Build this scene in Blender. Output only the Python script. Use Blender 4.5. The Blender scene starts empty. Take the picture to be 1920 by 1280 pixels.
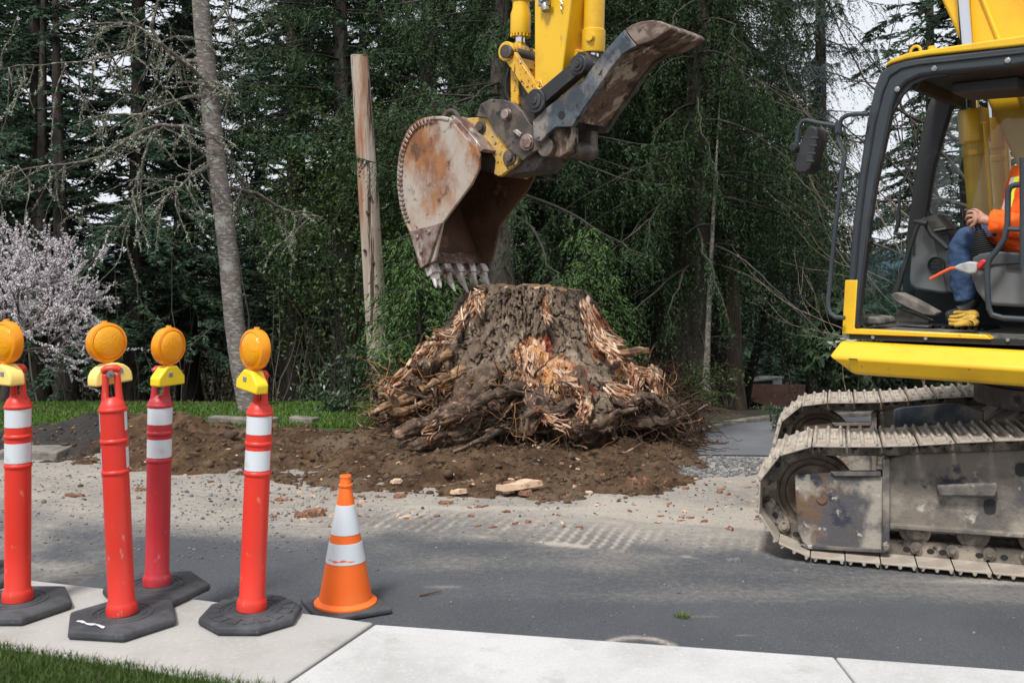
import bpy, bmesh, math, random
import numpy as np
from mathutils import Vector, Matrix

R = math.radians
SC = bpy.context.scene
COL = SC.collection
random.seed(7)

# ---------------------------------------------------------------- camera, world, sun, exposure
F = 1866.67            # focal length in pixels of the 1920 px wide photograph
CH = 1.70              # camera height above the road
HY = 490.0             # horizon row
cam = bpy.data.cameras.new('camera')
cam.lens = 35.0
cam.sensor_width = 36.0
cam.sensor_fit = 'HORIZONTAL'
cam.shift_y = -(640 - HY) / 1920.0
cam.clip_start = 0.1
cam.clip_end = 6000
cam.dof.use_dof = True
cam.dof.focus_distance = 8.0
cam.dof.aperture_fstop = 5.0
camo = bpy.data.objects.new('camera', cam)
camo.location = (0, 0, CH)
camo.rotation_euler = (R(90), 0, 0)
COL.objects.link(camo)
SC.camera = camo

SUN_EL, SUN_AZ = 58.0, 205.0      # azimuth measured clockwise from +Y
W = bpy.data.worlds.new('World')
SC.world = W
W.use_nodes = True
wn = W.node_tree
bg = wn.nodes['Background']
sky = wn.nodes.new('ShaderNodeTexSky')
sky.sky_type = 'NISHITA'
sky.sun_disc = False
sky.sun_elevation = R(SUN_EL)
sky.sun_rotation = R(SUN_AZ)
sky.dust_density = 1.0
sky.air_density = 1.0
hs = wn.nodes.new('ShaderNodeHueSaturation')
hs.inputs['Saturation'].default_value = 0.22
hs.inputs['Value'].default_value = 1.0
wn.links.new(sky.outputs[0], hs.inputs['Color'])
# an overcast deck: broken, nearly white cloud over the clear-sky colour
wtc = wn.nodes.new('ShaderNodeTexCoord')
wno = wn.nodes.new('ShaderNodeTexNoise'); wno.inputs['Scale'].default_value = 3.0; wno.inputs['Detail'].default_value = 5
wmr = wn.nodes.new('ShaderNodeMapRange'); wmr.inputs['From Min'].default_value = .3; wmr.inputs['From Max'].default_value = .6
wmr.inputs['To Min'].default_value = .72; wmr.inputs['To Max'].default_value = .95
wmx = wn.nodes.new('ShaderNodeMix'); wmx.data_type = 'RGBA'; wmx.inputs['B'].default_value = (6.45, 6.7, 7.25, 1)
wn.links.new(wtc.outputs['Generated'], wno.inputs['Vector']); wn.links.new(wno.outputs[0], wmr.inputs['Value'])
wn.links.new(wmr.outputs[0], wmx.inputs['Factor']); wn.links.new(hs.outputs[0], wmx.inputs['A'])
wn.links.new(wmx.outputs['Result'], bg.inputs['Color'])
bg.inputs['Strength'].default_value = 0.093

sd = bpy.data.lights.new('sun', 'SUN')
sd.energy = 2.7
sd.angle = R(11)
sd.color = (1.0, 0.975, 0.94)
so = bpy.data.objects.new('sun', sd)
_a, _e = R(SUN_AZ), R(SUN_EL)
_sv = Vector((math.sin(_a) * math.cos(_e), math.cos(_a) * math.cos(_e), math.sin(_e)))
so.rotation_euler = _sv.to_track_quat('Z', 'Y').to_euler()
so.location = _sv * 60
COL.objects.link(so)

SC.view_settings.view_transform = 'Standard'
SC.view_settings.look = 'None'
SC.view_settings.exposure = 0.56
SC.view_settings.gamma = 1.0
SC.render.engine = 'CYCLES'
SC.cycles.max_bounces = 6
SC.cycles.transparent_max_bounces = 12
SC.cycles.use_denoising = True

# ---------------------------------------------------------------- pixel -> place helpers (layout of real things at real depths)
def dp(px, py, Y):                       # the point seen at a pixel, Y metres away
    return Vector(((px - 960) * Y / F, Y, CH - (py - HY) * Y / F))
def gp(px, py, z=0.0):                   # the point seen at a pixel on a level plane
    Y = (CH - z) * F / (py - HY)
    return Vector(((px - 960) * Y / F, Y, z))

AL = R(40.0)                             # heading of the excavator's upper body
EC = Vector((3.6, 6.29, 0.0))            # swing centre on the ground
EH = Vector((-math.cos(AL), math.sin(AL), 0))
EL = Vector((-math.sin(AL), -math.cos(AL), 0))
def mp(u, lat, z):                       # machine coordinates -> world
    return EC + EH * u + EL * lat + Vector((0, 0, z))
def sp(px, py, lat):                     # pixel on the machine's vertical plane at a lateral offset
    d = Vector(((px - 960) / F, 1.0, -(py - HY) / F))
    o = Vector((0, 0, CH))
    t = (EC + EL * lat - o).dot(EL) / d.dot(EL)
    return o + d * t
def su(px, py, lat):
    p = sp(px, py, lat) - EC
    return p.dot(EH), p.z
TA = R(18.0)                             # heading of the tracks
TH = Vector((-math.cos(TA), math.sin(TA), 0))
TN = Vector((math.sin(TA), math.cos(TA), 0))
T0 = Vector((1.59, 5.63, 0.0))
def tq(s, off, z):                       # track coordinates: s back from the front, off inward from the near shoe edge
    return T0 - TH * s + TN * off + Vector((0, 0, z))
def tp(px, py, off):
    d = Vector(((px - 960) / F, 1.0, -(py - HY) / F))
    o = Vector((0, 0, CH))
    t = (T0 + TN * off - o).dot(TN) / d.dot(TN)
    return o + d * t

# ---------------------------------------------------------------- noise
def _hash(i, j, k, s):
    n = (i.astype(np.int64) * 374761393 + j.astype(np.int64) * 668265263 + k.astype(np.int64) * 2147483647 + s * 144665) & 0xffffffff
    n = ((n ^ (n >> 13)) * 1274126177) & 0xffffffff
    n = (n ^ (n >> 16)) & 0xffffffff
    return n / 4294967295.0
def vnoise(x, y, z=0.0, s=0):
    x, y, z = np.broadcast_arrays(np.asarray(x, float), np.asarray(y, float), np.asarray(z, float))
    i, j, k = np.floor(x), np.floor(y), np.floor(z)
    fx, fy, fz = x - i, y - j, z - k
    fx, fy, fz = [a * a * (3 - 2 * a) for a in (fx, fy, fz)]
    r = 0
    for a in (0, 1):
        for b in (0, 1):
            for c in (0, 1):
                w = (fx if a else 1 - fx) * (fy if b else 1 - fy) * (fz if c else 1 - fz)
                r = r + w * _hash(i + a, j + b, k + c, s)
    return r
def fbm(x, y, z=0.0, o=4, s=0, g=0.5):
    r, a, t = 0, 1.0, 0.0
    x, y, z = np.asarray(x, float), np.asarray(y, float), np.asarray(z, float)
    for k in range(o):
        r = r + a * vnoise(x, y, z, s + k)
        t += a; a *= g; x = x * 2.03 + 3.1; y = y * 2.03 + 1.7; z = z * 2.03 + 5.3
    return r / t
def sstep(a, b, x):
    t = np.clip((x - a) / (b - a), 0, 1)
    return t * t * (3 - 2 * t)

# ---------------------------------------------------------------- mesh building
WL = {}
def frame(d):
    d = Vector(d).normalized()
    a = Vector((0, 0, 1)) if abs(d.z) < 0.9 else Vector((1, 0, 0))
    x = d.cross(a).normalized()
    return x, d.cross(x).normalized()
class MB:
    def __init__(s):
        s.v, s.f, s.mi, s.n = [], [], [], 0
        s.m = 0
        s.att = {}
    def add(s, vs, fs):
        b = s.n
        s.v.extend([tuple(p) for p in vs]); s.n += len(vs)
        s.f.extend([tuple(i + b for i in q) for q in fs]); s.mi.extend([s.m] * len(fs))
        return s
    def prism(s, A, B):
        n = len(A)
        return s.add(list(A) + list(B), [tuple(range(n))[::-1], tuple(range(n, 2 * n))] + [(i, (i + 1) % n, n + (i + 1) % n, n + i) for i in range(n)])
    def box(s, c, size, rx=None):
        c = Vector(c); h = [x / 2 for x in size]
        X, Y, Z = rx if rx else (Vector((1, 0, 0)), Vector((0, 1, 0)), Vector((0, 0, 1)))
        P = lambda a, b, k: c + X * (a * h[0]) + Y * (b * h[1]) + Z * (k * h[2])
        lo = [P(-1, -1, -1), P(1, -1, -1), P(1, 1, -1), P(-1, 1, -1)]
        hi = [P(-1, -1, 1), P(1, -1, 1), P(1, 1, 1), P(-1, 1, 1)]
        return s.prism(lo, hi)
    def tube(s, pts, r, n=10, cap=True):
        pts = [Vector(p) for p in pts]
        k = len(pts)
        rs = r if hasattr(r, '__len__') else [r] * k
        vs, fs = [], []
        X = None
        for i, p in enumerate(pts):
            d = (pts[min(i + 1, k - 1)] - pts[max(i - 1, 0)])
            d = d.normalized() if d.length > 1e-9 else Vector((0, 0, 1))
            if X is None: X, Y = frame(d)
            else:
                X = X - d * X.dot(d)
                X = X.normalized() if X.length > 1e-6 else frame(d)[0]
                Y = d.cross(X)
            for q in range(n):
                a = 2 * math.pi * q / n
                vs.append(p + (X * math.cos(a) + Y * math.sin(a)) * rs[i])
        for i in range(k - 1):
            for q in range(n):
                fs.append((i * n + q, i * n + (q + 1) % n, (i + 1) * n + (q + 1) % n, (i + 1) * n + q))
        if cap:
            fs.append(tuple(range(n))[::-1]); fs.append(tuple((k - 1) * n + q for q in range(n)))
        return s.add(vs, fs)
    def lathe(s, prof, n=24, o=(0, 0, 0), ax=(0, 0, 1), a0=0.0, a1=2 * math.pi, xx=None):
        o = Vector(o); ax = Vector(ax).normalized()
        X, Y = frame(ax)
        if xx is not None: X = Vector(xx).normalized(); Y = ax.cross(X)
        full = abs(a1 - a0 - 2 * math.pi) < 1e-6
        m = n if full else n + 1
        vs, fs = [], []
        for (r, z) in prof:
            for q in range(m):
                a = a0 + (a1 - a0) * q / n
                vs.append(o + ax * z + (X * math.cos(a) + Y * math.sin(a)) * max(r, 1e-5))
        for i in range(len(prof) - 1):
            for q in range(n):
                b = (q + 1) % m
                fs.append((i * m + q, i * m + b, (i + 1) * m + b, (i + 1) * m + q))
        return s.add(vs, fs)
    def disc(s, c, ax, r, th, n=24):          # a short solid cylinder, c the middle
        ax = Vector(ax).normalized()
        return s.tube([Vector(c) - ax * th / 2, Vector(c) + ax * th / 2], r, n)
    def build(s, name, mat, parent=None, bevel=0.0, seg=2, smooth=35, recalc=True, loc=None):
        me = bpy.data.meshes.new(name)
        off = WL.get(parent.name, Vector()) if parent else (Vector(loc) if loc is not None else Vector())
        me.from_pydata([(p[0] - off[0], p[1] - off[1], p[2] - off[2]) for p in s.v], [], s.f)
        mats = mat if isinstance(mat, (list, tuple)) else [mat]
        for m in mats: me.materials.append(m)
        if len(mats) > 1: me.polygons.foreach_set('material_index', s.mi)
        if recalc:
            bm = bmesh.new(); bm.from_mesh(me)
            bmesh.ops.recalc_face_normals(bm, faces=bm.faces)
            bm.to_mesh(me); bm.free()
        for k, a in s.att.items():
            t = me.attributes.new(k, 'FLOAT', 'POINT'); t.data.foreach_set('value', np.asarray(a, dtype=np.float32))
        if smooth:
            me.shade_smooth()
            if smooth < 180: me.set_sharp_from_angle(angle=R(smooth))
        o = bpy.data.objects.new(name, me)
        COL.objects.link(o)
        if parent:
            o.parent = parent
            WL[o.name] = off
        elif loc is not None:
            o.location = loc
            WL[o.name] = off
        if bevel:
            b = o.modifiers.new('bevel', 'BEVEL'); b.width = bevel; b.segments = seg; b.limit_method = 'ANGLE'; b.angle_limit = R(40); b.harden_normals = False
        return o
def npmesh(name, V, Fc, mat, parent=None, loc=None, smooth=False, atts=None, mi=None):
    """fast mesh from arrays; Fc is (n,3) or (n,4)"""
    V = np.asarray(V, dtype=np.float32); Fc = np.asarray(Fc, dtype=np.int32)
    off = WL.get(parent.name, Vector()) if parent else (Vector(loc) if loc is not None else Vector())
    V = V - np.array(off, dtype=np.float32)
    me = bpy.data.meshes.new(name)
    n, k = Fc.shape
    me.vertices.add(len(V)); me.vertices.foreach_set('co', V.ravel())
    me.loops.add(n * k); me.loops.foreach_set('vertex_index', Fc.ravel())
    me.polygons.add(n); me.polygons.foreach_set('loop_start', np.arange(0, n * k, k, dtype=np.int32))
    me.polygons.foreach_set('loop_total', np.full(n, k, dtype=np.int32))
    for m in (mat if isinstance(mat, (list, tuple)) else [mat]): me.materials.append(m)
    if mi is not None: me.polygons.foreach_set('material_index', np.asarray(mi, dtype=np.int32))
    me.update(calc_edges=True)
    for q, a in (atts or {}).items():
        t = me.attributes.new(q, 'FLOAT', 'POINT'); t.data.foreach_set('value', np.asarray(a, dtype=np.float32))
    me.validate()
    if smooth: me.shade_smooth()
    o = bpy.data.objects.new(name, me)
    COL.objects.link(o)
    if parent: o.parent = parent
    elif loc is not None: o.location = loc
    WL[o.name] = off
    return o
def tubes_np(lines, n=4):
    """many polylines [(pts(k,3), radii(k))] -> V, quads"""
    Vs, Fs, b = [], [], 0
    ang = np.arange(n) * 2 * np.pi / n
    ca, sa = np.cos(ang)[None, :, None], np.sin(ang)[None, :, None]
    for P, r in lines:
        P = np.asarray(P, float); k = len(P)
        r = np.broadcast_to(np.asarray(r, float), (k,))
        D = np.gradient(P, axis=0); D /= np.linalg.norm(D, axis=1)[:, None] + 1e-9
        A = np.array([0.31, 0.52, 0.79]) if abs(D[0] @ np.array([0.31, 0.52, 0.79])) < 0.9 else np.array([1.0, 0, 0])
        X = np.cross(D, A); X /= np.linalg.norm(X, axis=1)[:, None] + 1e-9
        Y = np.cross(D, X)
        ring = P[:, None, :] + (X[:, None, :] * ca + Y[:, None, :] * sa) * r[:, None, None]
        Vs.append(ring.reshape(-1, 3))
        i = np.arange(k - 1)[:, None] * n; q = np.arange(n)[None, :]; q2 = (q + 1) % n
        Fs.append(np.stack([i + q, i + q2, i + n + q2, i + n + q], -1).reshape(-1, 4) + b)
        b += k * n
    return np.concatenate(Vs), np.concatenate(Fs)
def empty(name, loc, rz=0.0):
    o = bpy.data.objects.new(name, None)
    o.empty_display_size = 0.2
    o.location = loc; o.rotation_euler = (0, 0, rz)
    COL.objects.link(o)
    WL[o.name] = Vector(loc)
    return o
def tag(o, label=None, cat=None, group=None, kind=None):
    if label: o['label'] = label
    if cat: o['category'] = cat
    if group: o['group'] = group
    if kind: o['kind'] = kind
    return o
def copy_tree(o, parent=None):
    c = o.copy(); COL.objects.link(c)
    if parent: c.parent = parent
    for ch in list(o.children): copy_tree(ch, c)
    return c

# ---------------------------------------------------------------- materials
def sr(r, g, b):
    return tuple(((c / 255 + 0.055) / 1.055) ** 2.4 if c > 10 else c / 255 / 12.92 for c in (r, g, b))
def mat(name, base, layers=(), rough=0.6, metal=0.0, bump=None, bump2=None, spec=0.5, coord='Object', rvar=0.0, transl=0.0, coat=0.0, island=None):
    """base colour with layers of other colours laid over it by noise (and by a mesh attribute); bump from noise"""
    m = bpy.data.materials.new(name); m.use_nodes = True
    nt = m.node_tree; N = nt.nodes; L = nt.links
    bs = N['Principled BSDF']
    tc = N.new('ShaderNodeTexCoord')
    def noise(scale, st=(1, 1, 1), det=6, ro=0.6, kind='noise'):
        mpn = N.new('ShaderNodeMapping'); mpn.inputs['Scale'].default_value = st
        L.new(tc.outputs[coord], mpn.inputs['Vector'])
        if kind == 'voro':
            t = N.new('ShaderNodeTexVoronoi'); t.inputs['Scale'].default_value = scale
        else:
            t = N.new('ShaderNodeTexNoise'); t.inputs['Scale'].default_value = scale; t.inputs['Detail'].default_value = det; t.inputs['Roughness'].default_value = ro
        L.new(mpn.outputs[0], t.inputs['Vector'])
        return t.outputs[0]
    rgb = N.new('ShaderNodeRGB'); rgb.outputs[0].default_value = (*base, 1)
    cur = rgb.outputs[0]
    if island:
        gi = N.new('ShaderNodeNewGeometry')
        mx = N.new('ShaderNodeMix'); mx.data_type = 'RGBA'
        mx.inputs['B'].default_value = (*island, 1)
        L.new(gi.outputs['Random Per Island'], mx.inputs['Factor']); L.new(cur, mx.inputs['A'])
        cur = mx.outputs['Result']
    for l in layers:
        src = noise(l.get('s', 5), l.get('st', (1, 1, 1)), l.get('d', 6), l.get('ro', 0.6), l.get('k', 'noise'))
        if 'attr' in l:
            at = N.new('ShaderNodeAttribute'); at.attribute_name = l['attr']
            ma = N.new('ShaderNodeMath'); ma.operation = 'MULTIPLY_ADD'; ma.inputs[1].default_value = l.get('nz', 0.6)
            L.new(src, ma.inputs[0])
            sb = N.new('ShaderNodeMath'); sb.operation = 'SUBTRACT'; sb.inputs[1].default_value = l.get('nz', 0.6) * 0.5
            L.new(at.outputs['Fac'], sb.inputs[0]); L.new(sb.outputs[0], ma.inputs[2])
            src = ma.outputs[0]
        mr = N.new('ShaderNodeMapRange'); mr.interpolation_type = 'SMOOTHSTEP'
        mr.inputs['From Min'].default_value = l.get('lo', 0.45); mr.inputs['From Max'].default_value = l.get('hi', 0.55)
        mr.inputs['To Max'].default_value = l.get('amt', 1.0)
        L.new(src, mr.inputs['Value'])
        mx = N.new('ShaderNodeMix'); mx.data_type = 'RGBA'
        L.new(mr.outputs[0], mx.inputs['Factor']); L.new(cur, mx.inputs['A'])
        mx.inputs['B'].default_value = (*l['c'], 1)
        cur = mx.outputs['Result']
    L.new(cur, bs.inputs['Base Color'])
    bs.inputs['Roughness'].default_value = rough
    bs.inputs['Metallic'].default_value = metal
    bs.inputs['Specular IOR Level'].default_value = spec
    if coat: bs.inputs['Coat Weight'].default_value = coat
    if rvar:
        src = noise(9, det=4)
        mr = N.new('ShaderNodeMapRange'); mr.inputs['To Min'].default_value = rough - rvar; mr.inputs['To Max'].default_value = min(1, rough + rvar)
        L.new(src, mr.inputs['Value']); L.new(mr.outputs[0], bs.inputs['Roughness'])
    nrm = None
    for b in (bump, bump2):
        if b:
            src = noise(b[0], b[3] if len(b) > 3 else (1, 1, 1), 8, 0.65, b[4] if len(b) > 4 else 'noise')
            bn = N.new('ShaderNodeBump'); bn.inputs['Strength'].default_value = b[1]; bn.inputs['Distance'].default_value = b[2]
            L.new(src, bn.inputs['Height'])
            if nrm: L.new(nrm, bn.inputs['Normal'])
            nrm = bn.outputs[0]
    if nrm: L.new(nrm, bs.inputs['Normal'])
    if transl:
        tr = N.new('ShaderNodeBsdfTranslucent'); L.new(cur, tr.inputs['Color'])
        ms = N.new('ShaderNodeMixShader'); ms.inputs[0].default_value = transl
        L.new(bs.outputs[0], ms.inputs[1]); L.new(tr.outputs[0], ms.inputs[2])
        L.new(ms.outputs[0], N['Material Output'].inputs['Surface'])
    return m
def glassmat(name, tint, opacity=0.12):
    """thin window pane: mostly clear, with reflections"""
    m = bpy.data.materials.new(name); m.use_nodes = True
    nt = m.node_tree; N = nt.nodes; L = nt.links
    N.remove(N['Principled BSDF'])
    tr = N.new('ShaderNodeBsdfTransparent'); tr.inputs[0].default_value = (*tint, 1)
    gl = N.new('ShaderNodeBsdfGlossy'); gl.inputs['Roughness'].default_value = 0.03
    fr = N.new('ShaderNodeFresnel'); fr.inputs['IOR'].default_value = 1.45
    ad = N.new('ShaderNodeMath'); ad.operation = 'ADD'; ad.inputs[1].default_value = opacity * 0.3
    L.new(fr.outputs[0], ad.inputs[0])
    ms = N.new('ShaderNodeMixShader'); L.new(ad.outputs[0], ms.inputs[0])
    L.new(tr.outputs[0], ms.inputs[1]); L.new(gl.outputs[0], ms.inputs[2])
    df = N.new('ShaderNodeBsdfDiffuse'); df.inputs[0].default_value = (0.5, 0.52, 0.5, 1)
    m2 = N.new('ShaderNodeMixShader'); m2.inputs[0].default_value = opacity
    L.new(ms.outputs[0], m2.inputs[1]); L.new(df.outputs[0], m2.inputs[2])
    L.new(m2.outputs[0], N['Material Output'].inputs['Surface'])
    return m

# ================================================================ SETTING
def zt(Y):
    Y = np.asarray(Y, float)
    return -0.04 - np.clip(Y - 11.6, 0, 50) * 0.145
def axis(segs):
    out = []
    for a, b, n in segs: out.append(np.linspace(a, b, n, endpoint=False))
    out.append([segs[-1][1]])
    return np.concatenate(out)
def grid(name, xs, ys, zf, m, kind='structure', atts=None, smooth=True, mask=None):
    X, Y = np.meshgrid(xs, ys)
    Z = zf(X, Y)
    nx, ny = len(xs), len(ys)
    idx = np.arange(nx * ny).reshape(ny, nx)
    q = np.stack([idx[:-1, :-1], idx[:-1, 1:], idx[1:, 1:], idx[1:, :-1]], -1).reshape(-1, 4)
    if mask is not None:
        mk = mask(X, Y).ravel()
        q = q[mk[q].any(1)]
    A = {k: f(X, Y).ravel() for k, f in (atts or {}).items()}
    o = npmesh(name, np.stack([X, Y, Z], -1).reshape(-1, 3), q, m, smooth=smooth, atts=A)
    return tag(o, kind=kind)

m_floor = mat('forest_floor', (0.040, 0.031, 0.020), [dict(c=(0.025, 0.038, 0.012), s=1.6, lo=.45, hi=.65), dict(c=(0.075, 0.058, 0.038), s=9, lo=.52, hi=.66, amt=.8)], rough=.95, bump=(14, .6, .05))
def ground_z(X, Y):
    return zt(Y) + (fbm(X * .5, Y * .5, 0, 3, 5) - .5) * .5 * sstep(12.5, 20, Y)
grid('ground', axis([(-1500, -60, 12), (-60, -14, 24), (-14, 14, 70), (14, 60, 24), (60, 1500, 12)]),
     axis([(-60, 0, 8), (0, 9, 6), (9, 30, 60), (30, 90, 30), (90, 400, 10), (400, 5000, 10)]), ground_z, m_floor)

# ---- road
m_road = mat('asphalt', (0.050, 0.055, 0.064), [
    dict(c=(0.074, 0.079, 0.088), s=.9, lo=.35, hi=.7),
    dict(c=(0.36, 0.322, 0.272), s=26, lo=.22, hi=1.0, attr='dust', nz=.55, d=8),
    dict(c=(0.40, 0.355, 0.30), s=7, lo=.60, hi=1.05, attr='dust', nz=.8, d=8, st=(1, 2.2, 1)),
    dict(c=(0.21, 0.21, 0.215), s=200, lo=.60, hi=.68, d=2, amt=.8),
    dict(c=(0.020, 0.020, 0.023), s=110, lo=.56, hi=.70, d=3, amt=.6), dict(c=(0.26, 0.26, 0.26), s=75, lo=.67, hi=.72, d=3, amt=.7), dict(c=(0.10, 0.10, 0.105), s=42, lo=.5, hi=.7, d=4, amt=.35)],
    rough=.86, bump=(150, .55, .006), bump2=(40, .2, .01))
_a0, _b0 = gp(700, 985), gp(1390, 1052)
_bd = (_b0 - _a0).normalized(); _bn = Vector((-_bd.y, _bd.x, 0))
def dustf(X, Y):
    n1 = fbm(X * .8, Y * 1.1, 0, 4, 11); n2 = fbm(X * 3, Y * 4, 0, 4, 12); n3 = fbm(X * .35, Y * 3.2, 0, 4, 14)
    far = sstep(5.35, 6.75, Y + (n1 - .5) * 1.6 + .10 * X)
    d = .0 + .72 * far
    mid = np.exp(-((Y - (5.35 - .02 * X)) / .42) ** 2) * sstep(-1.4, -.2, X) * .38 + np.exp(-((Y - 5.0) / .16) ** 2) * .22 * sstep(.1, 1.0, X)
    d += mid * (.4 + 1.2 * n3)
    left = sstep(-1.7, -2.6, X) * sstep(4.7, 5.6, Y + (n1 - .5) * 1.2) * .5
    d = np.maximum(d, left * (.5 + n2))
    d += sstep(.66, .78, n3) * .20 + (n2 - .5) * .22
    # crawler marks: a dusty band crossed by the prints of the shoes
    u = (X - _a0.x) * _bd.x + (Y - _a0.y) * _bd.y
    v = (X - _a0.x) * _bn.x + (Y - _a0.y) * _bn.y
    s = X * TH.x + Y * TH.y + (n2 - .5) * .05
    w = X * TN.x + Y * TN.y
    fr = np.abs((s / .074) % 1 - .5) * 2
    st = sstep(.45, .95, fr) * sstep(.30, .55, fbm(s * 3.1, w * 1.2, 0, 3, 31))
    band = sstep(-.06, .02, v) * sstep(.62, .25, v) * sstep(-.5, .1, u) * sstep(2.6, 2.2, u)
    d = d * (1 - .12 * band) + band * st * .36 * sstep(.34, .56, n1 * .5 + n2 * .5)
    edge = np.exp(-((v + .02 - (n2 - .5) * .10) / .035) ** 2) * sstep(.5, 1.1, u) * sstep(2.5, 2.2, u)
    d += edge * .45 * sstep(.40, .55, n2)
    b2 = sstep(.68, .76, v) * sstep(1.35, 1.1, v) * sstep(1.0, 1.3, u)
    d += b2 * (st * .16 * sstep(.4, .6, n2) + .16)
    # a scuffed ring and some smears near the pavement
    c = gp(1200, 1222); r = np.hypot(X - c.x, (Y - c.y))
    d += np.exp(-((r - .17 - .02 * (n2 - .5)) / .035) ** 2) * .75 * sstep(-.06, .02, Y - c.y) * (.4 + n2)
    c = gp(1310, 1155); d += np.exp(-((X - c.x) / .13) ** 2 - ((Y - c.y) / .02) ** 2) * .35
    c = gp(1395, 1190); d += np.exp(-((X - c.x) / .08) ** 2 - ((Y - c.y) / .02) ** 2) * .5
    c = gp(835, 1100); d += np.exp(-((X - c.x) / .10) ** 2 - ((Y - c.y) / .03) ** 2) * .3
    return np.clip(d, 0, 1.25)
RB = 10.2
grid('road', axis([(-16, -5.6, 20), (-5.6, 5.6, 450), (5.6, 18, 20)]), axis([(2.4, 3.7, 5), (3.7, 8.8, 210), (8.8, RB, 30)]),
     lambda X, Y: X * 0 + (fbm(X * .7, Y * .7, 0, 2, 3) - .5) * .008, m_road, atts=dict(dust=dustf))

# ---- driveway running off behind the excavator
m_drive = mat('driveway_asphalt', (0.105, 0.112, 0.122), [dict(c=(0.15, 0.155, 0.16), s=1.3, lo=.4, hi=.7), dict(c=(0.20, 0.2, 0.2), s=260, lo=.55, hi=.7, d=2, amt=.5)], rough=.75, bump=(240, .4, .004))
def sheet(name, pts, m, kind='structure'):
    b = MB(); b.add(pts, [tuple(range(len(pts)))])
    return tag(b.build(name, m, smooth=0), kind=kind)
_dv = [(1278, 824), (1310, 812), (1345, 803), (1400, 793), (1455, 787), (1620, 781), (2050, 776), (2300, 800), (2050, 862), (1700, 858), (1420, 853), (1290, 852)]
sheet('driveway', [gp(x, y, .012) for x, y in _dv], m_drive)
m_conc_old = mat('old_concrete', (0.21, 0.195, 0.17), [dict(c=(0.12, 0.105, 0.085), s=6, lo=.42, hi=.62)], rough=.9, bump=(90, .4, .006))
b = MB()
_kp = [gp(x, y, 0) for x, y in _dv[:7]]
for i in range(len(_kp) - 1):
    a, c = _kp[i], _kp[i + 1]
    b.box((a + c) / 2 + Vector((0, 0, .02)), ((c - a).length - .004, .09, .07), ((c - a).normalized(), Vector((-(c - a).y, (c - a).x, 0)).normalized(), Vector((0, 0, 1))))
tag(b.build('driveway_kerb', m_conc_old, bevel=.012), kind='structure')
m_mulch = mat('bed_soil', (0.060, 0.042, 0.030), [dict(c=(0.10, 0.072, 0.052), s=14, lo=.45, hi=.62), dict(c=(0.03, 0.024, 0.016), s=30, lo=.5, hi=.65)], rough=1, bump=(40, .8, .04))
grid('planting_bed', axis([(1.5, 9.5, 90)]), axis([(10.2, 15.5, 70)]), lambda X, Y: np.where(Y < 11.6, 0, zt(Y) + .04) - .10 + (.02 + .28 * sstep(3.0, 2.2, X)) * fbm(X * 1.1, Y * 1.2, 0, 4, 60) * sstep(0, .9, Y - 10.75 + .16 * (X - 1.8)), m_mulch)

# ---- concrete pavement: separate slabs with open joints
m_conc_a = mat('pavement_concrete', (0.385, 0.372, 0.352), [dict(c=(0.315, 0.302, 0.28), s=2.5, lo=.40, hi=.68), dict(c=(0.27, 0.235, 0.20), s=9, lo=.66, hi=.78, amt=.7), dict(c=(0.46, 0.45, 0.43), s=45, lo=.52, hi=.7, amt=.5), dict(c=(0.09, 0.08, 0.07), s=44, lo=.70, hi=.75, d=4, amt=.85)], rough=.9, bump=(160, .3, .004))
m_conc_b = mat('new_concrete', (0.50, 0.50, 0.495), [dict(c=(0.40, 0.395, 0.385), s=1.8, lo=.4, hi=.7), dict(c=(0.36, 0.345, 0.32), s=4.5, lo=.56, hi=.72, amt=.7), dict(c=(0.29, 0.265, 0.24), s=11, lo=.66, hi=.80, amt=.7), dict(c=(0.56, 0.56, 0.56), s=60, lo=.5, hi=.7, amt=.5), dict(c=(0.10, 0.09, 0.08), s=48, lo=.70, hi=.75, d=4, amt=.85), dict(c=(0.33, 0.32, 0.31), s=90, lo=.56, hi=.68, d=3, amt=.5)], rough=.9, bump=(170, .35, .004))
SWZ = .15
def slab(name, pts, m, z=SWZ):
    b = MB(); b.prism([Vector((p.x, p.y, -.05)) for p in pts], [Vector((p.x, p.y, z)) for p in pts])
    return tag(b.build(name, m, bevel=.008, seg=2), kind='structure')
g15 = lambda x, y: gp(x, y, SWZ)
def ext(a, b, Y):       # extend the line a->b to depth Y
    t = (Y - a.y) / (b.y - a.y)
    return a + (b - a) * t
jA, jB = g15(700, 1166), g15(530, 1280)
jAe = g15(521, 1286)
gl0, gl1 = g15(0, 1210), g15(430, 1277)
gl_l = ext(gl0, gl1, 4.9)
gl_r = g15(486, 1286)
dj = (jA - jB).normalized(); nj = Vector((-dj.y, dj.x, 0))
slab('pavement', [g15(-500, 1020), g15(-200, 1058), g15(0, 1081), g15(60, 1087), g15(150, 1097), g15(300, 1114), g15(430, 1130), g15(560, 1147), jA, jAe, gl_r, gl_l], m_conc_a)
tB1, tB2 = g15(1565, 1227.5), g15(2500, 1296)
w1 = Vector((.009, -.004, 0))
slab('pavement.001', [jA + w1, tB1 - Vector((.003, 0, 0)), Vector((tB1.x-.02, 2.6, 0)), g15(640, 1310), jAe + w1], m_conc_b, SWZ - .006)
slab('pavement.002', [tB1 + Vector((.004, 0, 0)), tB2, Vector((tB2.x, 2.4, SWZ)), tB1 + Vector((-.013, -1.3, 0))], m_conc_b, SWZ - .006)

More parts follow.
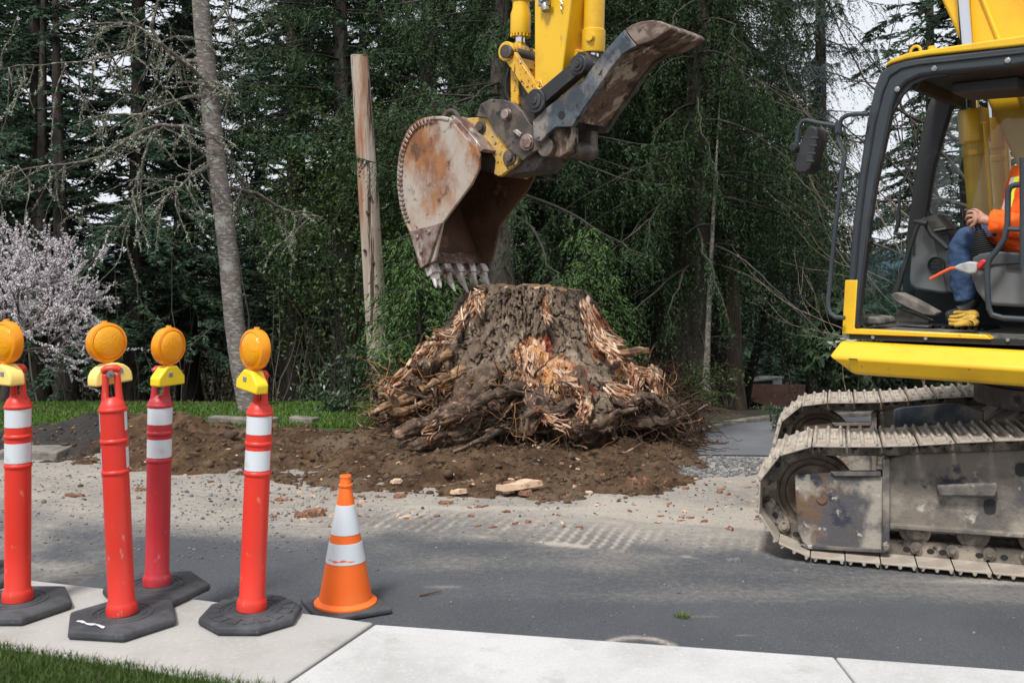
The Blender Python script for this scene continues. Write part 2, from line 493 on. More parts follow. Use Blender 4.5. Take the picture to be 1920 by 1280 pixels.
# ---- lawns
m_lawn = mat('lawn_soil', (0.035, 0.060, 0.014), [dict(c=(0.05, 0.045, 0.02), s=12, lo=.5, hi=.7)], rough=1, bump=(60, .6, .02))
m_blade = mat('grass_blade', (0.045, 0.095, 0.016), [dict(c=(0.075, 0.120, 0.028), s=2.2, lo=.4, hi=.65)], rough=.6, spec=.3, island=(0.085, 0.140, 0.030), transl=.25)
m_blade2 = mat('far_grass_blade', (0.085, 0.165, 0.028), [dict(c=(0.12, 0.165, 0.045), s=1.5, lo=.45, hi=.65)], rough=.6, spec=.3, island=(0.12, 0.215, 0.04), transl=.25)
sheet('front_lawn', [p + Vector((0, 0, -.012)) for p in (gl_l, gl_r, g15(640, 1310) + Vector((0, -.03, 0)), Vector((1.5, 2.6, SWZ)), Vector((1.5, .2, SWZ)), Vector((-6, .2, SWZ)), Vector((-6, gl_l.y, SWZ)))], m_lawn)
rng = np.random.default_rng(5)
def blades(name, P, hgt, wid, m, lean=.45):
    n = len(P)
    a = rng.uniform(0, 2 * np.pi, n); h = hgt * rng.uniform(.5, 1.2, n); w = wid * rng.uniform(.7, 1.3, n)
    dx, dy = np.cos(a) * w, np.sin(a) * w
    b = rng.uniform(0, 2 * np.pi, n); l = h * lean * rng.uniform(.1, 1.3, n)
    lx, ly = np.cos(b) * l, np.sin(b) * l
    v = np.zeros((n, 5, 3)); v[:] = P[:, None, :]
    v[:, 0, 0] -= dx; v[:, 0, 1] -= dy; v[:, 1, 0] += dx; v[:, 1, 1] += dy
    v[:, 2] += np.stack([dx * .7 + lx * .35, dy * .7 + ly * .35, h * .6], 1)
    v[:, 3] += np.stack([-dx * .7 + lx * .35, -dy * .7 + ly * .35, h * .6], 1)
    v[:, 4] += np.stack([lx, ly, h * .95], 1)
    i = np.arange(n)[:, None] * 5
    f = np.concatenate([i + [0, 1, 2], i + [0, 2, 3], i + [3, 2, 4]])
    return tag(npmesh(name, v.reshape(-1, 3), f, m), kind='stuff')
n = 110000
x = rng.uniform(-4.3, -.75, n); y = rng.uniform(2.75, 4.6, n)
dl = (gl1 - gl0).normalized()
side = (x - gl0.x) * dl.y - (y - gl0.y) * dl.x          # >0: on the grass side
k = side > -.012 + rng.normal(0, .008, n)
blades('grass', np.stack([x, y, np.full(n, SWZ - .012)], 1)[k], .042, .0017, m_blade, .7)
def lawn_edge(X): return 9.95 + .25 * np.sin(X * 1.3) + .12 * X * 0
def lz(X, Y): return np.where(Y > 11.6, zt(Y) + .05, .03) + .02 * fbm(X, Y, 0, 2, 8)
grid('back_lawn', axis([(-14, .2, 120)]), axis([(9.7, 12.6, 40)]), lz, m_lawn)
n = 70000
x = rng.uniform(-9, -.9, n); y = 9.9 + rng.uniform(0, 1, n) ** 1.2 * 2.3
blades('grass.001', np.stack([x, y, lz(x, y)], 1), .05, .007, m_blade2, .6)
b = MB()
for (x0, x1) in ((395, 470), (482, 515), (548, 592)):
    a, c = gp(x0, 801, 0), gp(x1, 805, 0)
    b.box((a + c) / 2 + Vector((0, 0, .05)), ((c - a).length, .13, .14), ((c - a).normalized(), Vector((-(c - a).y, (c - a).x, 0)).normalized(), Vector((0, 0, 1))))
a, c = gp(0, 858), gp(128, 852)
b.box((a + c) / 2 + Vector((0, 0, .02)), ((c - a).length, .34, .10))
tag(b.build('kerb', m_conc_old, bevel=.015), kind='structure')

# ---- dug soil
m_soil = mat('dug_soil', (0.086, 0.050, 0.028), [
    dict(c=(0.165, 0.104, 0.060), s=5, lo=.42, hi=.66), dict(c=(0.20, 0.145, 0.098), s=1.1, lo=.48, hi=.68, amt=.7), dict(c=(0.050, 0.031, 0.020), s=1.6, lo=.54, hi=.68, amt=.7), dict(c=(0.026, 0.016, 0.010), s=11, lo=.52, hi=.66),
    dict(c=(0.055, 0.052, 0.050), s=7, lo=.35, hi=.75, attr='grey', nz=.6),
    dict(c=(0.16, 0.115, 0.078), s=55, lo=.60, hi=.74, amt=.6)], rough=1, spec=.2, bump=(28, .9, .05), bump2=(120, .7, .012))
_fx = np.array([-7, -5.2, -4.0, -2.8, -1.8, -1.02, -.45, 0, .5, .84, 1.2, 1.35, 1.6, 1.75])
_fy = np.array([8.9, 8.6, 8.35, 7.93, 7.65, 7.3, 7.18, 7.08, 7.02, 7.1, 7.3, 7.62, 8.1, 9.2])
STC = Vector((.16, 9.75, 0))
def soil_h(X, Y):
    n1 = fbm(X * 1.3, Y * 1.3, 0, 4, 21); n2 = fbm(X * 5, Y * 5, 0, 4, 22); n3 = fbm(X * 16, Y * 16, 0, 3, 23)
    front = Y - np.interp(X, _fx, _fy) + (n1 - .5) * .55 + (n2 - .5) * .30
    back = (10.0 + (n1 - .5) * .6 + (n2 - .5) * .2) - Y
    right = 2.05 - X + (n2 - .5) * .3
    e = np.minimum(np.minimum(front, back), right)
    rr = np.hypot(X - STC.x, Y - STC.y)
    h = -.022 + .034 * sstep(-.05, .5, e) + .085 * sstep(.15, 1.1, e) * (.2 + 1.0 * n1)
    h += .04 * sstep(2.2, 1.2, rr) * sstep(0, .4, e)
    heap = np.exp(-(((X + 3.95) / .75) ** 2 + ((Y - 9.75) / .5) ** 2)) * .15 + np.exp(-(((X + 3.1) / .35) ** 2 + ((Y - 9.3) / .35) ** 2)) * .13 + np.exp(-(((X + 2.2) / .5) ** 2 + ((Y - 9.5) / .25) ** 2)) * .05
    heap += np.exp(-(((X + 1.1) / .5) ** 2 + ((Y - 9.0) / .5) ** 2)) * .04 + np.exp(-(((X + 3.3) / .9) ** 2 + ((Y - 9.6) / .3) ** 2)) * .05
    heap += np.exp(-(((X + .55) / .28) ** 2 + ((Y - 7.9) / .16) ** 2)) * .07 + np.exp(-(((X - 1.05) / .2) ** 2 + ((Y - 7.35) / .10) ** 2)) * .05
    k = sstep(-.1, .2, e)
    h += heap * (.6 + .8 * n2) * k + (n2 - .5) * .13 * k + (np.abs(n3 - .5)) * .085 * k
    return np.where(e < -.1, -.05, h)
def soil_grey(X, Y):
    return sstep(-3.3, -4.0, X) * .8 + sstep(1.1, 1.7, X) * .5
grid('dug_soil', axis([(-6.6, 2.3, 410)]), axis([(6.75, 10.9, 200)]), soil_h, m_soil, atts=dict(grey=soil_grey))
def on_soil(x, y):
    return max(float(soil_h(np.array([x]), np.array([y]))[0]), 0.0)

# ---- far ridge
m_ridge = mat('far_ridge', (0.075, 0.115, 0.130), [dict(c=(0.055, 0.085, 0.09), s=.05, lo=.4, hi=.6)], rough=1)  # forest green shifted to blue: distance haze put into the colour
xs = np.linspace(-700, 900, 260)
V, Fq = [], []
for i, x in enumerate(xs):
    t = 2 + 9 * fbm(x * .006, 3.0, 0, 4, 40) + 2.2 * fbm(x * .14, 1.0, 0, 2, 41)
    V += [(x, 700, -9), (x, 708, float(t)), (x, 900, float(t) - 9)]
for i in range(len(xs) - 1):
    a = i * 3; Fq += [(a, a + 3, a + 4, a + 1), (a + 1, a + 4, a + 5, a + 2)]
tag(npmesh('hills', V, Fq, m_ridge), kind='structure')

# ================================================================ DELINEATOR POSTS AND CONE
def plastic(name, c, faded, scuff):
    return mat(name, c, [dict(c=faded, s=3.5, lo=.42, hi=.72, st=(1, 1, .6)), dict(c=scuff, s=22, lo=.62, hi=.74, st=(1, 1, .5), amt=.75), dict(c=(c[0] * .35, c[1] * .5 + .01, c[2] * .5 + .01), s=34, lo=.70, hi=.78, st=(1, 1, .35), amt=.7)], rough=.42, rvar=.12, bump=(30, .08, .004))
m_red = plastic('orange_red_plastic', (0.72, 0.036, 0.020), (0.62, 0.055, 0.034), (0.80, 0.24, 0.17))
m_red2 = plastic('scratched_orange_red_plastic', (0.66, 0.034, 0.022), (0.58, 0.070, 0.048), (0.60, 0.26, 0.22))
m_crim = plastic('faded_crimson_plastic', (0.47, 0.024, 0.034), (0.46, 0.060, 0.070), (0.58, 0.30, 0.30))
m_rub = mat('black_rubber', (0.034, 0.036, 0.041), [dict(c=(0.075, 0.078, 0.085), s=5, lo=.42, hi=.68), dict(c=(0.16, 0.155, 0.15), s=26, lo=.66, hi=.78, amt=.7)], rough=.72, bump=(70, .3, .006))
m_wht = mat('reflective_white', (0.66, 0.70, 0.74), [dict(c=(0.50, 0.50, 0.49), s=8, lo=.55, hi=.75), dict(c=(0.30, 0.24, 0.22), s=40, lo=.68, hi=.76, amt=.8)], rough=.35, bump=(12, .12, .004))
m_lens = mat('amber_lens', (0.98, 0.50, 0.012), [dict(c=(0.96, 0.36, 0.006), s=7, lo=.45, hi=.7)], rough=.22, bump=(120, .25, .006, (1, 1, 1), 'voro'), coat=.4, transl=.35)
m_lensrim = mat('amber_rim', (0.97, 0.40, 0.008), [dict(c=(0.55, 0.12, 0.01), s=25, lo=.70, hi=.80)], rough=.28, coat=.4, transl=.3)
m_yel = mat('yellow_housing', (0.93, 0.66, 0.022), [dict(c=(0.80, 0.50, 0.03), s=6, lo=.55, hi=.75), dict(c=(0.25, 0.15, 0.04), s=38, lo=.72, hi=.78, amt=.7)], rough=.4)
m_yel2 = mat('bleached_yellow_housing', (0.93, 0.70, 0.20), [dict(c=(0.86, 0.60, 0.14), s=6, lo=.5, hi=.75)], rough=.5)
m_pad = mat('grey_pad', (0.22, 0.22, 0.23), rough=.5)
m_bolt = mat('zinc_bolt', (0.38, 0.39, 0.42), [dict(c=(0.15, 0.13, 0.12), s=60, lo=.5, hi=.7)], rough=.35, metal=.9)
m_black = mat('black_detail', (0.012, 0.012, 0.013), rough=.5)
m_chalk = mat('chalk_mark', (0.66, 0.67, 0.67), [dict(c=(0.2, 0.2, 0.2), s=60, lo=.55, hi=.7)], rough=.9)

def arc_band(z0, z1, r, a0, a1, tear=0.0, seed=0):
    b = MB(); n = 40; vs, fs = [], []
    rr = random.Random(seed)
    for i in range(n + 1):
        a = a0 + (a1 - a0) * i / n
        lo = z0 + (tear * math.exp(-((i / n - .22) / .07) ** 2)) + rr.uniform(0, .0012)
        for q in ((r, lo), (r, z1)):
            vs.append((math.cos(a) * q[0], math.sin(a) * q[0], q[1]))
    for i in range(n): fs.append((2 * i, 2 * i + 2, 2 * i + 3, 2 * i + 1))
    b.add(vs, fs)
    return b
def post(label, px, py, sides, mred, mhouse, leanx, leany, yaw, rot, kind, z=SWZ, H=1.08, lightyaw=0.0, tear=0.0, lens_r=.088, chalk=False, bands=True, lighttilt=0.0, loff=(0, 0)):
    p0 = gp(px, py, z)
    root = empty('delineator_post', (0, 0, 0))
    tag(root, label, 'delineator post', 'delineator posts along the pavement edge')
    # base
    b = MB()
    Rb = .245 if sides == 6 else .222
    ring = lambda r, zz: [Vector((math.cos(rot + 2 * math.pi * i / sides) * r, math.sin(rot + 2 * math.pi * i / sides) * r, zz)) for i in range(sides)]
    lv = [ring(Rb - .01, .001), ring(Rb, .012), ring(Rb - .004, .034), ring(Rb - .03, .044)]
    vs = sum(lv, []); fs = [tuple(range(sides))[::-1]]
    for k in range(3):
        for i in range(sides): fs.append((k * sides + i, k * sides + (i + 1) % sides, (k + 1) * sides + (i + 1) % sides, (k + 1) * sides + i))
    fs.append(tuple(3 * sides + i for i in range(sides)))
    b.add(vs, fs)
    base = b.build('base', m_rub, root, bevel=.006, seg=3)
    b = MB()
    b.lathe([(.128, .043), (.128, .0475), (.119, .0475), (.119, .043)], 40); b.lathe([(.098, .043), (.098, .0465), (.092, .0465), (.092, .043)], 40)
    if sides == 8:
        for i in range(16):
            a = rot + 2 * math.pi * (i + .5) / 16
            c = Vector((math.cos(a) * .157, math.sin(a) * .157, .045))
            b.box(c, (.052, .043, .006), (Vector((math.cos(a), math.sin(a), 0)), Vector((-math.sin(a), math.cos(a), 0)), Vector((0, 0, 1))))
    else:
        for i in range(11):
            a = rot + math.pi * (1.1 + .8 * i / 10)
            b.box((math.cos(a) * .109, math.sin(a) * .109, .0452), (.009, .006, .004), (Vector((math.cos(a), math.sin(a), 0)), Vector((-math.sin(a), math.cos(a), 0)), Vector((0, 0, 1))))
    b.build('moulded_ring', m_rub, base, bevel=.001, seg=1)
    if chalk:
        b = MB()
        pp = [Vector((-.150 + .018 * i, -.105 - .0085 * i + .006 * math.sin(i * 1.4), .0485)) for i in range(9)]
        for i in range(8):
            a, c = pp[i], pp[i + 1]; w = .008 + .003 * math.sin(i * 2.1)
            b.add([a + Vector((0, w, 0)), a - Vector((0, w, 0)), c - Vector((0, w, 0)), c + Vector((0, w, 0))], [(0, 1, 2, 3)])
        b.build('paint_streak', m_chalk, base, smooth=0, recalc=False)
    # tube
    h = H / 1.08
    prof = [(.0, .046), (.064, .046), (.065, .075), (.060, .09), (.0545, .10)]
    prof += [(.0545, .30), (.0550, .46), (.0545, .628 * h)]
    for zr in (.640 * h, .770 * h, .900 * h):
        prof += [(.0545, zr - .010), (.0585, zr - .006), (.0592, zr), (.0585, zr + .006), (.0545, zr + .010)]
    prof += [(.054, .914 * h), (.046, .932 * h), (.030, .950 * h), (.0, .952 * h)]
    tb = MB(); tb.lathe(prof, 40)
    tube = tb.build('tube', mred, root, smooth=40)
    hb = MB()
    for s in (-1, 1):
        hb.tube([(s * .030, 0, .925 * h), (s * .027, 0, .98 * h), (s * .024, 0, 1.05 * h)], [.017, .0145, .0135], 12)
    hb.tube([(-.038, 0, 1.062 * h), (-.022, 0, 1.072 * h), (.022, 0, 1.072 * h), (.038, 0, 1.062 * h)], [.013, .017, .017, .013], 12)
    hb.box((0, 0, .925 * h), (.058, .028, .05))
    handle = hb.build('handle', mred, root, bevel=.004)
    bands_o = []
    if bands:
        a0, a1 = -math.pi / 2 - 2.05, -math.pi / 2 + 2.05
        for (z0, z1, t) in ((.812 * h, .893 * h, 0), (.655 * h, .742 * h, tear)):
            bands_o.append(arc_band(z0, z1, .0556, a0, a1, t, int(px)).build('reflective_band', m_wht, root, recalc=False))
    # warning light bolted to the handle
    hz = 1.045 * h
    lb = MB()
    if kind == 'flat':     # low trapezoid battery box
        X0, X1 = .080, .050
        A = [Vector((-X0, -.075, hz - .045)), Vector((X0, -.075, hz - .045)), Vector((X0, -.075, hz - .005)), Vector((X1 * .62, -.075, hz + .046)), Vector((-X1 * .62, -.075, hz + .046)), Vector((-X0, -.075, hz - .005))]
        B = [Vector((p.x, -.014, p.z)) for p in A]
        lb.prism(A, B)
    else:                  # half-round battery cover
        A = [Vector((-.086, -.085, hz - .045))] + [Vector((math.cos(math.pi * (1 - i / 10)) * .086, -.085, hz - .02 + math.sin(math.pi * i / 10) * .066)) for i in range(11)] + [Vector((.086, -.085, hz - .045))]
        B = [Vector((p.x, -.012, p.z)) for p in A]
        lb.prism(A, B)
    li = lb.build('warning_light', mhouse, root, bevel=.008, seg=3)
    lc = Vector((0, -.046, hz + .050 + lens_r * .98))
    q = MB()
    q.lathe([(0, -.030), (lens_r * .72, -.030), (lens_r * .97, -.022), (lens_r, -.012), (lens_r, .012), (lens_r * .97, .022), (lens_r * .86, .026), (lens_r * .84, .022)], 40, lc, (0, -1, 0))
    q.tube([lc + Vector((0, 0, -lens_r - .012)), lc + Vector((0, 0, -lens_r * .9))], [.026, .022], 14)
    q.tube([lc + Vector((0, 0, lens_r * .95)), lc + Vector((0, 0, lens_r + .008))], [.014, .011], 12)
    lo_ = q.build('lens_rim', m_lensrim, li)
    q = MB(); q.lathe([(lens_r * .84, .020), (lens_r * .78, .028), (lens_r * .6, .036), (lens_r * .3, .041), (0, .042)], 40, lc, (0, -1, 0))
    q.build('lens', m_lens, li)
    q = MB(); q.box((-.012 if kind == 'flat' else .03, -.0762 if kind == 'flat' else -.086, hz + .006), (.026, .003, .020))
    q.build('reflector_pad', m_pad, li, bevel=.002)
    q = MB()
    q.disc((0, .020, 1.050 * h), (0, 1, 0), .011, .012, 6); q.disc((0, .016, 1.050 * h), (0, 1, 0), .016, .004, 16)
    q.build('bolt', m_bolt, root)
    # lean and turn everything except the base
    Rm = Matrix.Rotation(leanx, 4, 'Y') @ Matrix.Rotation(leany, 4, 'X') @ Matrix.Rotation(yaw, 4, 'Z')
    for o in [tube, handle] + bands_o + [c for c in root.children if c.name.startswith('bolt')]:
        o.matrix_local = Rm
    li.matrix_local = Matrix.Translation((loff[0], loff[1], 0)) @ Rm @ Matrix.Translation((0, 0, 1.05 * h)) @ Matrix.Rotation(lightyaw, 4, 'Z') @ Matrix.Rotation(lighttilt, 4, 'Y') @ Matrix.Translation((0, 0, -1.05 * h))
    root.location = p0
    return root
post('faded crimson post on hexagonal rubber base, standing behind the others at the road edge', 294, 1112, 6, m_crim, m_yel, .018, 0, R(36), R(8), 'flat', H=1.055, lightyaw=R(27))
post('bright orange-red post on octagonal rubber base, next to the traffic cone', 471, 1160, 8, m_red, m_yel, .040, -.01, R(-38), R(22), 'flat', H=1.07, lightyaw=R(-4), lighttilt=R(5))
post('leaning scratched red post, bands turned away, white paint streak on its base', 230, 1168, 6, m_red2, m_yel2, -.046, .0, R(192), R(-8), 'round', H=1.10, lightyaw=R(-142), lens_r=.086, chalk=True, lighttilt=R(-3), loff=(-.066, .085))
post('orange-red post with a torn lower white band, leftmost of those standing whole in view', 33, 1142, 6, m_red, m_yel2, .003, 0, R(-20), R(0), 'round', H=1.085, lightyaw=R(-10), tear=.035, lens_r=.094, loff=(-.020, .02))
post('orange-red post cut off by the left picture edge, standing behind the torn-banded one', -42, 1088, 6, m_red, m_yel, .0, 0, R(20), R(12), 'flat', H=1.08)

# traffic cone
m_or = mat('cone_orange', (0.92, 0.150, 0.012), [dict(c=(0.86, 0.19, 0.03), s=5, lo=.45, hi=.7), dict(c=(0.60, 0.10, 0.02), s=26, lo=.68, hi=.76, st=(1, 1, .5), amt=.8)], rough=.5, bump=(24, .1, .004))
cp = gp(648, 1140, 0)
cone = tag(empty('traffic_cone', cp), 'orange traffic cone with two white collars on a black square base', 'traffic cone')
b = MB(); ca = R(27)
cx_, cy_ = Vector((math.cos(ca), math.sin(ca), 0)), Vector((-math.sin(ca), math.cos(ca), 0))
b.box(cp + Vector((0, 0, .017)), (.37, .37, .034), (cx_, cy_, Vector((0, 0, 1))))
b.build('base', m_rub, cone, bevel=.012, seg=3)
cr = lambda z: .139 + (.030 - .139) * (z - .03) / (.66 - .03)
b = MB()
b.lathe([(.158, .034), (.158, .043), (.146, .050), (cr(.06), .06), (cr(.25), .25)], 48, cp)
b.lathe([(cr(.25), .25), (cr(.385), .385), (cr(.64), .64), (.030, .662), (.036, .664), (.036, .672), (.029, .676), (.027, .71), (.030, .712), (.028, .722), (.016, .724), (.014, .66)], 48, cp)
b.build('cone_body', m_or, cone, smooth=30)
for (z0, z1) in ((.262, .368), (.412, .566)):
    b = MB(); b.lathe([(cr(z0) + .0005, z0), (cr(z0) + .0022, z0 + .001), (cr(z1) + .0022, z1 - .001), (cr(z1) + .0005, z1)], 48, cp)
    b.build('reflective_collar', m_wht, cone)
b = MB()
vs, fs = [], []
for i in range(15):
    a = -math.pi / 2 - .95 + 1.65 * i / 14
    zc = .283 + .003 * math.sin(i * .9); hh = .007 * math.sin(math.pi * (i + .6) / 15.2) * (.6 + .4 * math.sin(i * 1.7))
    for zz in (zc - hh, zc + hh): vs.append(cp + Vector((math.cos(a) * (cr(zz) + .0032), math.sin(a) * (cr(zz) + .0032), zz)))
for i in range(14): fs.append((2 * i, 2 * i + 2, 2 * i + 3, 2 * i + 1))
b.add(vs, fs); b.build('torn_strip', m_or, cone, recalc=False)

cone.scale = (.965, .965, .905)

# ================================================================ EXCAVATOR
def painted(name, c, chips=.72, dirt=.66):
    return mat(name, c, [dict(c=(c[0] * .80, c[1] * .74, c[2] * .8 + .004), s=1.8, lo=.42, hi=.7), dict(c=(0.20, 0.13, 0.06), s=14, lo=dirt, hi=dirt + .12, amt=.55, st=(1, 1, .35)), dict(c=(0.035, 0.026, 0.02), s=30, lo=chips, hi=chips + .03, d=4)], rough=.36, rvar=.1, bump=(9, .05, .01), coat=.15)
m_paint = painted('yellow_paint', (0.80, 0.475, 0.016), .715, .62)
m_chip = painted('chipped_yellow_paint', (0.74, 0.41, 0.020), .585, .52)
m_wornear = mat('scuffed_yellow_paint', (0.60, 0.37, 0.07), [dict(c=(0.42, 0.30, 0.15), s=7, lo=.44, hi=.62), dict(c=(0.045, 0.035, 0.03), s=26, lo=.575, hi=.63, d=5), dict(c=(0.30, 0.28, 0.25), s=9, lo=.60, hi=.7)], rough=.6, bump=(30, .3, .006))
m_steel = mat('worn_dark_steel', (0.060, 0.050, 0.045), [dict(c=(0.15, 0.115, 0.095), s=6, lo=.42, hi=.64), dict(c=(0.020, 0.018, 0.018), s=9, lo=.55, hi=.66), dict(c=(0.30, 0.26, 0.23), s=24, lo=.64, hi=.74, amt=.7)], rough=.55, metal=.15, bump=(40, .35, .006))
m_bucket = mat('rusty_bucket_steel', (0.225, 0.085, 0.036), [
    dict(c=(0.34, 0.150, 0.060), s=3.2, lo=.40, hi=.60), dict(c=(0.43, 0.37, 0.315), s=2.0, lo=.44, hi=.62, st=(1, 1, .6)),
    dict(c=(0.115, 0.055, 0.032), s=6, lo=.56, hi=.68), dict(c=(0.50, 0.45, 0.40), s=26, lo=.62, hi=.72, amt=.6, st=(1, 1, .5)), dict(c=(0.06, 0.035, 0.025), s=60, lo=.64, hi=.72, amt=.7)], rough=.62, metal=.12, bump=(50, .3, .005), bump2=(5, .15, .03))
m_bin = mat('bucket_interior', (0.105, 0.048, 0.027), [dict(c=(0.05, 0.025, 0.016), s=3, lo=.42, hi=.62), dict(c=(0.19, 0.095, 0.05), s=6, lo=.55, hi=.7), dict(c=(0.30, 0.25, 0.21), s=20, lo=.66, hi=.74, amt=.6, st=(.4, 1, 1))], rough=.7, bump=(40, .3, .006))  # worn brown steel, colour darkened to stand for shade inside the bucket
m_lip = mat('polished_worn_steel', (0.30, 0.235, 0.205), [dict(c=(0.16, 0.085, 0.06), s=7, lo=.42, hi=.62), dict(c=(0.62, 0.57, 0.53), s=10, lo=.55, hi=.7, st=(1, 1, .3)), dict(c=(0.05, 0.03, 0.025), s=26, lo=.62, hi=.7)], rough=.42, metal=.35, bump=(40, .3, .005))
m_tooth = mat('bare_tooth_steel', (0.30, 0.25, 0.225), [dict(c=(0.62, 0.58, 0.55), s=9, lo=.48, hi=.62, st=(1, 1, .4)), dict(c=(0.13, 0.075, 0.055), s=7, lo=.52, hi=.64)], rough=.35, metal=.4, bump=(40, .25, .004))
m_liplip = mat('scraped_lip_steel', (0.115, 0.062, 0.045), [dict(c=(0.22, 0.14, 0.11), s=8, lo=.48, hi=.64), dict(c=(0.50, 0.44, 0.40), s=16, lo=.62, hi=.72, st=(1, 1, 3)), dict(c=(0.04, 0.024, 0.02), s=14, lo=.56, hi=.66)], rough=.5, metal=.2, bump=(40, .3, .005))
m_blue = mat('worn_blue_black_paint', (0.034, 0.046, 0.060), [dict(c=(0.085, 0.105, 0.125), s=5, lo=.44, hi=.66), dict(c=(0.27, 0.235, 0.205), s=4, lo=.44, hi=.62, amt=.8, st=(1, 1, .6)), dict(c=(0.10, 0.065, 0.05), s=7, lo=.56, hi=.68), dict(c=(0.40, 0.38, 0.36), s=34, lo=.64, hi=.73, amt=.6), dict(c=(0.014, 0.013, 0.014), s=12, lo=.60, hi=.7)], rough=.45, bump=(40, .25, .005))
m_thumbin = mat('mud_caked_steel', (0.125, 0.080, 0.056), [dict(c=(0.40, 0.33, 0.26), s=4.5, lo=.50, hi=.60, st=(1.6, 1.6, .7)), dict(c=(0.035, 0.020, 0.014), s=5, lo=.54, hi=.64, st=(1.5, 1.5, .7)), dict(c=(0.22, 0.15, 0.11), s=22, lo=.52, hi=.68)], rough=.75, bump=(26, .6, .012))
m_finger = mat('muddy_finger_steel', (0.105, 0.066, 0.050), [dict(c=(0.25, 0.19, 0.15), s=6, lo=.46, hi=.62, st=(1, 1, 1.5)), dict(c=(0.030, 0.020, 0.017), s=9, lo=.55, hi=.66)], rough=.5, metal=.1, bump=(40, .3, .006))
m_blk = mat('black_steel', (0.022, 0.022, 0.024), [dict(c=(0.05, 0.048, 0.046), s=8, lo=.5, hi=.7), dict(c=(0.12, 0.10, 0.08), s=34, lo=.68, hi=.76, amt=.7)], rough=.5, bump=(60, .2, .003))
m_chrome = mat('chrome_rod', (0.72, 0.73, 0.75), rough=.12, metal=1.0)
m_hose = mat('black_hose', (0.016, 0.016, 0.017), rough=.55)
m_zinc = mat('zinc_fitting', (0.42, 0.43, 0.42), [dict(c=(0.16, 0.13, 0.08), s=26, lo=.52, hi=.66)], rough=.35, metal=.7)
m_slate = mat('cab_slate_paint', (0.030, 0.038, 0.047), [dict(c=(0.045, 0.054, 0.064), s=3, lo=.4, hi=.7), dict(c=(0.16, 0.16, 0.155), s=50, lo=.69, hi=.76, amt=.7)], rough=.48, bump=(80, .12, .003))
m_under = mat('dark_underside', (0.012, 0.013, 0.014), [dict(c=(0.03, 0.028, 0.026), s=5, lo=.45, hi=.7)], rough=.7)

MX = empty('excavator', EC)
tag(MX, 'yellow crawler excavator with toothed bucket and thumb raised over the stump', 'excavator')
BL = 0.15          # lateral place of the boom and arm
def S(p, lat): return sp(p[0], p[1], lat)
def plate(b, pts, lat, th, ref=None):
    """a plate whose near face shows the pixel outline at lateral offset lat, th thick away from the camera"""
    A = [S(p, lat) for p in pts]
    B = [a - EL * th for a in A]
    b.prism(A, B)
    return b
def pin(b, p, lat, r, l, n=20): b.disc(S(p, lat) + EL * (l / 2 - .002), EL, r, l, n); return b

# ---- bucket
def z1(pts): return [(700 + x / 2.2864, y / 2.2864) for x, y in pts]
BW = .40
blat, brt = BL + BW, BL - BW
back = z1([(322, 505), (290, 498), (252, 499), (215, 505), (185, 518), (158, 540), (138, 572), (122, 612), (110, 655), (104, 700), (101, 745), (101, 790), (105, 835), (112, 880), (122, 920), (135, 955), (152, 990), (168, 1040), (183, 1090), (196, 1135)])
bk = MB()
outer = [S(p, blat + .012) for p in back]
inner = []
for i, p in enumerate(outer):
    t = (outer[min(i + 1, len(outer) - 1)] - outer[max(i - 1, 0)]).normalized()
    inner.append(p + t.cross(EL).normalized() * .03)
if (inner[8] - S((840, 330), blat)).length > (outer[8] - S((840, 330), blat)).length:
    inner = [p * 2 - q for p, q in zip(outer, inner)]
wid = 2 * BW + .024
n = len(outer)
vs = outer + [p - EL * wid for p in outer] + inner + [p - EL * wid for p in inner]
fs = []
for i in range(n - 1):
    fs += [(i, i + 1, n + i + 1, n + i), (2 * n + i, 3 * n + i, 3 * n + i + 1, 2 * n + i + 1), (i, 2 * n + i, 2 * n + i + 1, i + 1), (n + i, n + i + 1, 3 * n + i + 1, 3 * n + i)]
fs += [(0, n, 3 * n, 2 * n), (n - 1, 3 * n - 1, 4 * n - 1, 2 * n - 1)]
bk.add(vs, fs)
bucket = bk.build('bucket', [m_bucket], MX, bevel=.006)
side = back[:] + z1([(200, 1150), (262, 1118), (296, 955), (352, 880), (420, 790), (452, 722), (455, 665), (440, 628), (395, 590), (345, 530)])
side = [(x + (3 if i < len(back) else 0), y) for i, (x, y) in enumerate(side)]
b = MB(); plate(b, side, blat, .03)
b.build('side_plate', m_bucket, bucket, bevel=.006, smooth=30)
def shift(pts, lat0, lat1):       # the same machine-plane outline on another lateral plane, as world points
    return [S(p, lat0) - EL * (lat0 - lat1) for p in pts]
b = MB(); A = shift(side, blat, brt); b.prism(A, [p - EL * .03 for p in A])
b.build('side_plate', m_bin, bucket, bevel=.006, smooth=30)
# liner inside
b = MB()
lin = [p + (S((850, 360), blat) - p) * .025 - EL * .034 for p in inner]
vs = lin + [p - EL * (wid - .07) for p in lin]
b.add(vs, [(i, i + 1, n + i + 1, n + i) for i in range(n - 1)])
b.build('inner_skin', m_bin, bucket)
# weld ribs along the heel
b = MB()
for i in range(26):
    t = .13 + .66 * i / 25
    k = t * (n - 1); i0 = int(k); q = outer[i0].lerp(outer[min(i0 + 1, n - 1)], k - i0)
    c = q.lerp(S((850, 360), blat), .055)
    d = (S((850, 360), blat) - q).normalized()
    b.box(c + EL * .000, (.060, .030, .014), (d, d.cross(EL).normalized(), EL))
b.build('weld_rib', m_lip, bucket, bevel=.008, seg=2)
# top closing plate between the side plates, ears
b = MB(); A = [S(p, blat - .02) for p in z1([(322, 505), (345, 530), (395, 590), (440, 628), (458, 652), (470, 640), (430, 590), (370, 520), (338, 494)])]
b.prism(A, [p - EL * (wid - .06) for p in A]); b.build('top_plate', m_lip, bucket, bevel=.005)
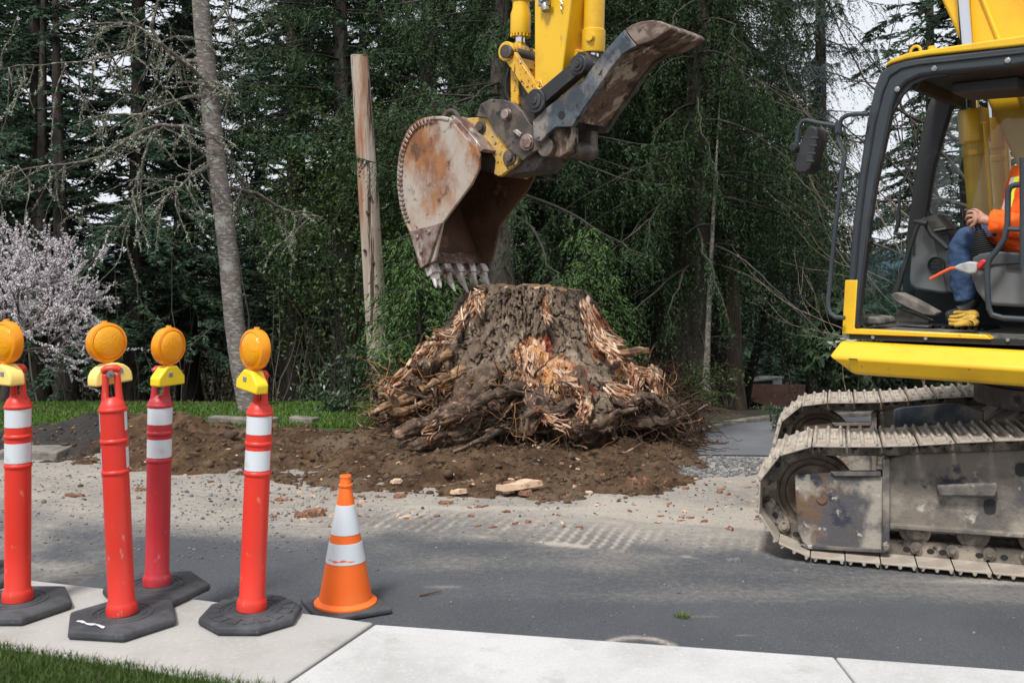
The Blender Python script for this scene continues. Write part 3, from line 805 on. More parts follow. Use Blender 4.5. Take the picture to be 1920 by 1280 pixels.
# side cutters and lip
b = MB(); plate(b, z1([(152, 992), (290, 955), (232, 1130), (202, 1150)]), blat + .03, .035)
for q in ((190, 1015), (240, 995), (205, 1080)): pin(b, z1([q])[0], blat + .03, .022, .02, 8)
b.build('side_cutter', m_lip, bucket, bevel=.006)
b = MB(); A = [p - EL * (2 * BW + .005) for p in [S(q, blat) for q in z1([(152, 992), (290, 955), (232, 1130), (202, 1150)])]]
b.prism(A, [p - EL * .03 for p in A]); b.build('side_cutter', m_bin, bucket, bevel=.006)
b = MB(); A = [S(p, blat) for p in z1([(176, 1075), (206, 1080), (226, 1128), (208, 1156), (196, 1150)])]
b.prism(A, [p - EL * 2 * BW for p in A]); lip = b.build('lip', m_liplip, bucket, bevel=.008)
tdir = (S((818, 546), blat) - S((803, 505), blat)).normalized()
tfw = tdir.cross(EL).normalized()
for i in range(5):
    lt = .06 + i * (2 * BW - .12) / 4
    c = S((803, 506), blat) - EL * lt
    mb = MB()
    jit = random.uniform(-.02, .02)
    tip = c + tdir * (.255 + jit) + tfw * (-.02)
    w0, w1_, d0 = .036, .010, .040
    mb.box(c + tdir * .0, (.095, .10, .09), (EL, tfw, tdir))
    A = [c + EL * w0 + tfw * d0, c - EL * w0 + tfw * d0, c - EL * w0 - tfw * d0, c + EL * w0 - tfw * d0]
    M_ = [p + tdir * .11 * 1.0 + (c - p) * .32 for p in A]
    T = [tip + EL * w1_ + tfw * .006, tip - EL * w1_ + tfw * .006, tip - EL * w1_ - tfw * .006, tip + EL * w1_ - tfw * .006]
    if i == 0:
        mb.prism(A, M_)
        for s in (-1, 1):
            m0 = c + tdir * .10 + EL * (s * .022); t0 = c + tdir * .19 + EL * (s * .034 + .01)
            mb.tube([m0, m0.lerp(t0, .6), t0], [.026, .020, .005], 8)
    else:
        mb.add(A + M_ + T, [(3, 2, 1, 0), (8, 9, 10, 11)] + [(k, (k + 1) % 4, 4 + (k + 1) % 4, 4 + k) for k in range(4)] + [(4 + k, 4 + (k + 1) % 4, 8 + (k + 1) % 4, 8 + k) for k in range(4)])
    mb.build('tooth', m_tooth, bucket, bevel=.007)
b = MB()
ec = [(846 + 13 * math.cos(math.pi * (1.12 - 1.25 * i / 12)), 222 - 14 * math.sin(math.pi * (1.12 - 1.25 * i / 12))) for i in range(13)]
b.tube([S(p, BL + .05) for p in ec], .022, 10); b.build('lifting_eye', m_steel, bucket)
b = MB()
ear = z1([(350, 515), (420, 505), (484, 504), (560, 580), (618, 645), (626, 672), (616, 702), (540, 758), (516, 746), (524, 690), (508, 658), (470, 630), (440, 625), (400, 590)])
plate(b, ear, BL + .20, .05); ea = b.build('ear', m_wornear, bucket, bevel=.006)
for q, r in (((462, 548), .062), ((586, 676), .072)):
    b = MB(); c = z1([q])[0]
    pin(b, c, BL + .20, r, .02, 28); pin(b, c, BL + .22, r * .5, .03, 20)
    b.build('pin', m_steel, ea, bevel=.004)
b = MB(); A = shift(ear, BL + .20, BL - .15); b.prism(A, [p - EL * .05 for p in A]); b.build('ear', m_wornear, bucket, bevel=.006)
b = MB(); plate(b, z1([(452, 632), (500, 636), (520, 660), (524, 692), (520, 742), (455, 730)]), BL + .17, .34); b.build('hinge_block', m_steel, bucket, bevel=.008)

# ---- quick coupler
b = MB()
cpl = z1([(458, 446), (500, 424), (560, 428), (600, 440), (640, 480), (668, 525), (705, 565), (735, 590), (712, 640), (680, 655), (640, 690), (600, 660), (560, 612), (520, 560), (484, 506), (440, 500)])
plate(b, cpl, BL + .235, .05)
A = shift(cpl, BL + .235, BL - .15); b.prism(A, [p - EL * .05 for p in A])
plate(b, z1([(470, 470), (560, 450), (640, 520), (690, 620), (640, 660), (560, 590)]), BL + .17, .34)
cou = b.build('coupler', m_steel, MX, bevel=.007)
b = MB()
pin(b, z1([(575, 492)])[0], BL + .235, .055, .02, 24); pin(b, z1([(575, 492)])[0], BL + .25, .044, .05, 20)
b.build('pin', m_lip, cou, bevel=.005); b = MB()
pin(b, z1([(662, 612)])[0], BL + .235, .075, .025, 24); pin(b, z1([(662, 612)])[0], BL + .26, .052, .02, 6)
plate(b, z1([(596, 562), (612, 554), (634, 572), (628, 590)]), BL + .26, .03)
b.build('pin', m_lip, cou, bevel=.005)
b = MB(); plate(b, z1([(600, 690), (700, 645), (760, 600), (745, 660), (690, 735), (600, 745), (540, 758), (560, 740)]), BL + .15, .34); b.build('hook', m_steel, cou, bevel=.008)

# ---- arm, links and hoses
def z6(pts): return [(880 + x / 5.333, y / 5.333) for x, y in pts]
b = MB()
armL = [(1002, -240)] + z6([(650, 0), (650, 870), (690, 985)]) + [(1022, 205), (1042, 205)] + z6([(905, 890), (960, 460), (1016, 0)]) + [(1106, -330)]
armL = [(1000, -300), (1002, 0), (1002, 163), (1010, 186), (1022, 205), (1040, 205), (1050, 167), (1060, 86), (1071, 0), (1092, -160), (1118, -330)]
ATH = .32
plate(b, armL, BL + .16, ATH)
arm = b.build('arm', m_paint, MX, bevel=.012, seg=3)
b = MB()       # reinforcing edge strips and the lower fork bosses
plate(b, [(1000, 150), (1014, 150), (1028, 190), (1046, 176), (1052, 196), (1030, 214), (1004, 200)], BL + .18, .36)
b.build('fork', m_chip, arm, bevel=.008)
b = MB()
c = S((1024, 2), BL + .17)
b.box(c + EL * .025, (.10, .10, .06), (EH, Vector((0, 0, 1)), EL)); b.tube([c + EL * .03 + Vector((0, 0, -.02)), c + EL * .035 + EH * -.03 + Vector((0, 0, -.10))], .034, 8)
b.disc(c + EL * .06, EL, .03, .03, 6); b.tube([c + EL * .05, c + EL * .05 - EH * .09], .022, 8)
b.build('valve_fitting', m_zinc, arm, bevel=.006)
b = MB(); cc = [(1052, 2), (1056, 8), (1052, 13), (1055, 19)]
b.tube([S(p, BL + .17) + EL * .01 for p in cc], .006, 6); b.build('chain', m_zinc, arm)
def cyl(name, p0, p1, lat, r, rod_r, split, flare=True, matb=None, head=None):
    """hydraulic cylinder between two pixel points on a lateral plane; split = where the barrel ends"""
    A, B = S(p0, lat), S(p1, lat); d = (B - A).normalized(); L_ = (B - A).length
    b = MB(); k = split * L_
    prof = [(0, 0), (r * .9, 0), (r * .9, .001)]
    if flare:
        prof = [(0, 0), (r * .84, 0), (r * .84, k - .34), (r * .94, k - .33), (r * .94, k - .30), (r * .84, k - .29), (r * .84, k - .24), (r * 1.02, k - .18), (r * 1.02, k - .02), (r * .98, k), (0, k)]
    else:
        prof = [(0, 0), (r * .92, 0), (r * .92, k - .20), (r * 1.04, k - .19), (r * 1.04, k - .02), (r, k), (0, k)]
    b.lathe(prof, 28, A, d)
    if flare:
        X, Y = frame(d)
        for i in range(16):
            a = 2 * math.pi * i / 16
            b.disc(A + d * (k + .008) + (X * math.cos(a) + Y * math.sin(a)) * r * .88, d, .012, .03, 6)
    o = b.build(name, matb or m_paint, MX, smooth=30)
    b = MB(); b.tube([A + d * (k - .05), B], rod_r, 20); b.build('rod', m_chrome, o)
    return o, B, d
bc, e, d = cyl('bucket_cylinder', (986, -330), (975, 88), BL, .092, .045, .945)
b = MB()                    # rod eye on the linkage pin
b.tube([S((975, 80), BL), S((974, 96), BL)], [.05, .06], 16); b.disc(S((974, 98), BL), EL, .075, .13, 24)
b.build('rod_eye', m_chip, bc, bevel=.004)
pL, pE = (950, 97), (1004, 178)
def linkbar(name, p0, p1, lat, th, w0, w1, m, r0=.078, r1=.078, holes=True):
    b = MB()
    A, B = S(p0, lat), S(p1, lat); d = (B - A).normalized(); nn = d.cross(EL).normalized()
    b.prism([A + nn * w0, B + nn * w1, B - nn * w1, A - nn * w0], [q - EL * th for q in (A + nn * w0, B + nn * w1, B - nn * w1, A - nn * w0)])
    b.disc(A - EL * (th / 2 - .006), EL, r0, th + .02, 28); b.disc(B - EL * (th / 2 - .006), EL, r1, th + .02, 28)
    o = b.build(name, m, MX, bevel=.006)
    for q, r in ((A, r0), (B, r1)):
        b = MB(); b.disc(q + EL * .012, EL, r * .66, .03, 24); b.disc(q + EL * .028, EL, r * .30, .016, 12)
        b.build('pin', m_steel if m is m_chip else m_blk, o, bevel=.003)
    return o
linkbar('link', pL, pE, BL + .20, .055, .062, .058, m_chip, .088, .07)
A_ = [S(p, BL + .20) - EL * .345 for p in (pL, pE)]
b = MB(); d = (A_[1] - A_[0]).normalized(); nn = d.cross(EL).normalized()
b.prism([A_[0] + nn * .06, A_[1] + nn * .06, A_[1] - nn * .06, A_[0] - nn * .06], [q - EL * .05 for q in (A_[0] + nn * .06, A_[1] + nn * .06, A_[1] - nn * .06, A_[0] - nn * .06)])
b.disc(A_[0], EL, .085, .06, 24); b.build('link', m_chip, MX, bevel=.006)
b = MB(); b.tube([S(pL, BL + .24), S(pL, BL + .24) - EL * .46], .055, 20); b.build('linkage_pin', m_steel, MX, bevel=.004)
b = MB()
plate(b, [(957, 122), (972, 118), (972, 196), (966, 206), (957, 190)], BL + .12, .05)
A = shift([(957, 122), (972, 118), (972, 196), (966, 206), (957, 190)], BL + .12, BL - .08); b.prism(A, [p - EL * .05 for p in A])
plate(b, [(958, 104), (974, 104), (974, 126), (958, 126)], BL + .11, .22)
b.build('bucket_link', m_chip, MX, bevel=.006)
b = MB(); plate(b, [(972, 130), (988, 150), (1000, 196), (1006, 240), (992, 246), (976, 210)], BL + .10, .20); b.build('hanger', m_steel, MX, bevel=.008)
b = MB()
for pts, r in (([(955, 128), (949, 150), (949, 172), (956, 190), (968, 205)], .016), ([(1060, 150), (1052, 178), (1042, 190), (1030, 200)], .014), ([(990, 170), (985, 200), (992, 230), (1004, 243)], .02)):
    b.tube([S(p, BL + .02) for p in pts], r, 8)
b.build('hose', m_hose, arm)
b = MB(); b.tube([S(p, BL - .17) for p in ((1118, -250), (1112, -60), (1108, 20), (1105, 62))], .027, 10); b.build('thumb_hose', m_hose, arm)
# ---- thumb, its link and cylinder
linkbar('thumb_link', (1085, 122), (1005, 190), BL + .30, .10, .062, .066, m_blk, .085, .105)
tc_, e, d = cyl('thumb_cylinder', (1122, -300), (1112, 118), BL - .06, .098, .05, .955, flare=False)
b = MB(); b.disc(S((1107, 70), BL + .04), EL, .035, .04, 14); b.tube([S((1102, 66), BL + .03), S((1115, 68), BL - .02)], .022, 10); b.build('port', m_paint, tc_)
b = MB(); b.disc(S((1108, 122), BL - .04), EL, .09, .30, 24); plate(b, [(1078, 112), (1096, 104), (1118, 120), (1098, 136)], BL + .16, .30)
b.build('thumb_pivot', m_blk, MX, bevel=.006)
b = MB()
plate(b, [(1074, 96), (1082, 92), (1104, 98), (1098, 106), (1084, 104), (1080, 122), (1072, 122)], BL + .02, .10); b.build('bracket', m_chip, arm, bevel=.005); b = MB(); plate(b, z6([(1135, 175), (1150, 150), (1195, 165), (1190, 250), (1140, 265)]), BL - .13, .04)
b.build('bracket', m_chip, arm, bevel=.005)
th_ = z1([(682, 522), (740, 462), (820, 402), (900, 340), (960, 262), (1010, 198), (1076, 128), (1098, 160), (1128, 196), (1070, 230), (1020, 290), (960, 380), (905, 460), (852, 544), (782, 545), (742, 580), (712, 612), (690, 600)])
TW = .27
b = MB(); plate(b, th_, BL + TW, .05); thumb = b.build('thumb', m_blue, MX, bevel=.006)
b = MB(); A = shift(th_, BL + TW, BL - TW + .05); b.prism(A, [p - EL * .05 for p in A]); b.build('side_plate', m_steel, thumb, bevel=.006)
body = z1([(760, 470), (830, 412), (905, 352), (965, 272), (1016, 206), (1084, 140), (1150, 112), (1200, 108), (1180, 178), (1126, 186), (1066, 222), (1014, 284), (954, 374), (898, 452), (850, 520)])
b = MB(); A = shift(body, BL + TW, BL + TW - .05); b.prism(A, [p - EL * (2 * TW - .10) for p in A]); b.build('inner_face', m_thumbin, thumb, bevel=.006, seg=3)
fing = z1([(1079, 125), (1110, 106), (1150, 92), (1190, 87), (1230, 91), (1262, 104), (1278, 118), (1274, 130), (1240, 150), (1190, 180), (1132, 197), (1102, 160)])
for i in range(4):
    A = shift(fing, BL + TW, BL + TW + .004 - i * .145); b = MB(); b.prism(A, [p - EL * .105 for p in A])
    b.build('thumb_finger', m_finger, thumb, bevel=.012, seg=3, smooth=50)
b = MB()
r2 = random.Random(3)
for i in range(34):       # torn, saw-like wear along the fingers' inner edge
    t = i / 33; a = S(z1([(1190, 184)])[0], BL + TW).lerp(S(z1([(1010, 290)])[0], BL + TW), t) - EL * .052
    dd = (S(z1([(1010, 290)])[0], BL + TW) - S(z1([(1190, 184)])[0], BL + TW)).normalized()
    b.add([a, a + dd * .03, a + dd * .015 - Vector((0, 0, r2.uniform(.01, .03))) - EL * .01, a + dd * .015 - EL * .03], [(0, 1, 2), (0, 1, 3), (1, 2, 3), (0, 2, 3)])
b.build('worn_edge', m_thumbin, thumb)
b = MB(); pin(b, (1053, 216), BL + TW, .035, .006, 20); b.build('locating_hole', m_under, thumb)
b = MB()                    # thumb hinge block
hb_ = z1([(742, 590), (782, 545), (852, 544), (850, 600), (840, 650), (800, 676), (750, 668), (725, 640)])
plate(b, hb_, BL + .17, .10); b.build('hinge_block', m_thumbin, thumb, bevel=.01, seg=3)
b = MB(); A = shift(hb_, BL + .17, BL - .12); b.prism(A, [p - EL * .10 for p in A]); b.build('hinge_block', m_steel, thumb, bevel=.01)
b = MB(); b.tube([S(z1([(735, 630)])[0], BL + .23), S(z1([(735, 630)])[0], BL + .23) - EL * .5], .085, 24)
b.tube([S(z1([(850, 640)])[0], BL + .10), S(z1([(850, 640)])[0], BL + .10) - EL * .3], .075, 24); b.build('hinge_tube', m_steel, thumb, bevel=.005)

# ---- boom (runs from the body up over the frame to the arm's head)
uA, zA = su(1046, -300, BL)
b = MB()
bl = [(.02, 1.45), (.30, 2.30), (.75, 3.41), (1.30, 4.45), (2.1, 5.35), (3.1, 5.95), (uA - .2, zA + .62), (uA + .12, zA + .66), (uA + .16, zA + .95), (uA - .2, zA + 1.05), (2.9, 6.55), (1.7, 6.12), (.72, 5.05), (.02, 3.65), (-.42, 2.3), (-.5, 1.6), (-.35, 1.3)]
A = [mp(u, BL + .19, z) for u, z in bl]
b.prism(A, [p - EL * .38 for p in A])
boom = b.build('boom', m_paint, MX, bevel=.02, seg=3)
b = MB()
ah = [(uA - .30, zA - .25), (uA + .32, zA - .2), (uA + .35, zA + .4), (uA + .15, zA + 1.35), (uA - .1, zA + 1.3), (uA - .2, zA + .5)]
A = [mp(u, BL + .16, z) for u, z in ah]; b.prism(A, [p - EL * .32 for p in A]); b.build('arm_head', m_paint, arm, bevel=.015)
b = MB()
st = [(.10, 2.25), (.52, 3.45), (1.05, 4.45)]
b.tube([mp(u, BL + .197, z) for u, z in st], .018, 8); b.build('pipe', m_paint, boom)
for lt in (.25, -.25):
    A, B = mp(.43, BL + lt, 1.22), mp(.66, BL + lt, 4.25)
    d = (B - A).normalized(); L_ = (B - A).length
    b = MB(); k = .475 * L_
    b.lathe([(0, 0), (.078, 0), (.078, k - .30), (.084, k - .29), (.084, k - .26), (.078, k - .25), (.078, k - .22), (.092, k - .20), (.092, k - .01), (.087, k), (0, k)], 28, A, d)
    o = b.build('boom_cylinder', m_paint, MX, smooth=30)
    b = MB(); b.tube([A + d * (k - .03), B], .040, 20); b.build('rod', m_chrome, o)
    b = MB(); X, Y = frame(d); b.tube([A + d * .3 + EL * .07 + EH * -.08, A + d * (k - .10) + EL * .07 + EH * -.08, A + d * (k - .06) + EL * .06], .013, 8); b.build('pipe', m_paint, o)
    b = MB(); b.disc(B, EL, .10, .14, 24); b.build('rod_eye', m_paint, o)

# ---- cab
m_mat_floor = mat('dusty_floor', (0.10, 0.095, 0.088), [dict(c=(0.20, 0.185, 0.165), s=7, lo=.45, hi=.65), dict(c=(0.03, 0.03, 0.03), s=13, lo=.55, hi=.7)], rough=.9)
m_trim = mat('grey_cab_trim', (0.145, 0.147, 0.148), [dict(c=(0.11, 0.11, 0.11), s=3, lo=.45, hi=.7)], rough=.65, bump=(300, .15, .002))
m_trim2 = mat('dark_grey_cab_trim', (0.060, 0.062, 0.066), rough=.6)
m_bk = mat('matt_black_trim', (0.016, 0.017, 0.018), [dict(c=(0.04, 0.04, 0.04), s=6, lo=.5, hi=.7)], rough=.6)
m_scr = mat('dull_screen', (0.075, 0.072, 0.060), rough=.15)
m_pedal = mat('muddy_pedal', (0.20, 0.175, 0.15), [dict(c=(0.09, 0.08, 0.07), s=9, lo=.45, hi=.62)], rough=.9, bump=(30, .4, .008))
m_lever = mat('lever_body', (0.40, 0.40, 0.39), [dict(c=(0.25, 0.25, 0.24), s=12, lo=.5, hi=.7)], rough=.55)
m_rodo = mat('orange_red_rod', (0.72, 0.10, 0.03), rough=.4)
m_rede = mat('red_end', (0.62, 0.03, 0.025), rough=.4)
m_glass = glassmat('cab_glass', (0.86, 0.92, 0.88), .06)
m_glass2 = glassmat('tinted_glass', (0.60, 0.82, 0.86), .05)
NL, FL = 1.45, .45
CW = NL - FL
def xr(b, pts, lat, th): return plate(b, pts, lat, th)
rear = -.78
outer_ = [S(p, NL) for p in ((1580, 624), (1590, 520), (1598, 420), (1610, 328), (1624, 230), (1639, 164), (1650, 136), (1668, 119), (1700, 110), (1920, 84))] + [mp(rear, NL, 2.80), mp(rear - .06, NL, 2.70), mp(rear - .06, NL, 1.25)]
inner_ = [mp(rear + .07, NL, 1.31), mp(rear + .07, NL, 2.66)] + [S(p, NL) for p in ((1920, 121), (1890, 126), (1770, 137), (1724, 143), (1700, 154), (1682, 172), (1672, 200), (1665, 235), (1652, 295), (1640, 350), (1631, 410), (1620, 500), (1607, 614))]
b = MB()
nO = len(outer_)
ring_ = outer_ + [mp(rear - .06, NL, 1.25), S((1920, 636), NL), S((1580, 626), NL)]
# near side frame: pillar + roof rail + rear pillar + sill as separate closed prisms
def pr(b, A, th, d=None): b.prism(A, [p - EL * th for p in A])
inn = [S(p, NL) for p in ((1607, 614), (1620, 500), (1631, 410), (1640, 350), (1652, 295), (1665, 235), (1672, 200), (1682, 172), (1700, 154), (1724, 143), (1770, 137), (1890, 126), (1920, 121))] + [mp(rear + .07, NL, 2.66), mp(rear + .07, NL, 1.31)]
poly = outer_ + [mp(rear + .07, NL, 1.25)] + inn[::-1]
pr(b, poly, .075)
cab = b.build('cab', m_slate, MX, bevel=.018, seg=3)
b = MB()
seal = [S(p, NL - .02) for p in ((1607, 612), (1620, 500), (1631, 410), (1640, 350), (1652, 295), (1665, 235), (1672, 200))]
for k, (o1, rr) in enumerate(((.012, .007),)):
    b.tube([p - EH * .004 + EL * .012 for p in seal], .009, 8)
b.tube([S(p, NL + .004) for p in ((1603, 522), (1612, 420), (1624, 328), (1640, 232), (1655, 172), (1668, 142), (1690, 128), (1720, 121), (1920, 99))], .007, 8)
b.build('door_seal', m_bk, cab)
b = MB()
gus = [S(p, NL - .03) for p in ((1668, 215), (1672, 190), (1684, 166), (1702, 150), (1726, 140), (1775, 134), (1775, 140), (1735, 147), (1712, 158), (1692, 178), (1672, 214))]
pr(b, gus, .03); b.build('gusset', m_slate, cab)
b = MB()
for p in ((1683, 168), (1752, 129), (1890, 114)): b.disc(S(p, NL) + EL * .004, EL, .015, .012, 16); b.disc(S(p, NL) + EL * .008, EL, .009, .012, 6)
b.build('bolt', m_zinc, cab, bevel=.002)
b = MB(); pr(b, [p for p in shift([(1580, 624), (1590, 520), (1598, 420), (1610, 328), (1624, 230), (1639, 164), (1650, 136), (1668, 119), (1700, 110), (1920, 84), (1920, 118), (1760, 130), (1706, 146), (1688, 166), (1672, 220), (1652, 300), (1634, 420), (1622, 500), (1610, 615)], NL, FL + .06)], .06)
pr(b, [mp(rear - .06, FL + .06, 1.25), mp(rear - .06, FL + .06, 2.8), mp(rear + .1, FL + .06, 2.8), mp(rear + .1, FL + .06, 1.25)], .06)
uu, zz = su(1920, 84, NL); u2, z2 = su(1920, 118, NL)
pr(b, [mp(uu, FL + .06, zz), mp(rear, FL + .06, 2.80), mp(rear, FL + .06, 2.66), mp(u2, FL + .06, z2)], .06)
b.build('far_frame', m_bk, cab, bevel=.012)
b = MB()                      # lower right wall with a rounded window corner, rear wall
pr(b, [mp(.93, FL + .06, 1.28), mp(.93, FL + .06, 1.50), mp(.60, FL + .06, 1.62), mp(rear, FL + .06, 1.66), mp(rear, FL + .06, 1.28)], .018)
cor = [(1724, 420), (1727, 350), (1738, 270), (1752, 200), (1772, 166), (1800, 152), (1762, 160), (1740, 172), (1722, 280), (1708, 420)]
pr(b, [S(p, FL + .055) for p in ((1706, 560), (1714, 440), (1722, 360), (1732, 372), (1742, 398), (1760, 415), (1790, 424), (1990, 432), (1990, 606), (1706, 600))], .018)
b.prism([mp(rear - .05, NL - .08, 1.28), mp(rear - .05, FL + .06, 1.28), mp(rear - .05, FL + .06, 1.75), mp(rear - .05, NL - .08, 1.75)], [mp(rear + .0, NL - .08, 1.28), mp(rear + .0, FL + .06, 1.28), mp(rear + .0, FL + .06, 1.75), mp(rear + .0, NL - .08, 1.75)])
b.build('inner_wall', m_bk, cab, bevel=.01)
b = MB()
pr(b, [S(p, FL + .055) for p in ((1744, 205), (1752, 184), (1760, 172), (1780, 162), (1850, 150), (1850, 168), (1824, 176), (1800, 190), (1780, 210), (1766, 232), (1752, 270))], .04)
b.build('window_corner', m_bk, cab, bevel=.006)
b = MB()
hd = [su(p[0], p[1], NL) for p in ((1672, 128), (1684, 160), (1712, 166), (1730, 120))]
A = [mp(u, NL - .07, z) for u, z in hd]; b.prism(A, [p - EL * (CW - .14) for p in A])
pr(b, [mp(.55, NL - .07, 2.72), mp(.55, NL - .07, 2.78), mp(rear, NL - .07, 2.80), mp(rear, NL - .07, 2.72)], CW - .14)
b.build('headliner', m_bk, cab, bevel=.01)
b = MB(); pr(b, [mp(.45, 1.15, 2.66), mp(.45, 1.15, 2.72), mp(.1, 1.15, 2.72), mp(.1, 1.15, 2.65)], .35); b.build('ceiling_console', m_trim2, cab, bevel=.01)
roofp = [S(p, NL + .01) for p in ((1657, 126), (1665, 115), (1680, 107), (1702, 99), (1740, 93), (1920, 66))] + [mp(rear - .02, NL + .01, 2.90), mp(rear - .08, NL + .01, 2.80)] + [S(p, NL + .01) for p in ((1920, 85), (1740, 104), (1700, 111), (1672, 119))]
b = MB(); b.prism(roofp, [p - EL * (CW + .02) for p in roofp]); roof = b.build('roof', m_paint, cab, bevel=.022, seg=4)
b = MB()
c = S((1717, 97), NL - .06)
b.tube([c + EH * (.028 * math.cos(a)) + Vector((0, 0, .030 * math.sin(a))) for a in [math.pi * i / 8 for i in range(9)]], .008, 8)
b.build('lifting_eye', m_paint, roof)
b = MB(); c = S((1747, 94), NL - .06); b.disc(c + Vector((0, 0, .005)), (0, 0, 1), .020, .03, 6); b.build('roof_bolt', m_paint, roof)
b = MB(); sl = [S(p, NL + .006) for p in ((1584.5, 525), (1607.5, 525), (1601.5, 616.5), (1848, 628), (1858, 636), (1578.5, 625.5))]
pr(b, sl, .085); b.build('sill', m_paint, cab, bevel=.004)
b = MB(); pr(b, [S(p, NL - .01) for p in ((1592, 626), (1920, 638))] + [mp(rear, NL - .01, 1.27), mp(rear, NL - .01, 1.235)] + [S(p, NL - .01) for p in ((1920, 648), (1592, 636))], .9); b.build('cab_mount', m_under, cab)
b = MB()
for x in (1637, 1736, 1890): b.disc(S((x, 632 + (x - 1637) * .02), NL - .005) , EL, .010, .012, 8)
b.build('mount_bolt', m_zinc, cab)
b = MB(); pr(b, [mp(.93, NL - .08, 1.25), mp(.95, NL - .08, 1.303), mp(rear, NL - .08, 1.303), mp(rear, NL - .08, 1.25)], CW - .12); fl = b.build('cab_floor', m_mat_floor, cab, bevel=.004)
b = MB()
for k in range(9):
    u = .62 - k * .036
    A = [mp(u, 1.02, 1.304 + k * -.0), mp(u - .022, 1.02, 1.304), mp(u - .022, 1.02, 1.316), mp(u, 1.02, 1.316)]; b.prism(A, [p - EL * .34 for p in A])
b.build('floor_ribs', m_bk, fl, bevel=.002)
def pane(name, pts, m):
    b = MB(); b.add(pts, [tuple(range(len(pts)))]); return b.build(name, m, cab, smooth=0)
uf0, zf0 = su(1609, 610, NL); uf1, zf1 = su(1627, 463, NL)
A = [mp(uf0 + .01, NL - .03, zf0 - .01), mp(uf1 + .01, NL - .03, zf1)]
pane('front_glass', [A[0], A[1], A[1] - EL * (CW - .06), A[0] - EL * (CW - .06)], m_glass2)
pane('right_glass', [S(p, FL + .03) for p in ((1700, 520), (1748, 190), (1765, 168), (1920, 148))] + [mp(rear + .1, FL + .03, 2.7), mp(rear + .1, FL + .03, 1.6)], m_glass)
# handrail in the door opening
b = MB()
hr = [(1985, 340), (1920, 346), (1903, 347), (1894, 351), (1890, 361), (1889.5, 390), (1889, 420), (1883, 449), (1870, 468), (1858, 482), (1853, 492), (1851, 513), (1852, 550), (1854, 577), (1860, 590), (1881, 596), (1913, 598), (1960, 600)]
b.tube([S(p, 1.40) for p in hr], .0155, 12)
b.tube([S(p, 1.40) for p in ((1889, 429), (1925, 431))], .014, 10)
b.tube([S(p, 1.42) for p in ((1918, 296), (1918, 505))], .016, 10)
b.build('handrail', m_slate, cab)
# mirror on its bracket
b = MB()
ML = 1.50
b.tube([S(p, ML) for p in ((1628, 214), (1606, 214), (1590, 216), (1579, 222), (1573, 234), (1571, 248), (1571, 262), (1576, 273), (1583, 286), (1583, 300), (1580, 315), (1574, 361), (1567, 420), (1559, 499), (1553, 560), (1553, 575), (1557, 587), (1566, 594), (1584, 596))], .013, 10)
b.tube([S(p, ML) for p in ((1573, 237), (1556, 234), (1537, 231), (1514, 226), (1505, 227), (1499, 236), (1496, 250), (1494, 268))], .013, 10)
b.tube([S(p, ML) for p in ((1573, 228), (1571, 250))], .021, 12); b.disc(S((1571, 248), ML) + EL * .02, EL, .008, .02, 6)
b.build('mirror_bracket', m_slate, cab)
b = MB()
mo = [(1517, 238), (1524, 236), (1534, 239), (1536.5, 245), (1535, 265), (1527, 304), (1522, 318), (1514, 325), (1500, 326), (1493, 320), (1493, 306), (1501, 276), (1512, 248)]
A = [S(p, ML - .02) for p in mo]; b.prism([a + EL * .025 for a in A], [a - EL * .11 for a in A])
mir = b.build('mirror', m_bk, cab, bevel=.012, seg=3)
for k in range(4):
    b = MB(); t = .15 + k * .22; b.prism([S((1536 - 12 * t + dx, 246 + 66 * t + dy), ML + .008) for dx, dy in ((-14, 0), (0, 1), (0, 4), (-14, 3))], [S((1536 - 12 * t + dx, 246 + 66 * t + dy), ML - .01) for dx, dy in ((-14, 0), (0, 1), (0, 4), (-14, 3))]); b.build('mirror_rib', m_slate, mir)
b = MB(); b.lathe([(0, -.03), (.02, -.03), (.03, -.015), (.033, 0), (.03, .015), (.02, .03), (0, .03)], 16, S((1490, 277), ML), EL); b.build('mirror_knob', m_bk, mir)
# console, monitor, armrest, levers
b = MB(); pr(b, [S(p, .86) for p in ((1718, 420), (1727, 408), (1752, 404), (1778, 437), (1785, 470), (1792, 520), (1786, 548), (1768, 551), (1716, 543), (1706, 535), (1704, 520), (1708, 470))], .28); con = b.build('console', m_trim, cab, bevel=.018, seg=3)
b = MB(); pr(b, [S(p, .865) for p in ((1748, 440), (1778, 437), (1786, 470), (1794, 522), (1788, 550), (1774, 548), (1768, 520), (1754, 470))], .05); b.build('console_trim', m_trim2, con, bevel=.008)
b = MB(); c = S((1756, 497), .87); b.lathe([(.0, -.02), (.040, -.015), (.042, .004), (.048, .008), (.053, .002), (.053, -.02)], 32, c, EL)
for k in (-1, 0, 1): b.box(c + EL * .0 + Vector((0, 0, k * .022)), (.07, .012, .006), (EH, EL, Vector((0, 0, 1))))
b.build('air_vent', m_bk, con)
b = MB()
for k in range(9): b.box(S((1712.5, 440 + k * 4.6), .865), (.022, .01, .006), (EH, EL, Vector((0, 0, 1))))
b.build('vent_slots', m_bk, con)
b = MB(); A = [S(p, .93) for p in ((1727, 410), (1756, 402), (1778, 430), (1744, 437))]; b.prism([a + EL * .02 for a in A], [a - EL * .08 - EH * .02 for a in A]); mon = b.build('monitor', m_trim2, cab, bevel=.008)
b = MB(); b.add([S(p, .953) for p in ((1733, 410.5), (1755, 404.5), (1771, 424), (1745, 429))], [(0, 1, 2, 3)]); b.build('screen', m_scr, mon, smooth=0)
b = MB(); b.add([S(p, .953) for p in ((1746, 430.5), (1772, 425.5), (1774.5, 429), (1747, 434))], [(0, 1, 2, 3)]); b.build('button_row', m_trim, mon, smooth=0)
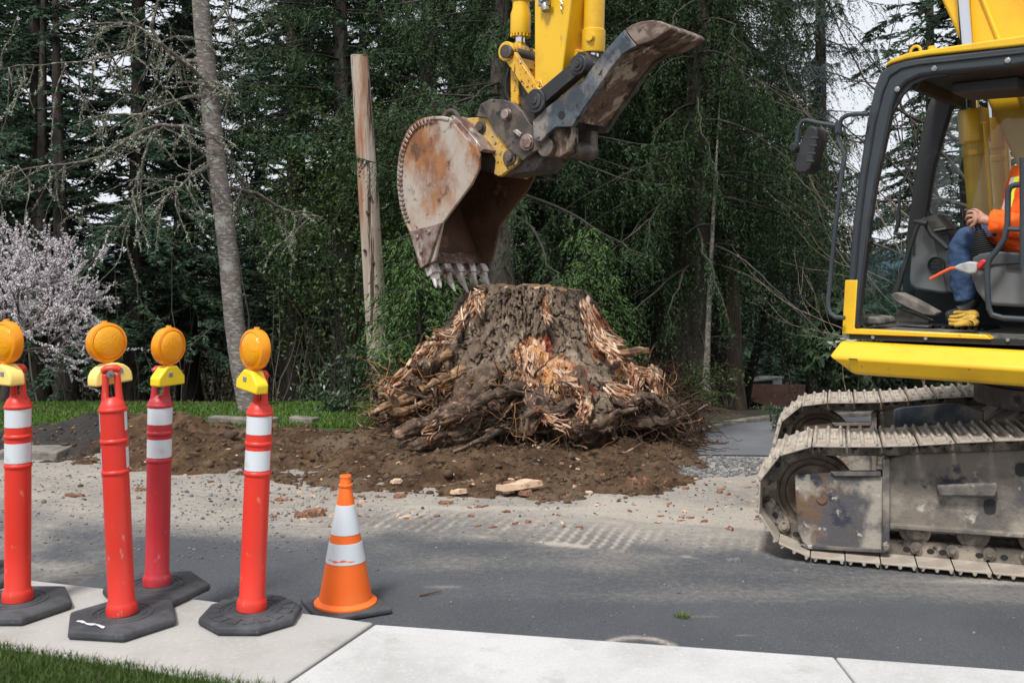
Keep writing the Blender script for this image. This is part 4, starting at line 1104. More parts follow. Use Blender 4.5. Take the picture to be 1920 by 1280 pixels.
b = MB(); pr(b, [S(p, 1.29) for p in ((1820, 492), (1862, 484), (1990, 488), (1990, 580), (1862, 573), (1846, 567), (1830, 546), (1820, 518))], .20); arm_ = b.build('armrest_box', m_trim, cab, bevel=.02, seg=3)
b = MB(); pr(b, [S(p, 1.30) for p in ((1822, 484), (1836, 476), (1866, 471), (1920, 475), (1990, 480), (1990, 497), (1920, 495), (1864, 498), (1845, 506), (1824, 502))], .22); b.build('armrest_top', m_trim2, arm_, bevel=.01)
b = MB(); pr(b, [S(p, 1.305) for p in ((1886, 497), (1916, 499), (1916, 505), (1887, 502))], .03); b.build('slot', m_bk, arm_)
b = MB()
ja, jb = S((1845, 480), 1.20), S((1836, 432), 1.20)
prof = []
L_ = (jb - ja).length
for k in range(13):
    t = k / 12; r = .068 * (1 - t) + .024 * t
    prof += [(r * .93, L_ * (t - .02)), (r * 1.06, L_ * (t + .02))]
b.lathe([(0, 0)] + prof + [(0, L_ * 1.03)], 20, ja, jb - ja); joy = b.build('joystick_boot', m_bk, cab, smooth=60)
b = MB(); b.tube([S((1836, 432), 1.20), S((1830, 415), 1.20), S((1822, 402), 1.20), S((1811, 395), 1.20)], [.016, .019, .021, .017], 12); b.tube([S((1826, 399), 1.20), S((1808, 394), 1.21)], [.02, .012], 10); b.build('grip', m_bk, joy)
b = MB(); pr(b, [S(p, 1.375) for p in ((1788, 500), (1800, 494), (1816, 490), (1830, 491), (1833, 500), (1830, 512), (1818, 514), (1804, 510), (1791, 505))], .05); lev = b.build('safety_lever', m_lever, cab, bevel=.010, seg=3)
b = MB(); b.tube([S((1792, 502), 1.35), S((1783, 503), 1.35), S((1770, 509), 1.35), S((1744, 523), 1.35)], .009, 10); b.build('lever_rod', m_rodo, lev)
b = MB(); pr(b, [S(p, 1.38) for p in ((1830, 496), (1842, 486), (1850, 490), (1834, 506))], .055); b.build('lever_handle', m_rede, lev, bevel=.006)
b = MB()
pr(b, [S(p, 1.10) for p in ((1669, 553), (1676, 548), (1686, 549), (1712, 561), (1757, 586), (1752, 592), (1730, 590), (1700, 577), (1676, 564))], .11); b.build('pedal', m_pedal, cab, bevel=.008, seg=2)
b = MB(); pr(b, [S(p, 1.02) for p in ((1680, 578), (1694, 582), (1742, 601), (1738, 606), (1684, 605), (1678, 600))], .10); b.build('pedal_base', m_pedal, cab, bevel=.008)
b = MB(); pr(b, [S(p, 1.28) for p in ((1612, 598), (1620, 592), (1650, 596), (1652, 608), (1614, 609))], .25); b.build('floor_step', m_pedal, cab, bevel=.012)
b = MB()
b.tube([S(p, 1.04) for p in ((1678, 550), (1684, 535), (1692, 510), (1706, 465), (1718, 430), (1724, 418))], [.022, .02, .014, .013, .013, .012], 10)
b.tube([S(p, 1.04) for p in ((1713, 415), (1726, 417), (1738, 419))], [.009, .018, .016], 10)
b.tube([S(p, 1.00) for p in ((1736, 418), (1748, 440), (1762, 452), (1777, 466))], .018, 10)
b.build('travel_lever', m_bk, cab)
b = MB()
b.tube([S((1716, 268), .52), S((1693, 345), .52)], .006, 6); b.tube([S((1712, 300), .52), S((1694, 345), .55)], .006, 6)
b.tube([S((1688, 350), .6), S((1684, 420), .6), S((1678, 438), .6)], [.006, .016, .010], 8); b.tube([S((1676, 437), .6), S((1688, 440), .6)], .012, 8)
b.build('wiper', m_bk, cab)
b = MB(); b.disc(S((1628, 452), NL - .05), EL, .022, .06, 14); b.box(S((1626, 460), NL - .05), (.03, .05, .07), (EH, EL, Vector((0, 0, 1)))); b.build('door_latch', m_bk, cab, bevel=.004)

# ---- skirt, deck and the rest of the upper body
b = MB()
def sk(u0, u1, u2, zs=0): return [mp(u0, 1.43, 1.238), mp(u0, 1.475, 1.238), mp(u1, 1.555, 1.148), mp(u2, 1.51, 1.058), mp(u2, 1.43, 1.045)]
b.prism(sk(.97, 1.01, .885), sk(-1.9, -1.9, -1.9)); b.build('skirt', m_paint, MX, bevel=.016, seg=4)
b = MB(); c = S((1600, 673), 1.552); b.box(c + EL * .004, (.05, .004, .006), (EH, EL, Vector((0, 0, 1)))); b.build('scratch', m_under, MX)
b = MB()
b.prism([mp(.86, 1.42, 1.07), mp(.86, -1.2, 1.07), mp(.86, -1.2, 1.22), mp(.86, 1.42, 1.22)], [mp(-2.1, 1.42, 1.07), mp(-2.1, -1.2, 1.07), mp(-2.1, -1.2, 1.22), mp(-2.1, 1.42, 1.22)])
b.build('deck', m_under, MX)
b = MB(); A = [mp(rear - .12, 1.42, 1.24), mp(rear - .12, 1.42, 2.05), mp(-1.0, 1.42, 2.1), mp(-2.0, 1.42, 2.05), mp(-2.0, 1.42, 1.24)]; b.prism(A, [p - EL * .85 for p in A])
A = [mp(-.75, .55, 1.24), mp(-.75, .55, 1.95), mp(-2.0, .55, 2.0), mp(-2.0, .55, 1.24)]; b.prism(A, [p - EL * 1.75 for p in A])
b.build('engine_housing', m_paint, MX, bevel=.03, seg=3)
b = MB(); A = []
for i in range(13):
    t = -1 + 2 * i / 12; A.append(mp(-2.02 - .5 * (1 - t * t) ** .6, .05 + 1.32 * t, 1.10))
b.prism(A, [p + Vector((0, 0, .95)) for p in A]); b.build('counterweight', m_slate, MX, bevel=.05, seg=4)
b = MB(); A = [mp(.15, -.55, 1.24), mp(.15, -.55, 1.95), mp(-.7, -.55, 2.0), mp(-.7, -.55, 1.24)]; b.prism(A, [p - EL * .65 for p in A]); b.build('fuel_tank', m_paint, MX, bevel=.03, seg=3)
b = MB(); b.lathe([(0, .80), (.62, .80), (.62, .92), (.56, .92), (.56, 1.07), (0, 1.07)], 48, EC); b.build('swing_bearing', m_steel, MX)

# ---- undercarriage
m_shoe = mat('dusty_track_steel', (0.335, 0.285, 0.232), [dict(c=(0.50, 0.445, 0.37), s=5, lo=.40, hi=.62), dict(c=(0.20, 0.105, 0.055), s=7, lo=.57, hi=.70, amt=.7), dict(c=(0.10, 0.085, 0.07), s=22, lo=.60, hi=.72)], rough=.78, metal=.1, bump=(45, .5, .006))
m_link = mat('muddy_link_steel', (0.135, 0.115, 0.095), [dict(c=(0.33, 0.28, 0.225), s=8, lo=.47, hi=.63), dict(c=(0.030, 0.026, 0.024), s=12, lo=.55, hi=.68)], rough=.82, bump=(45, .7, .010))
m_tframe = mat('caked_frame_paint', (0.058, 0.058, 0.068), [dict(c=(0.205, 0.175, 0.142), s=3.1, lo=.34, hi=.58, st=(1, 1, .7)), dict(c=(0.31, 0.275, 0.225), s=4.2, lo=.50, hi=.66), dict(c=(0.024, 0.024, 0.034), s=6, lo=.56, hi=.66), dict(c=(0.44, 0.41, 0.35), s=11, lo=.63, hi=.70)], rough=.85, bump=(24, .55, .014), bump2=(90, .4, .005))
m_guard = mat('scraped_guard_plate', (0.085, 0.082, 0.086), [dict(c=(0.150, 0.092, 0.056), s=3.4, lo=.47, hi=.60), dict(c=(0.34, 0.305, 0.255), s=4.0, lo=.45, hi=.60), dict(c=(0.035, 0.036, 0.052), s=5.2, lo=.55, hi=.63), dict(c=(0.46, 0.42, 0.36), s=15, lo=.62, hi=.70)], rough=.8, bump=(30, .5, .010), bump2=(90, .4, .005))
m_idler = mat('worn_idler', (0.105, 0.075, 0.052), [dict(c=(0.19, 0.15, 0.115), s=6, lo=.44, hi=.62), dict(c=(0.045, 0.033, 0.026), s=9, lo=.54, hi=.66)], rough=.7, bump=(40, .4, .006))
UP = Vector((0, 0, 1))
SWD = .60
# one shoe and one pair of links, in their own frame: x along the chain, y inward, z outward
def shoe_mesh():
    b = MB(); X, Y, Z = Vector((1, 0, 0)), Vector((0, 1, 0)), UP
    prof = [(-.088, 0), (-.084, .012), (-.080, .029), (-.068, .029), (-.060, .011), (-.016, .011), (-.009, .028), (.004, .028), (.011, .011), (.056, .011), (.063, .029), (.075, .029), (.080, .012), (.094, .008), (.094, -.002)]
    A = [Vector((x, 0, z)) for x, z in prof]; b.prism(A, [p + Vector((0, SWD, 0)) for p in A])
    for y in (.215, .265, .335, .385):
        for x in (-.042, .036): b.disc((x, y, .016), UP, .013, .016, 6)
    me = b.build('track_shoe', m_shoe, bevel=.0035, seg=1, smooth=30)
    return me
shoe0 = shoe_mesh()
pathp = []
for i in range(60): pathp.append((3.2 - 3.085 * i / 59, .040))
for i in range(1, 40):
    a = -math.pi / 2 - math.pi * .97 * i / 39
    pathp.append((.112 + .308 * math.cos(a), .348 + .308 * math.sin(a)))
tops = [(.25, .662), (.5, .678), (.72, .700), (.92, .728), (1.17, .752), (1.5, .772), (1.9, .775), (2.4, .752), (2.8, .742), (3.1, .740)]
for i in range(80):
    s = .20 + 2.95 * i / 79
    pathp.append((s, float(np.interp(s, [q[0] for q in tops], [q[1] for q in tops]))))
for i in range(1, 40):
    a = math.pi / 2 - math.pi * i / 39
    pathp.append((3.2 + .34 * math.cos(a), .385 + .345 * math.sin(a)))
PP = np.array(pathp); dl_ = np.hypot(*np.diff(np.vstack([PP, PP[:1]]), axis=0).T); cum = np.concatenate([[0], np.cumsum(dl_)])
NS = int(round(cum[-1] / .186))
PPc = np.vstack([PP, PP[:1]])
def at_path(d):
    d = d % cum[-1]
    return Vector((np.interp(d, cum, PPc[:, 0]), np.interp(d, cum, PPc[:, 1])))
tr_first = True
for off0 in (0.0, 1.80):
    lb = MB()
    mats = []
    ph = .02 if off0 == 0 else .09
    for i in range(NS):
        d0 = cum[-1] * i / NS + ph
        a, c = at_path(d0 - .092), at_path(d0 + .092)
        m = (a + c) / 2; t = (c - a).normalized()
        tx = (-TH * t.x + UP * t.y)
        nz = TN.cross(tx); 
        # outward = away from the loop's middle
        ctr = Vector((1.65, .4))
        nv = (-TH * (-t.y) + UP * t.x)
        if ((m - ctr).x * (-t.y) + (m - ctr).y * t.x) < 0: nv = -nv
        P = tq(m.x, off0, m.y)
        if tx.cross(TN).dot(nv) < 0: tx = -tx
        M4 = Matrix(((tx.x, TN.x, nv.x, P.x), (tx.y, TN.y, nv.y, P.y), (tx.z, TN.z, nv.z, P.z), (0, 0, 0, 1)))
        mats.append(M4)
        for y in (.195, .375):
            q = lambda x, yy, z: P + tx * x + TN * yy + nv * z
            A = [q(x, y, z) for x, z in ((-.080, -.002), (.080, -.002), (.100, -.030), (.098, -.064), (.074, -.082), (-.074, -.082), (-.098, -.064), (-.100, -.030))]
            lb.prism(A, [p + TN * .035 for p in A])
            for sx in (random.choice([(-.048, .014), (.014,), (-.048,), (.012,)])):
                A = [q(sx + .026 * math.cos(k * math.pi / 4) * .8, y - .002, -.034 + .016 * math.sin(k * math.pi / 4)) for k in range(8)]
                lb.m = 1; lb.prism(A, [p + TN * .004 for p in A]); lb.m = 0
            lb.disc(q(.090, y + .012, -.052), TN, .033, .062, 14); lb.disc(q(.090, y - .004, -.052), TN, .017, .05, 10)
    chain = lb.build('track_chain', [m_link, m_under], MX, bevel=0, smooth=30)
    for M4 in mats:
        if tr_first: o = shoe0; tr_first = False
        else:
            o = shoe0.copy(); COL.objects.link(o)
        o.parent = chain
        o.matrix_parent_inverse = Matrix.Identity(4)
        o.matrix_local = Matrix.Translation(-EC) @ M4
    # frame of this side
    def T(p, of): return tp(p[0], p[1], of) + TN * off0
    def tpl(b, pts, of, th): A = [T(p, of) for p in pts]; b.prism(A, [p + TN * th for p in A]); return b
    b = MB()
    tpl(b, [(1662, 862), (1700, 852), (2300, 830), (2420, 1040), (1680, 985), (1662, 985)], .17, .26)
    tfm = b.build('track_frame', m_tframe, MX, bevel=.012, seg=2)
    b = MB(); tpl(b, [(1490, 890), (1560, 885), (1566, 892), (1600, 893), (1655, 893), (1655, 1035), (1516, 1028), (1504, 1016), (1494, 990)], .11, .03); b.build('guard_plate', m_guard, tfm, bevel=.010, seg=2)
    b = MB(); tpl(b, [(1556, 884), (1652, 884), (1652, 893), (1566, 893)], .09, .05); tpl(b, [(1655, 862), (1668, 860), (1668, 1032), (1655, 1038)], .09, .08); tpl(b, [(1500, 1020), (1655, 1030), (1655, 1037), (1510, 1029)], .10, .04); b.build('guard_rim', m_tframe, tfm, bevel=.006)
    b = MB(); b.lathe([(0, -.004), (.028, -.004), (.030, .002), (.024, .006), (0, .004)], 20, T((1541, 936), .108), -TN); b.build('guard_plug', m_guard, tfm)
    b = MB(); tpl(b, [(1668, 982), (1920, 1000), (2400, 1040), (2400, 1052), (1920, 1009), (1668, 991)], .13, .06); b.build('frame_flange', m_tframe, tfm, bevel=.006)
    b = MB(); tpl(b, [(1756, 910), (1870, 905), (1872, 918), (1866, 932), (1762, 930)], .12, .06); b.build('step', m_tframe, tfm, bevel=.012, seg=3)
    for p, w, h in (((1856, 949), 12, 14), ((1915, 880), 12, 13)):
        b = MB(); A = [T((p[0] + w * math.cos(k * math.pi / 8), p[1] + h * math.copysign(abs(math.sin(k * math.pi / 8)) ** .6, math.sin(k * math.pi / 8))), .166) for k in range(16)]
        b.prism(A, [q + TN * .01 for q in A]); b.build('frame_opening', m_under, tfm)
    ic = tq(.112, off0 + .285, .348)
    b = MB(); b.lathe([(.03, -.06), (.16, -.055), (.17, -.03), (.195, -.03), (.205, -.062), (.232, -.066), (.236, -.03), (.212, -.02), (.212, .02), (.236, .03), (.232, .066), (.03, .06)], 56, ic, TN)
    b.build('idler', m_idler, tfm, smooth=30)
    b = MB(); sc_ = tq(3.2, off0 + .285, .385); tt = []
    for i in range(84):
        a = 2 * math.pi * i / 84; r = .255 + .022 * (1 if math.sin(21 * a) > 0 else -1); tt.append(sc_ - TH * r * math.cos(a) + UP * r * math.sin(a) - TN * .03)
    b.prism(tt, [p + TN * .06 for p in tt]); b.disc(sc_ - TN * .06, TN, .18, .3, 32); b.build('sprocket', m_idler, tfm)
    for k, s in enumerate((.655, .955, 1.27, 1.59, 1.91, 2.23, 2.55)):
        c = tq(s, off0 + .285, .185)
        b = MB(); b.lathe([(0, -.10), (.05, -.10), (.056, -.09), (.056, -.085), (.085, -.082), (.088, -.05), (.075, -.045), (.075, .045), (.088, .05), (.085, .082), (0, .09)], 28, c, TN)
        b.build('roller', m_link, tfm, smooth=30)
    for s in (1.25, 2.1):
        c = tq(s, off0 + .285, float(np.interp(s, [q[0] for q in tops], [q[1] for q in tops])) - .135)
        b = MB(); b.disc(c, TN, .055, .2, 20); b.box(c - UP * .08, (.08, .10, .16), (TH, TN, UP)); b.build('carrier_roller', m_link, tfm)
b = MB()
A = [tq(.95, .66, .22), tq(.95, .66, .50), tq(1.35, .66, .80), tq(2.1, .66, .80), tq(2.45, .66, .50), tq(2.45, .66, .22)]
b.prism(A, [p + TN * 1.08 for p in A]); b.build('carbody', m_tframe, MX, bevel=.02)
b = MB(); A = [tp(p[0], p[1], 1.25) for p in ((1676, 768), (1690, 764), (1775, 757), (1800, 758), (1845, 770), (1845, 800), (1676, 800))]; b.prism(A, [p + TN * .04 for p in A]); b.build('carbody_plate', m_blue, MX, bevel=.008)

# ================================================================ OPERATOR AND THINGS IN THE CAB
m_skin = mat('skin', (0.42, 0.22, 0.155), [dict(c=(0.50, 0.29, 0.21), s=30, lo=.4, hi=.65), dict(c=(0.34, 0.13, 0.09), s=60, lo=.58, hi=.7, amt=.6)], rough=.55)
m_hood = mat('hi_vis_orange', (0.93, 0.130, 0.006), [dict(c=(0.85, 0.09, 0.004), s=9, lo=.45, hi=.65)], rough=.85, bump=(16, .35, .02))
m_jean = mat('denim', (0.026, 0.055, 0.125), [dict(c=(0.055, 0.105, 0.20), s=6, lo=.45, hi=.7), dict(c=(0.020, 0.045, 0.11), s=14, lo=.52, hi=.68)], rough=.9, bump=(13, .4, .02), bump2=(240, .2, .002))
m_boot = mat('dark_boot', (0.020, 0.020, 0.022), [dict(c=(0.05, 0.045, 0.04), s=20, lo=.5, hi=.7)], rough=.6)
m_hair = mat('dark_hair', (0.03, 0.02, 0.014), rough=.7)
m_hv = mat('lime_tape', (0.62, 0.80, 0.05), rough=.6)
m_sil = mat('silver_tape', (0.42, 0.42, 0.42), rough=.4)
m_glove = mat('yellow_leather', (0.50, 0.31, 0.045), [dict(c=(0.26, 0.16, 0.03), s=16, lo=.45, hi=.62), dict(c=(0.10, 0.07, 0.03), s=26, lo=.60, hi=.70)], rough=.75, bump=(60, .4, .006))
fold = bpy.data.textures.new('folds', 'CLOUDS'); fold.noise_scale = .07; fold.noise_depth = 2
def skin(name, nodes, edges, m, parent, root=0, sub=2, loc=None, folds=0.0):
    off = WL.get(parent.name, Vector()) if parent else Vector(loc)
    me = bpy.data.meshes.new(name)
    me.from_pydata([tuple(Vector(p) - off) for p, r in nodes], edges, [])
    me.materials.append(m)
    o = bpy.data.objects.new(name, me); COL.objects.link(o)
    if parent: o.parent = parent
    else: o.location = off
    WL[o.name] = off
    md = o.modifiers.new('skin', 'SKIN'); md.use_smooth_shade = True
    for i, (p, r) in enumerate(nodes):
        sv = me.skin_vertices[0].data[i]
        rr = r if isinstance(r, (tuple, list)) else (r, r)
        sv.radius = rr; sv.use_root = (i == root)
    sb = o.modifiers.new('sub', 'SUBSURF'); sb.levels = sub; sb.render_levels = sub
    if folds:
        sb.levels = sb.render_levels = 4
        dm = o.modifiers.new('folds', 'DISPLACE'); dm.texture = fold; dm.strength = folds; dm.mid_level = .5; dm.texture_coords = 'LOCAL'
    return o
seatp = S((1945, 505), .95)
OP = empty('person', seatp)
tag(OP, 'operator in orange hoodie and jeans seated in the cab, hand on the joystick', 'person')
q = lambda x, y, l: S((x, y), l)
# body: head, neck, torso, arms, hands as one surface
hand0 = q(1857, 416, 1.20)
B_ = [(q(1945, 490, .93), .13), (q(1958, 420, .93), .14), (q(1978, 330, .93), .15), (q(1992, 288, .93), .09), (q(1996, 268, .93), .055), (q(1994, 246, .93), .075), (q(1992, 216, .93), .088), (q(1996, 192, .93), .07),
      (q(1988, 290, 1.12), .055), (q(1962, 425, 1.20), .042), (hand0, .027), (q(1842, 412, 1.21), (.034, .030)), (q(1830, 409, 1.215), (.036, .026))]
E_ = [(0, 1), (1, 2), (2, 3), (3, 4), (4, 5), (5, 6), (6, 7), (2, 8), (8, 9), (9, 10), (10, 11), (11, 12)]
fk = [((1827, 397), (1817, 396), (1813, 402), (1818, 406)), ((1824, 404), (1814, 405), (1811, 411), (1818, 414)), ((1825, 412), (1816, 415), (1814, 421), (1821, 422)), ((1828, 419), (1821, 424), (1820, 429), (1826, 429))]
for k, ch in enumerate(fk):
    prev = 12
    for j, p in enumerate(ch):
        B_.append((q(p[0], p[1], 1.235 - .004 * j - (.045 if j == 3 else .02 if j == 2 else 0)), .0105 - .0008 * j)); E_.append((prev, len(B_) - 1)); prev = len(B_) - 1
prev = 11
for p, l in (((1838, 399), 1.19), ((1829, 394), 1.175), ((1820, 395), 1.17)):
    B_.append((q(p[0], p[1], l), .0115)); E_.append((prev, len(B_) - 1)); prev = len(B_) - 1
for lt, pts in ((-1, None),):
    sh = q(1988, 290, .74); el = q(1950, 415, .66); wr = q(1880, 420, .70); pl = q(1862, 420, .70)
    i0 = len(B_); B_ += [(sh, .055), (el, .042), (wr, .028), (pl, (.035, .028))]; E_ += [(2, i0), (i0, i0 + 1), (i0 + 1, i0 + 2), (i0 + 2, i0 + 3)]
    for k in range(4):
        a = pl + EH * .05 + UP * (.026 - .017 * k); B_ += [(a, .010), (a + EH * .02 + EL * .02 - UP * .01, .009)]; n_ = len(B_); E_ += [(i0 + 3, n_ - 2), (n_ - 2, n_ - 1)]
    a = pl + UP * .03 - EL * .01; B_ += [(a + EH * .02, .011)]; E_.append((i0 + 3, len(B_) - 1))
body_ = skin('body', B_, E_, m_skin, OP)
hd_ = q(1992, 212, .93)
b = MB(); b.lathe([(0, .10), (.05, .098), (.085, .07), (.098, .03), (.097, -.01), (.088, -.04)], 24, hd_ + UP * .015, UP); b.build('hair', m_hair, OP, smooth=180)
b = MB()
for s in (-1, 1):
    b.lathe([(0, -.012), (.01, -.006), (.012, 0), (.01, .006), (0, .012)], 12, hd_ + EH * .083 + EL * (s * .032) + UP * .0, EH); 
b.build('eye', m_boot, OP, smooth=180)
b = MB(); b.add([hd_ + EH * .086 + UP * .012, hd_ + EH * .086 - UP * .035 + EL * .016, hd_ + EH * .086 - UP * .035 - EL * .016, hd_ + EH * .112 - UP * .030], [(0, 1, 3), (0, 3, 2), (1, 2, 3)]); b.build('nose', m_skin, OP, smooth=180)
H_ = [(q(1925, 492, .95), (.20, .20)), (q(1930, 455, .95), (.235, .215)), (q(1946, 400, .94), (.23, .215)), (q(1968, 335, .93), (.215, .19)), (q(1985, 298, .93), (.14, .09)), (q(1994, 280, .93), .080),
      (q(1985, 300, 1.13), .080), (q(1968, 375, 1.19), .074), (q(1955, 424, 1.20), .072), (q(1915, 424, 1.20), .080), (q(1880, 417, 1.20), .075), (q(1860, 415, 1.20), .070), (q(1856, 415, 1.20), .058),
      (q(1985, 300, .72), .080), (q(1955, 405, .66), .072), (q(1900, 418, .69), .060), (q(1885, 419, .70), .046)]
skin('hoodie', H_, [(0, 1), (1, 2), (2, 3), (3, 4), (4, 5), (3, 6), (6, 7), (7, 8), (8, 9), (9, 10), (10, 11), (11, 12), (3, 13), (13, 14), (14, 15), (15, 16)], m_hood, OP, root=2, folds=.032)
b = MB()
for w0, w1, m_i in ((0, 10, 0), (10, 17, 1)):
    b.m = m_i
    A = [q(1912 - w0, 330 + w0 * .2, 1.115), q(1912 - w1, 330 + w1 * .2, 1.115), q(1895 - w1, 392, 1.118), q(1895 - w0, 394, 1.118)]
    b.prism(A, [p - EL * .006 for p in A])
b.build('reflective_tape', [m_hv, m_sil], OP)
J_ = [(q(1940, 490, .95), (.16, .14)), (q(1900, 470, 1.0), .115), (q(1850, 450, 1.03), .108), (q(1812, 446, 1.03), .100), (q(1806, 475, 1.03), .096), (q(1808, 520, 1.03), .084), (q(1812, 560, 1.03), .074), (q(1813, 566, 1.03), .072),
      (q(1900, 470, .78), .115), (q(1850, 452, .76), .105), (q(1815, 452, .76), .098), (q(1808, 520, .76), .082), (q(1808, 566, .76), .072)]
skin('jeans', J_, [(0, 1), (1, 2), (2, 3), (3, 4), (4, 5), (5, 6), (6, 7), (0, 8), (8, 9), (9, 10), (10, 11), (11, 12)], m_jean, OP, folds=.026)
for l in (1.03, .76):
    skin('boot', [(q(1822, 560, l), .055), (q(1824, 584, l), .058), (q(1806, 590, l), .050), (q(1784, 594, l), .046), (q(1772, 595, l), .036)], [(0, 1), (1, 2), (2, 3), (3, 4)], m_boot, OP, root=1)
b = MB(); A = [mp(-.12, 1.16, 1.62), mp(-.12, 1.16, 1.74), mp(-.50, 1.16, 1.74), mp(-.50, 1.16, 1.62)]; b.prism(A, [p - EL * .48 for p in A])
A = [mp(-.38, 1.16, 1.74), mp(-.52, 1.16, 2.45), mp(-.64, 1.16, 2.45), mp(-.52, 1.16, 1.70)]; b.prism(A, [p - EL * .48 for p in A]); b.build('seat', m_bk, cab, bevel=.04, seg=3)
b = MB(); A = [mp(-.14, 1.08, 1.30), mp(-.14, 1.08, 1.62), mp(-.48, 1.08, 1.62), mp(-.48, 1.08, 1.30)]; b.prism(A, [p - EL * .32 for p in A]); b.build('seat_base', m_bk, cab, bevel=.01)
def glove(label, wrist, palm, fingers, lat, loc):
    nodes = [(q(*wrist, lat), (.040, .022)), (q(*palm, lat), (.044, .024))]
    edges = [(0, 1)]
    for ch in fingers:
        pv = 1
        for j, (x, y, dl2) in enumerate(ch):
            nodes.append((q(x, y, lat + dl2), .0125 - .001 * j)); edges.append((pv, len(nodes) - 1)); pv = len(nodes) - 1
    o = skin('work_glove', nodes, edges, m_glove, None, loc=loc)
    return tag(o, label, 'glove', 'pair of work gloves on the cab floor')
glove('yellow leather work glove lying uppermost on the cab floor by the boot', (1836, 586), (1822, 590), [((1806, 586, .01), (1795, 585, .01), (1787, 587, .01)), ((1806, 591, .03), (1792, 594, .03), (1779, 594, .03)), ((1810, 597, .05), (1800, 600, .05), (1794, 602, .05)), ((1816, 599, .06), (1808, 603, .06), (1800, 604, .06)), ((1826, 596, .05), (1820, 601, .07))], 1.22, q(1820, 606, 1.22))
glove('yellow leather work glove tucked under the other one on the cab floor', (1838, 604), (1818, 603), [((1800, 601, .02), (1788, 601, .02), (1777, 599, .02)), ((1800, 606, .04), (1788, 608, .04), (1778, 606, .04)), ((1804, 608, .05), (1794, 609, .05), (1788, 610, .05)), ((1810, 608, -.03), (1800, 607, -.04), (1792, 606, -.05)), ((1830, 606, .05), (1834, 603, .06))], 1.27, q(1815, 611, 1.27))

# ================================================================ STUMP
m_bark = mat('stump_bark_and_torn_wood', (0.168, 0.124, 0.090), [
    dict(c=(0.31, 0.245, 0.182), s=9, lo=.46, hi=.66, st=(1, 1, .45)), dict(c=(0.038, 0.028, 0.022), s=14, lo=.52, hi=.64, st=(1, 1, .35)),
    dict(c=(0.055, 0.036, 0.024), s=10, lo=.35, hi=.65, attr='dirt', nz=.5),
    dict(c=(0.33, 0.125, 0.050), s=13, lo=.36, hi=.54, attr='wood', nz=1.0, st=(1, 1, .4)),
    dict(c=(0.20, 0.040, 0.022), s=15, lo=.52, hi=.66, attr='red', nz=1.3),
    dict(c=(0.68, 0.51, 0.37), s=16, lo=.55, hi=.78, attr='wood', nz=1.1, st=(1, 1, .3)),
    dict(c=(0.62, 0.30, 0.105), s=30, lo=.70, hi=.85, attr='wood', nz=.9, st=(1, 1, .2))],
    rough=.9, spec=.2, bump=(26, .9, .03, (1, 1, .3)), bump2=(90, .6, .008))
m_root = mat('root_bark', (0.105, 0.072, 0.052), [dict(c=(0.21, 0.15, 0.112), s=12, lo=.45, hi=.63), dict(c=(0.030, 0.020, 0.015), s=9, lo=.54, hi=.66), dict(c=(0.36, 0.17, 0.085), s=7, lo=.60, hi=.68), dict(c=(0.46, 0.30, 0.19), s=17, lo=.66, hi=.72)], rough=.95, spec=.2, bump=(30, 1.0, .03), bump2=(95, .8, .010))
m_root_p = mat('peeled_root', (0.13, 0.085, 0.060), [dict(c=(0.46, 0.30, 0.205), s=7, lo=.50, hi=.62), dict(c=(0.070, 0.042, 0.028), s=10, lo=.52, hi=.62), dict(c=(0.34, 0.11, 0.05), s=12, lo=.60, hi=.68), dict(c=(0.24, 0.19, 0.15), s=24, lo=.54, hi=.68)], rough=.9, spec=.2, bump=(30, 1.0, .03), bump2=(95, .8, .010))
m_rootg = mat('golden_root', (0.27, 0.150, 0.072), [dict(c=(0.46, 0.32, 0.19), s=14, lo=.48, hi=.65), dict(c=(0.085, 0.052, 0.034), s=8, lo=.46, hi=.58), dict(c=(0.16, 0.11, 0.08), s=20, lo=.52, hi=.66)], rough=.85, spec=.2, bump=(50, .6, .008))
m_cut = mat('cut_wood', (0.60, 0.40, 0.235), [dict(c=(0.48, 0.22, 0.085), s=14, lo=.5, hi=.65), dict(c=(0.70, 0.56, 0.41), s=30, lo=.55, hi=.7)], rough=.9, spec=.2, bump=(70, .6, .008))
m_fine = mat('fine_root', (0.050, 0.032, 0.022), [dict(c=(0.115, 0.075, 0.050), s=8, lo=.48, hi=.64)], rough=1, spec=.1)
m_fineg = mat('pale_fine_root', (0.28, 0.135, 0.050), [dict(c=(0.40, 0.25, 0.13), s=9, lo=.48, hi=.64)], rough=.9, spec=.1)
m_splt = mat('splinter_wood', (0.60, 0.40, 0.26), [dict(c=(0.44, 0.165, 0.055), s=6, lo=.46, hi=.60), dict(c=(0.72, 0.58, 0.44), s=14, lo=.54, hi=.66), dict(c=(0.22, 0.06, 0.035), s=9, lo=.62, hi=.70)], rough=.9, spec=.2, bump=(60, .6, .006, (1, 1, .3)))
m_fib = mat('torn_wood_fibre', (0.72, 0.55, 0.40), [dict(c=(0.20, 0.085, 0.045), s=9, lo=.50, hi=.64), dict(c=(0.34, 0.14, 0.06), s=17, lo=.56, hi=.66)], rough=.95, spec=.1, island=(0.26, 0.105, 0.05))
SX, SY = STC.x, STC.y
ST = tag(empty('tree_stump', (SX, SY, 0)), 'huge uprooted tree stump with torn orange wood and a skirt of muddy roots', 'tree stump')
NT, NZ = 860, 340
th = np.linspace(0, 2 * np.pi, NT, endpoint=False)
zz = np.linspace(-.08, 1.47, NZ)
TH_, ZZ = np.meshgrid(th, zz)
zk = [-.1, .0, .12, .25, .40, .55, .70, .82, .95, 1.08, 1.2, 1.32, 1.42, 1.5]
rk = [1.16, 1.24, 1.30, 1.32, 1.27, 1.17, 1.05, .93, .82, .725, .655, .595, .54, .505]
base_r = np.interp(ZZ, zk, rk)
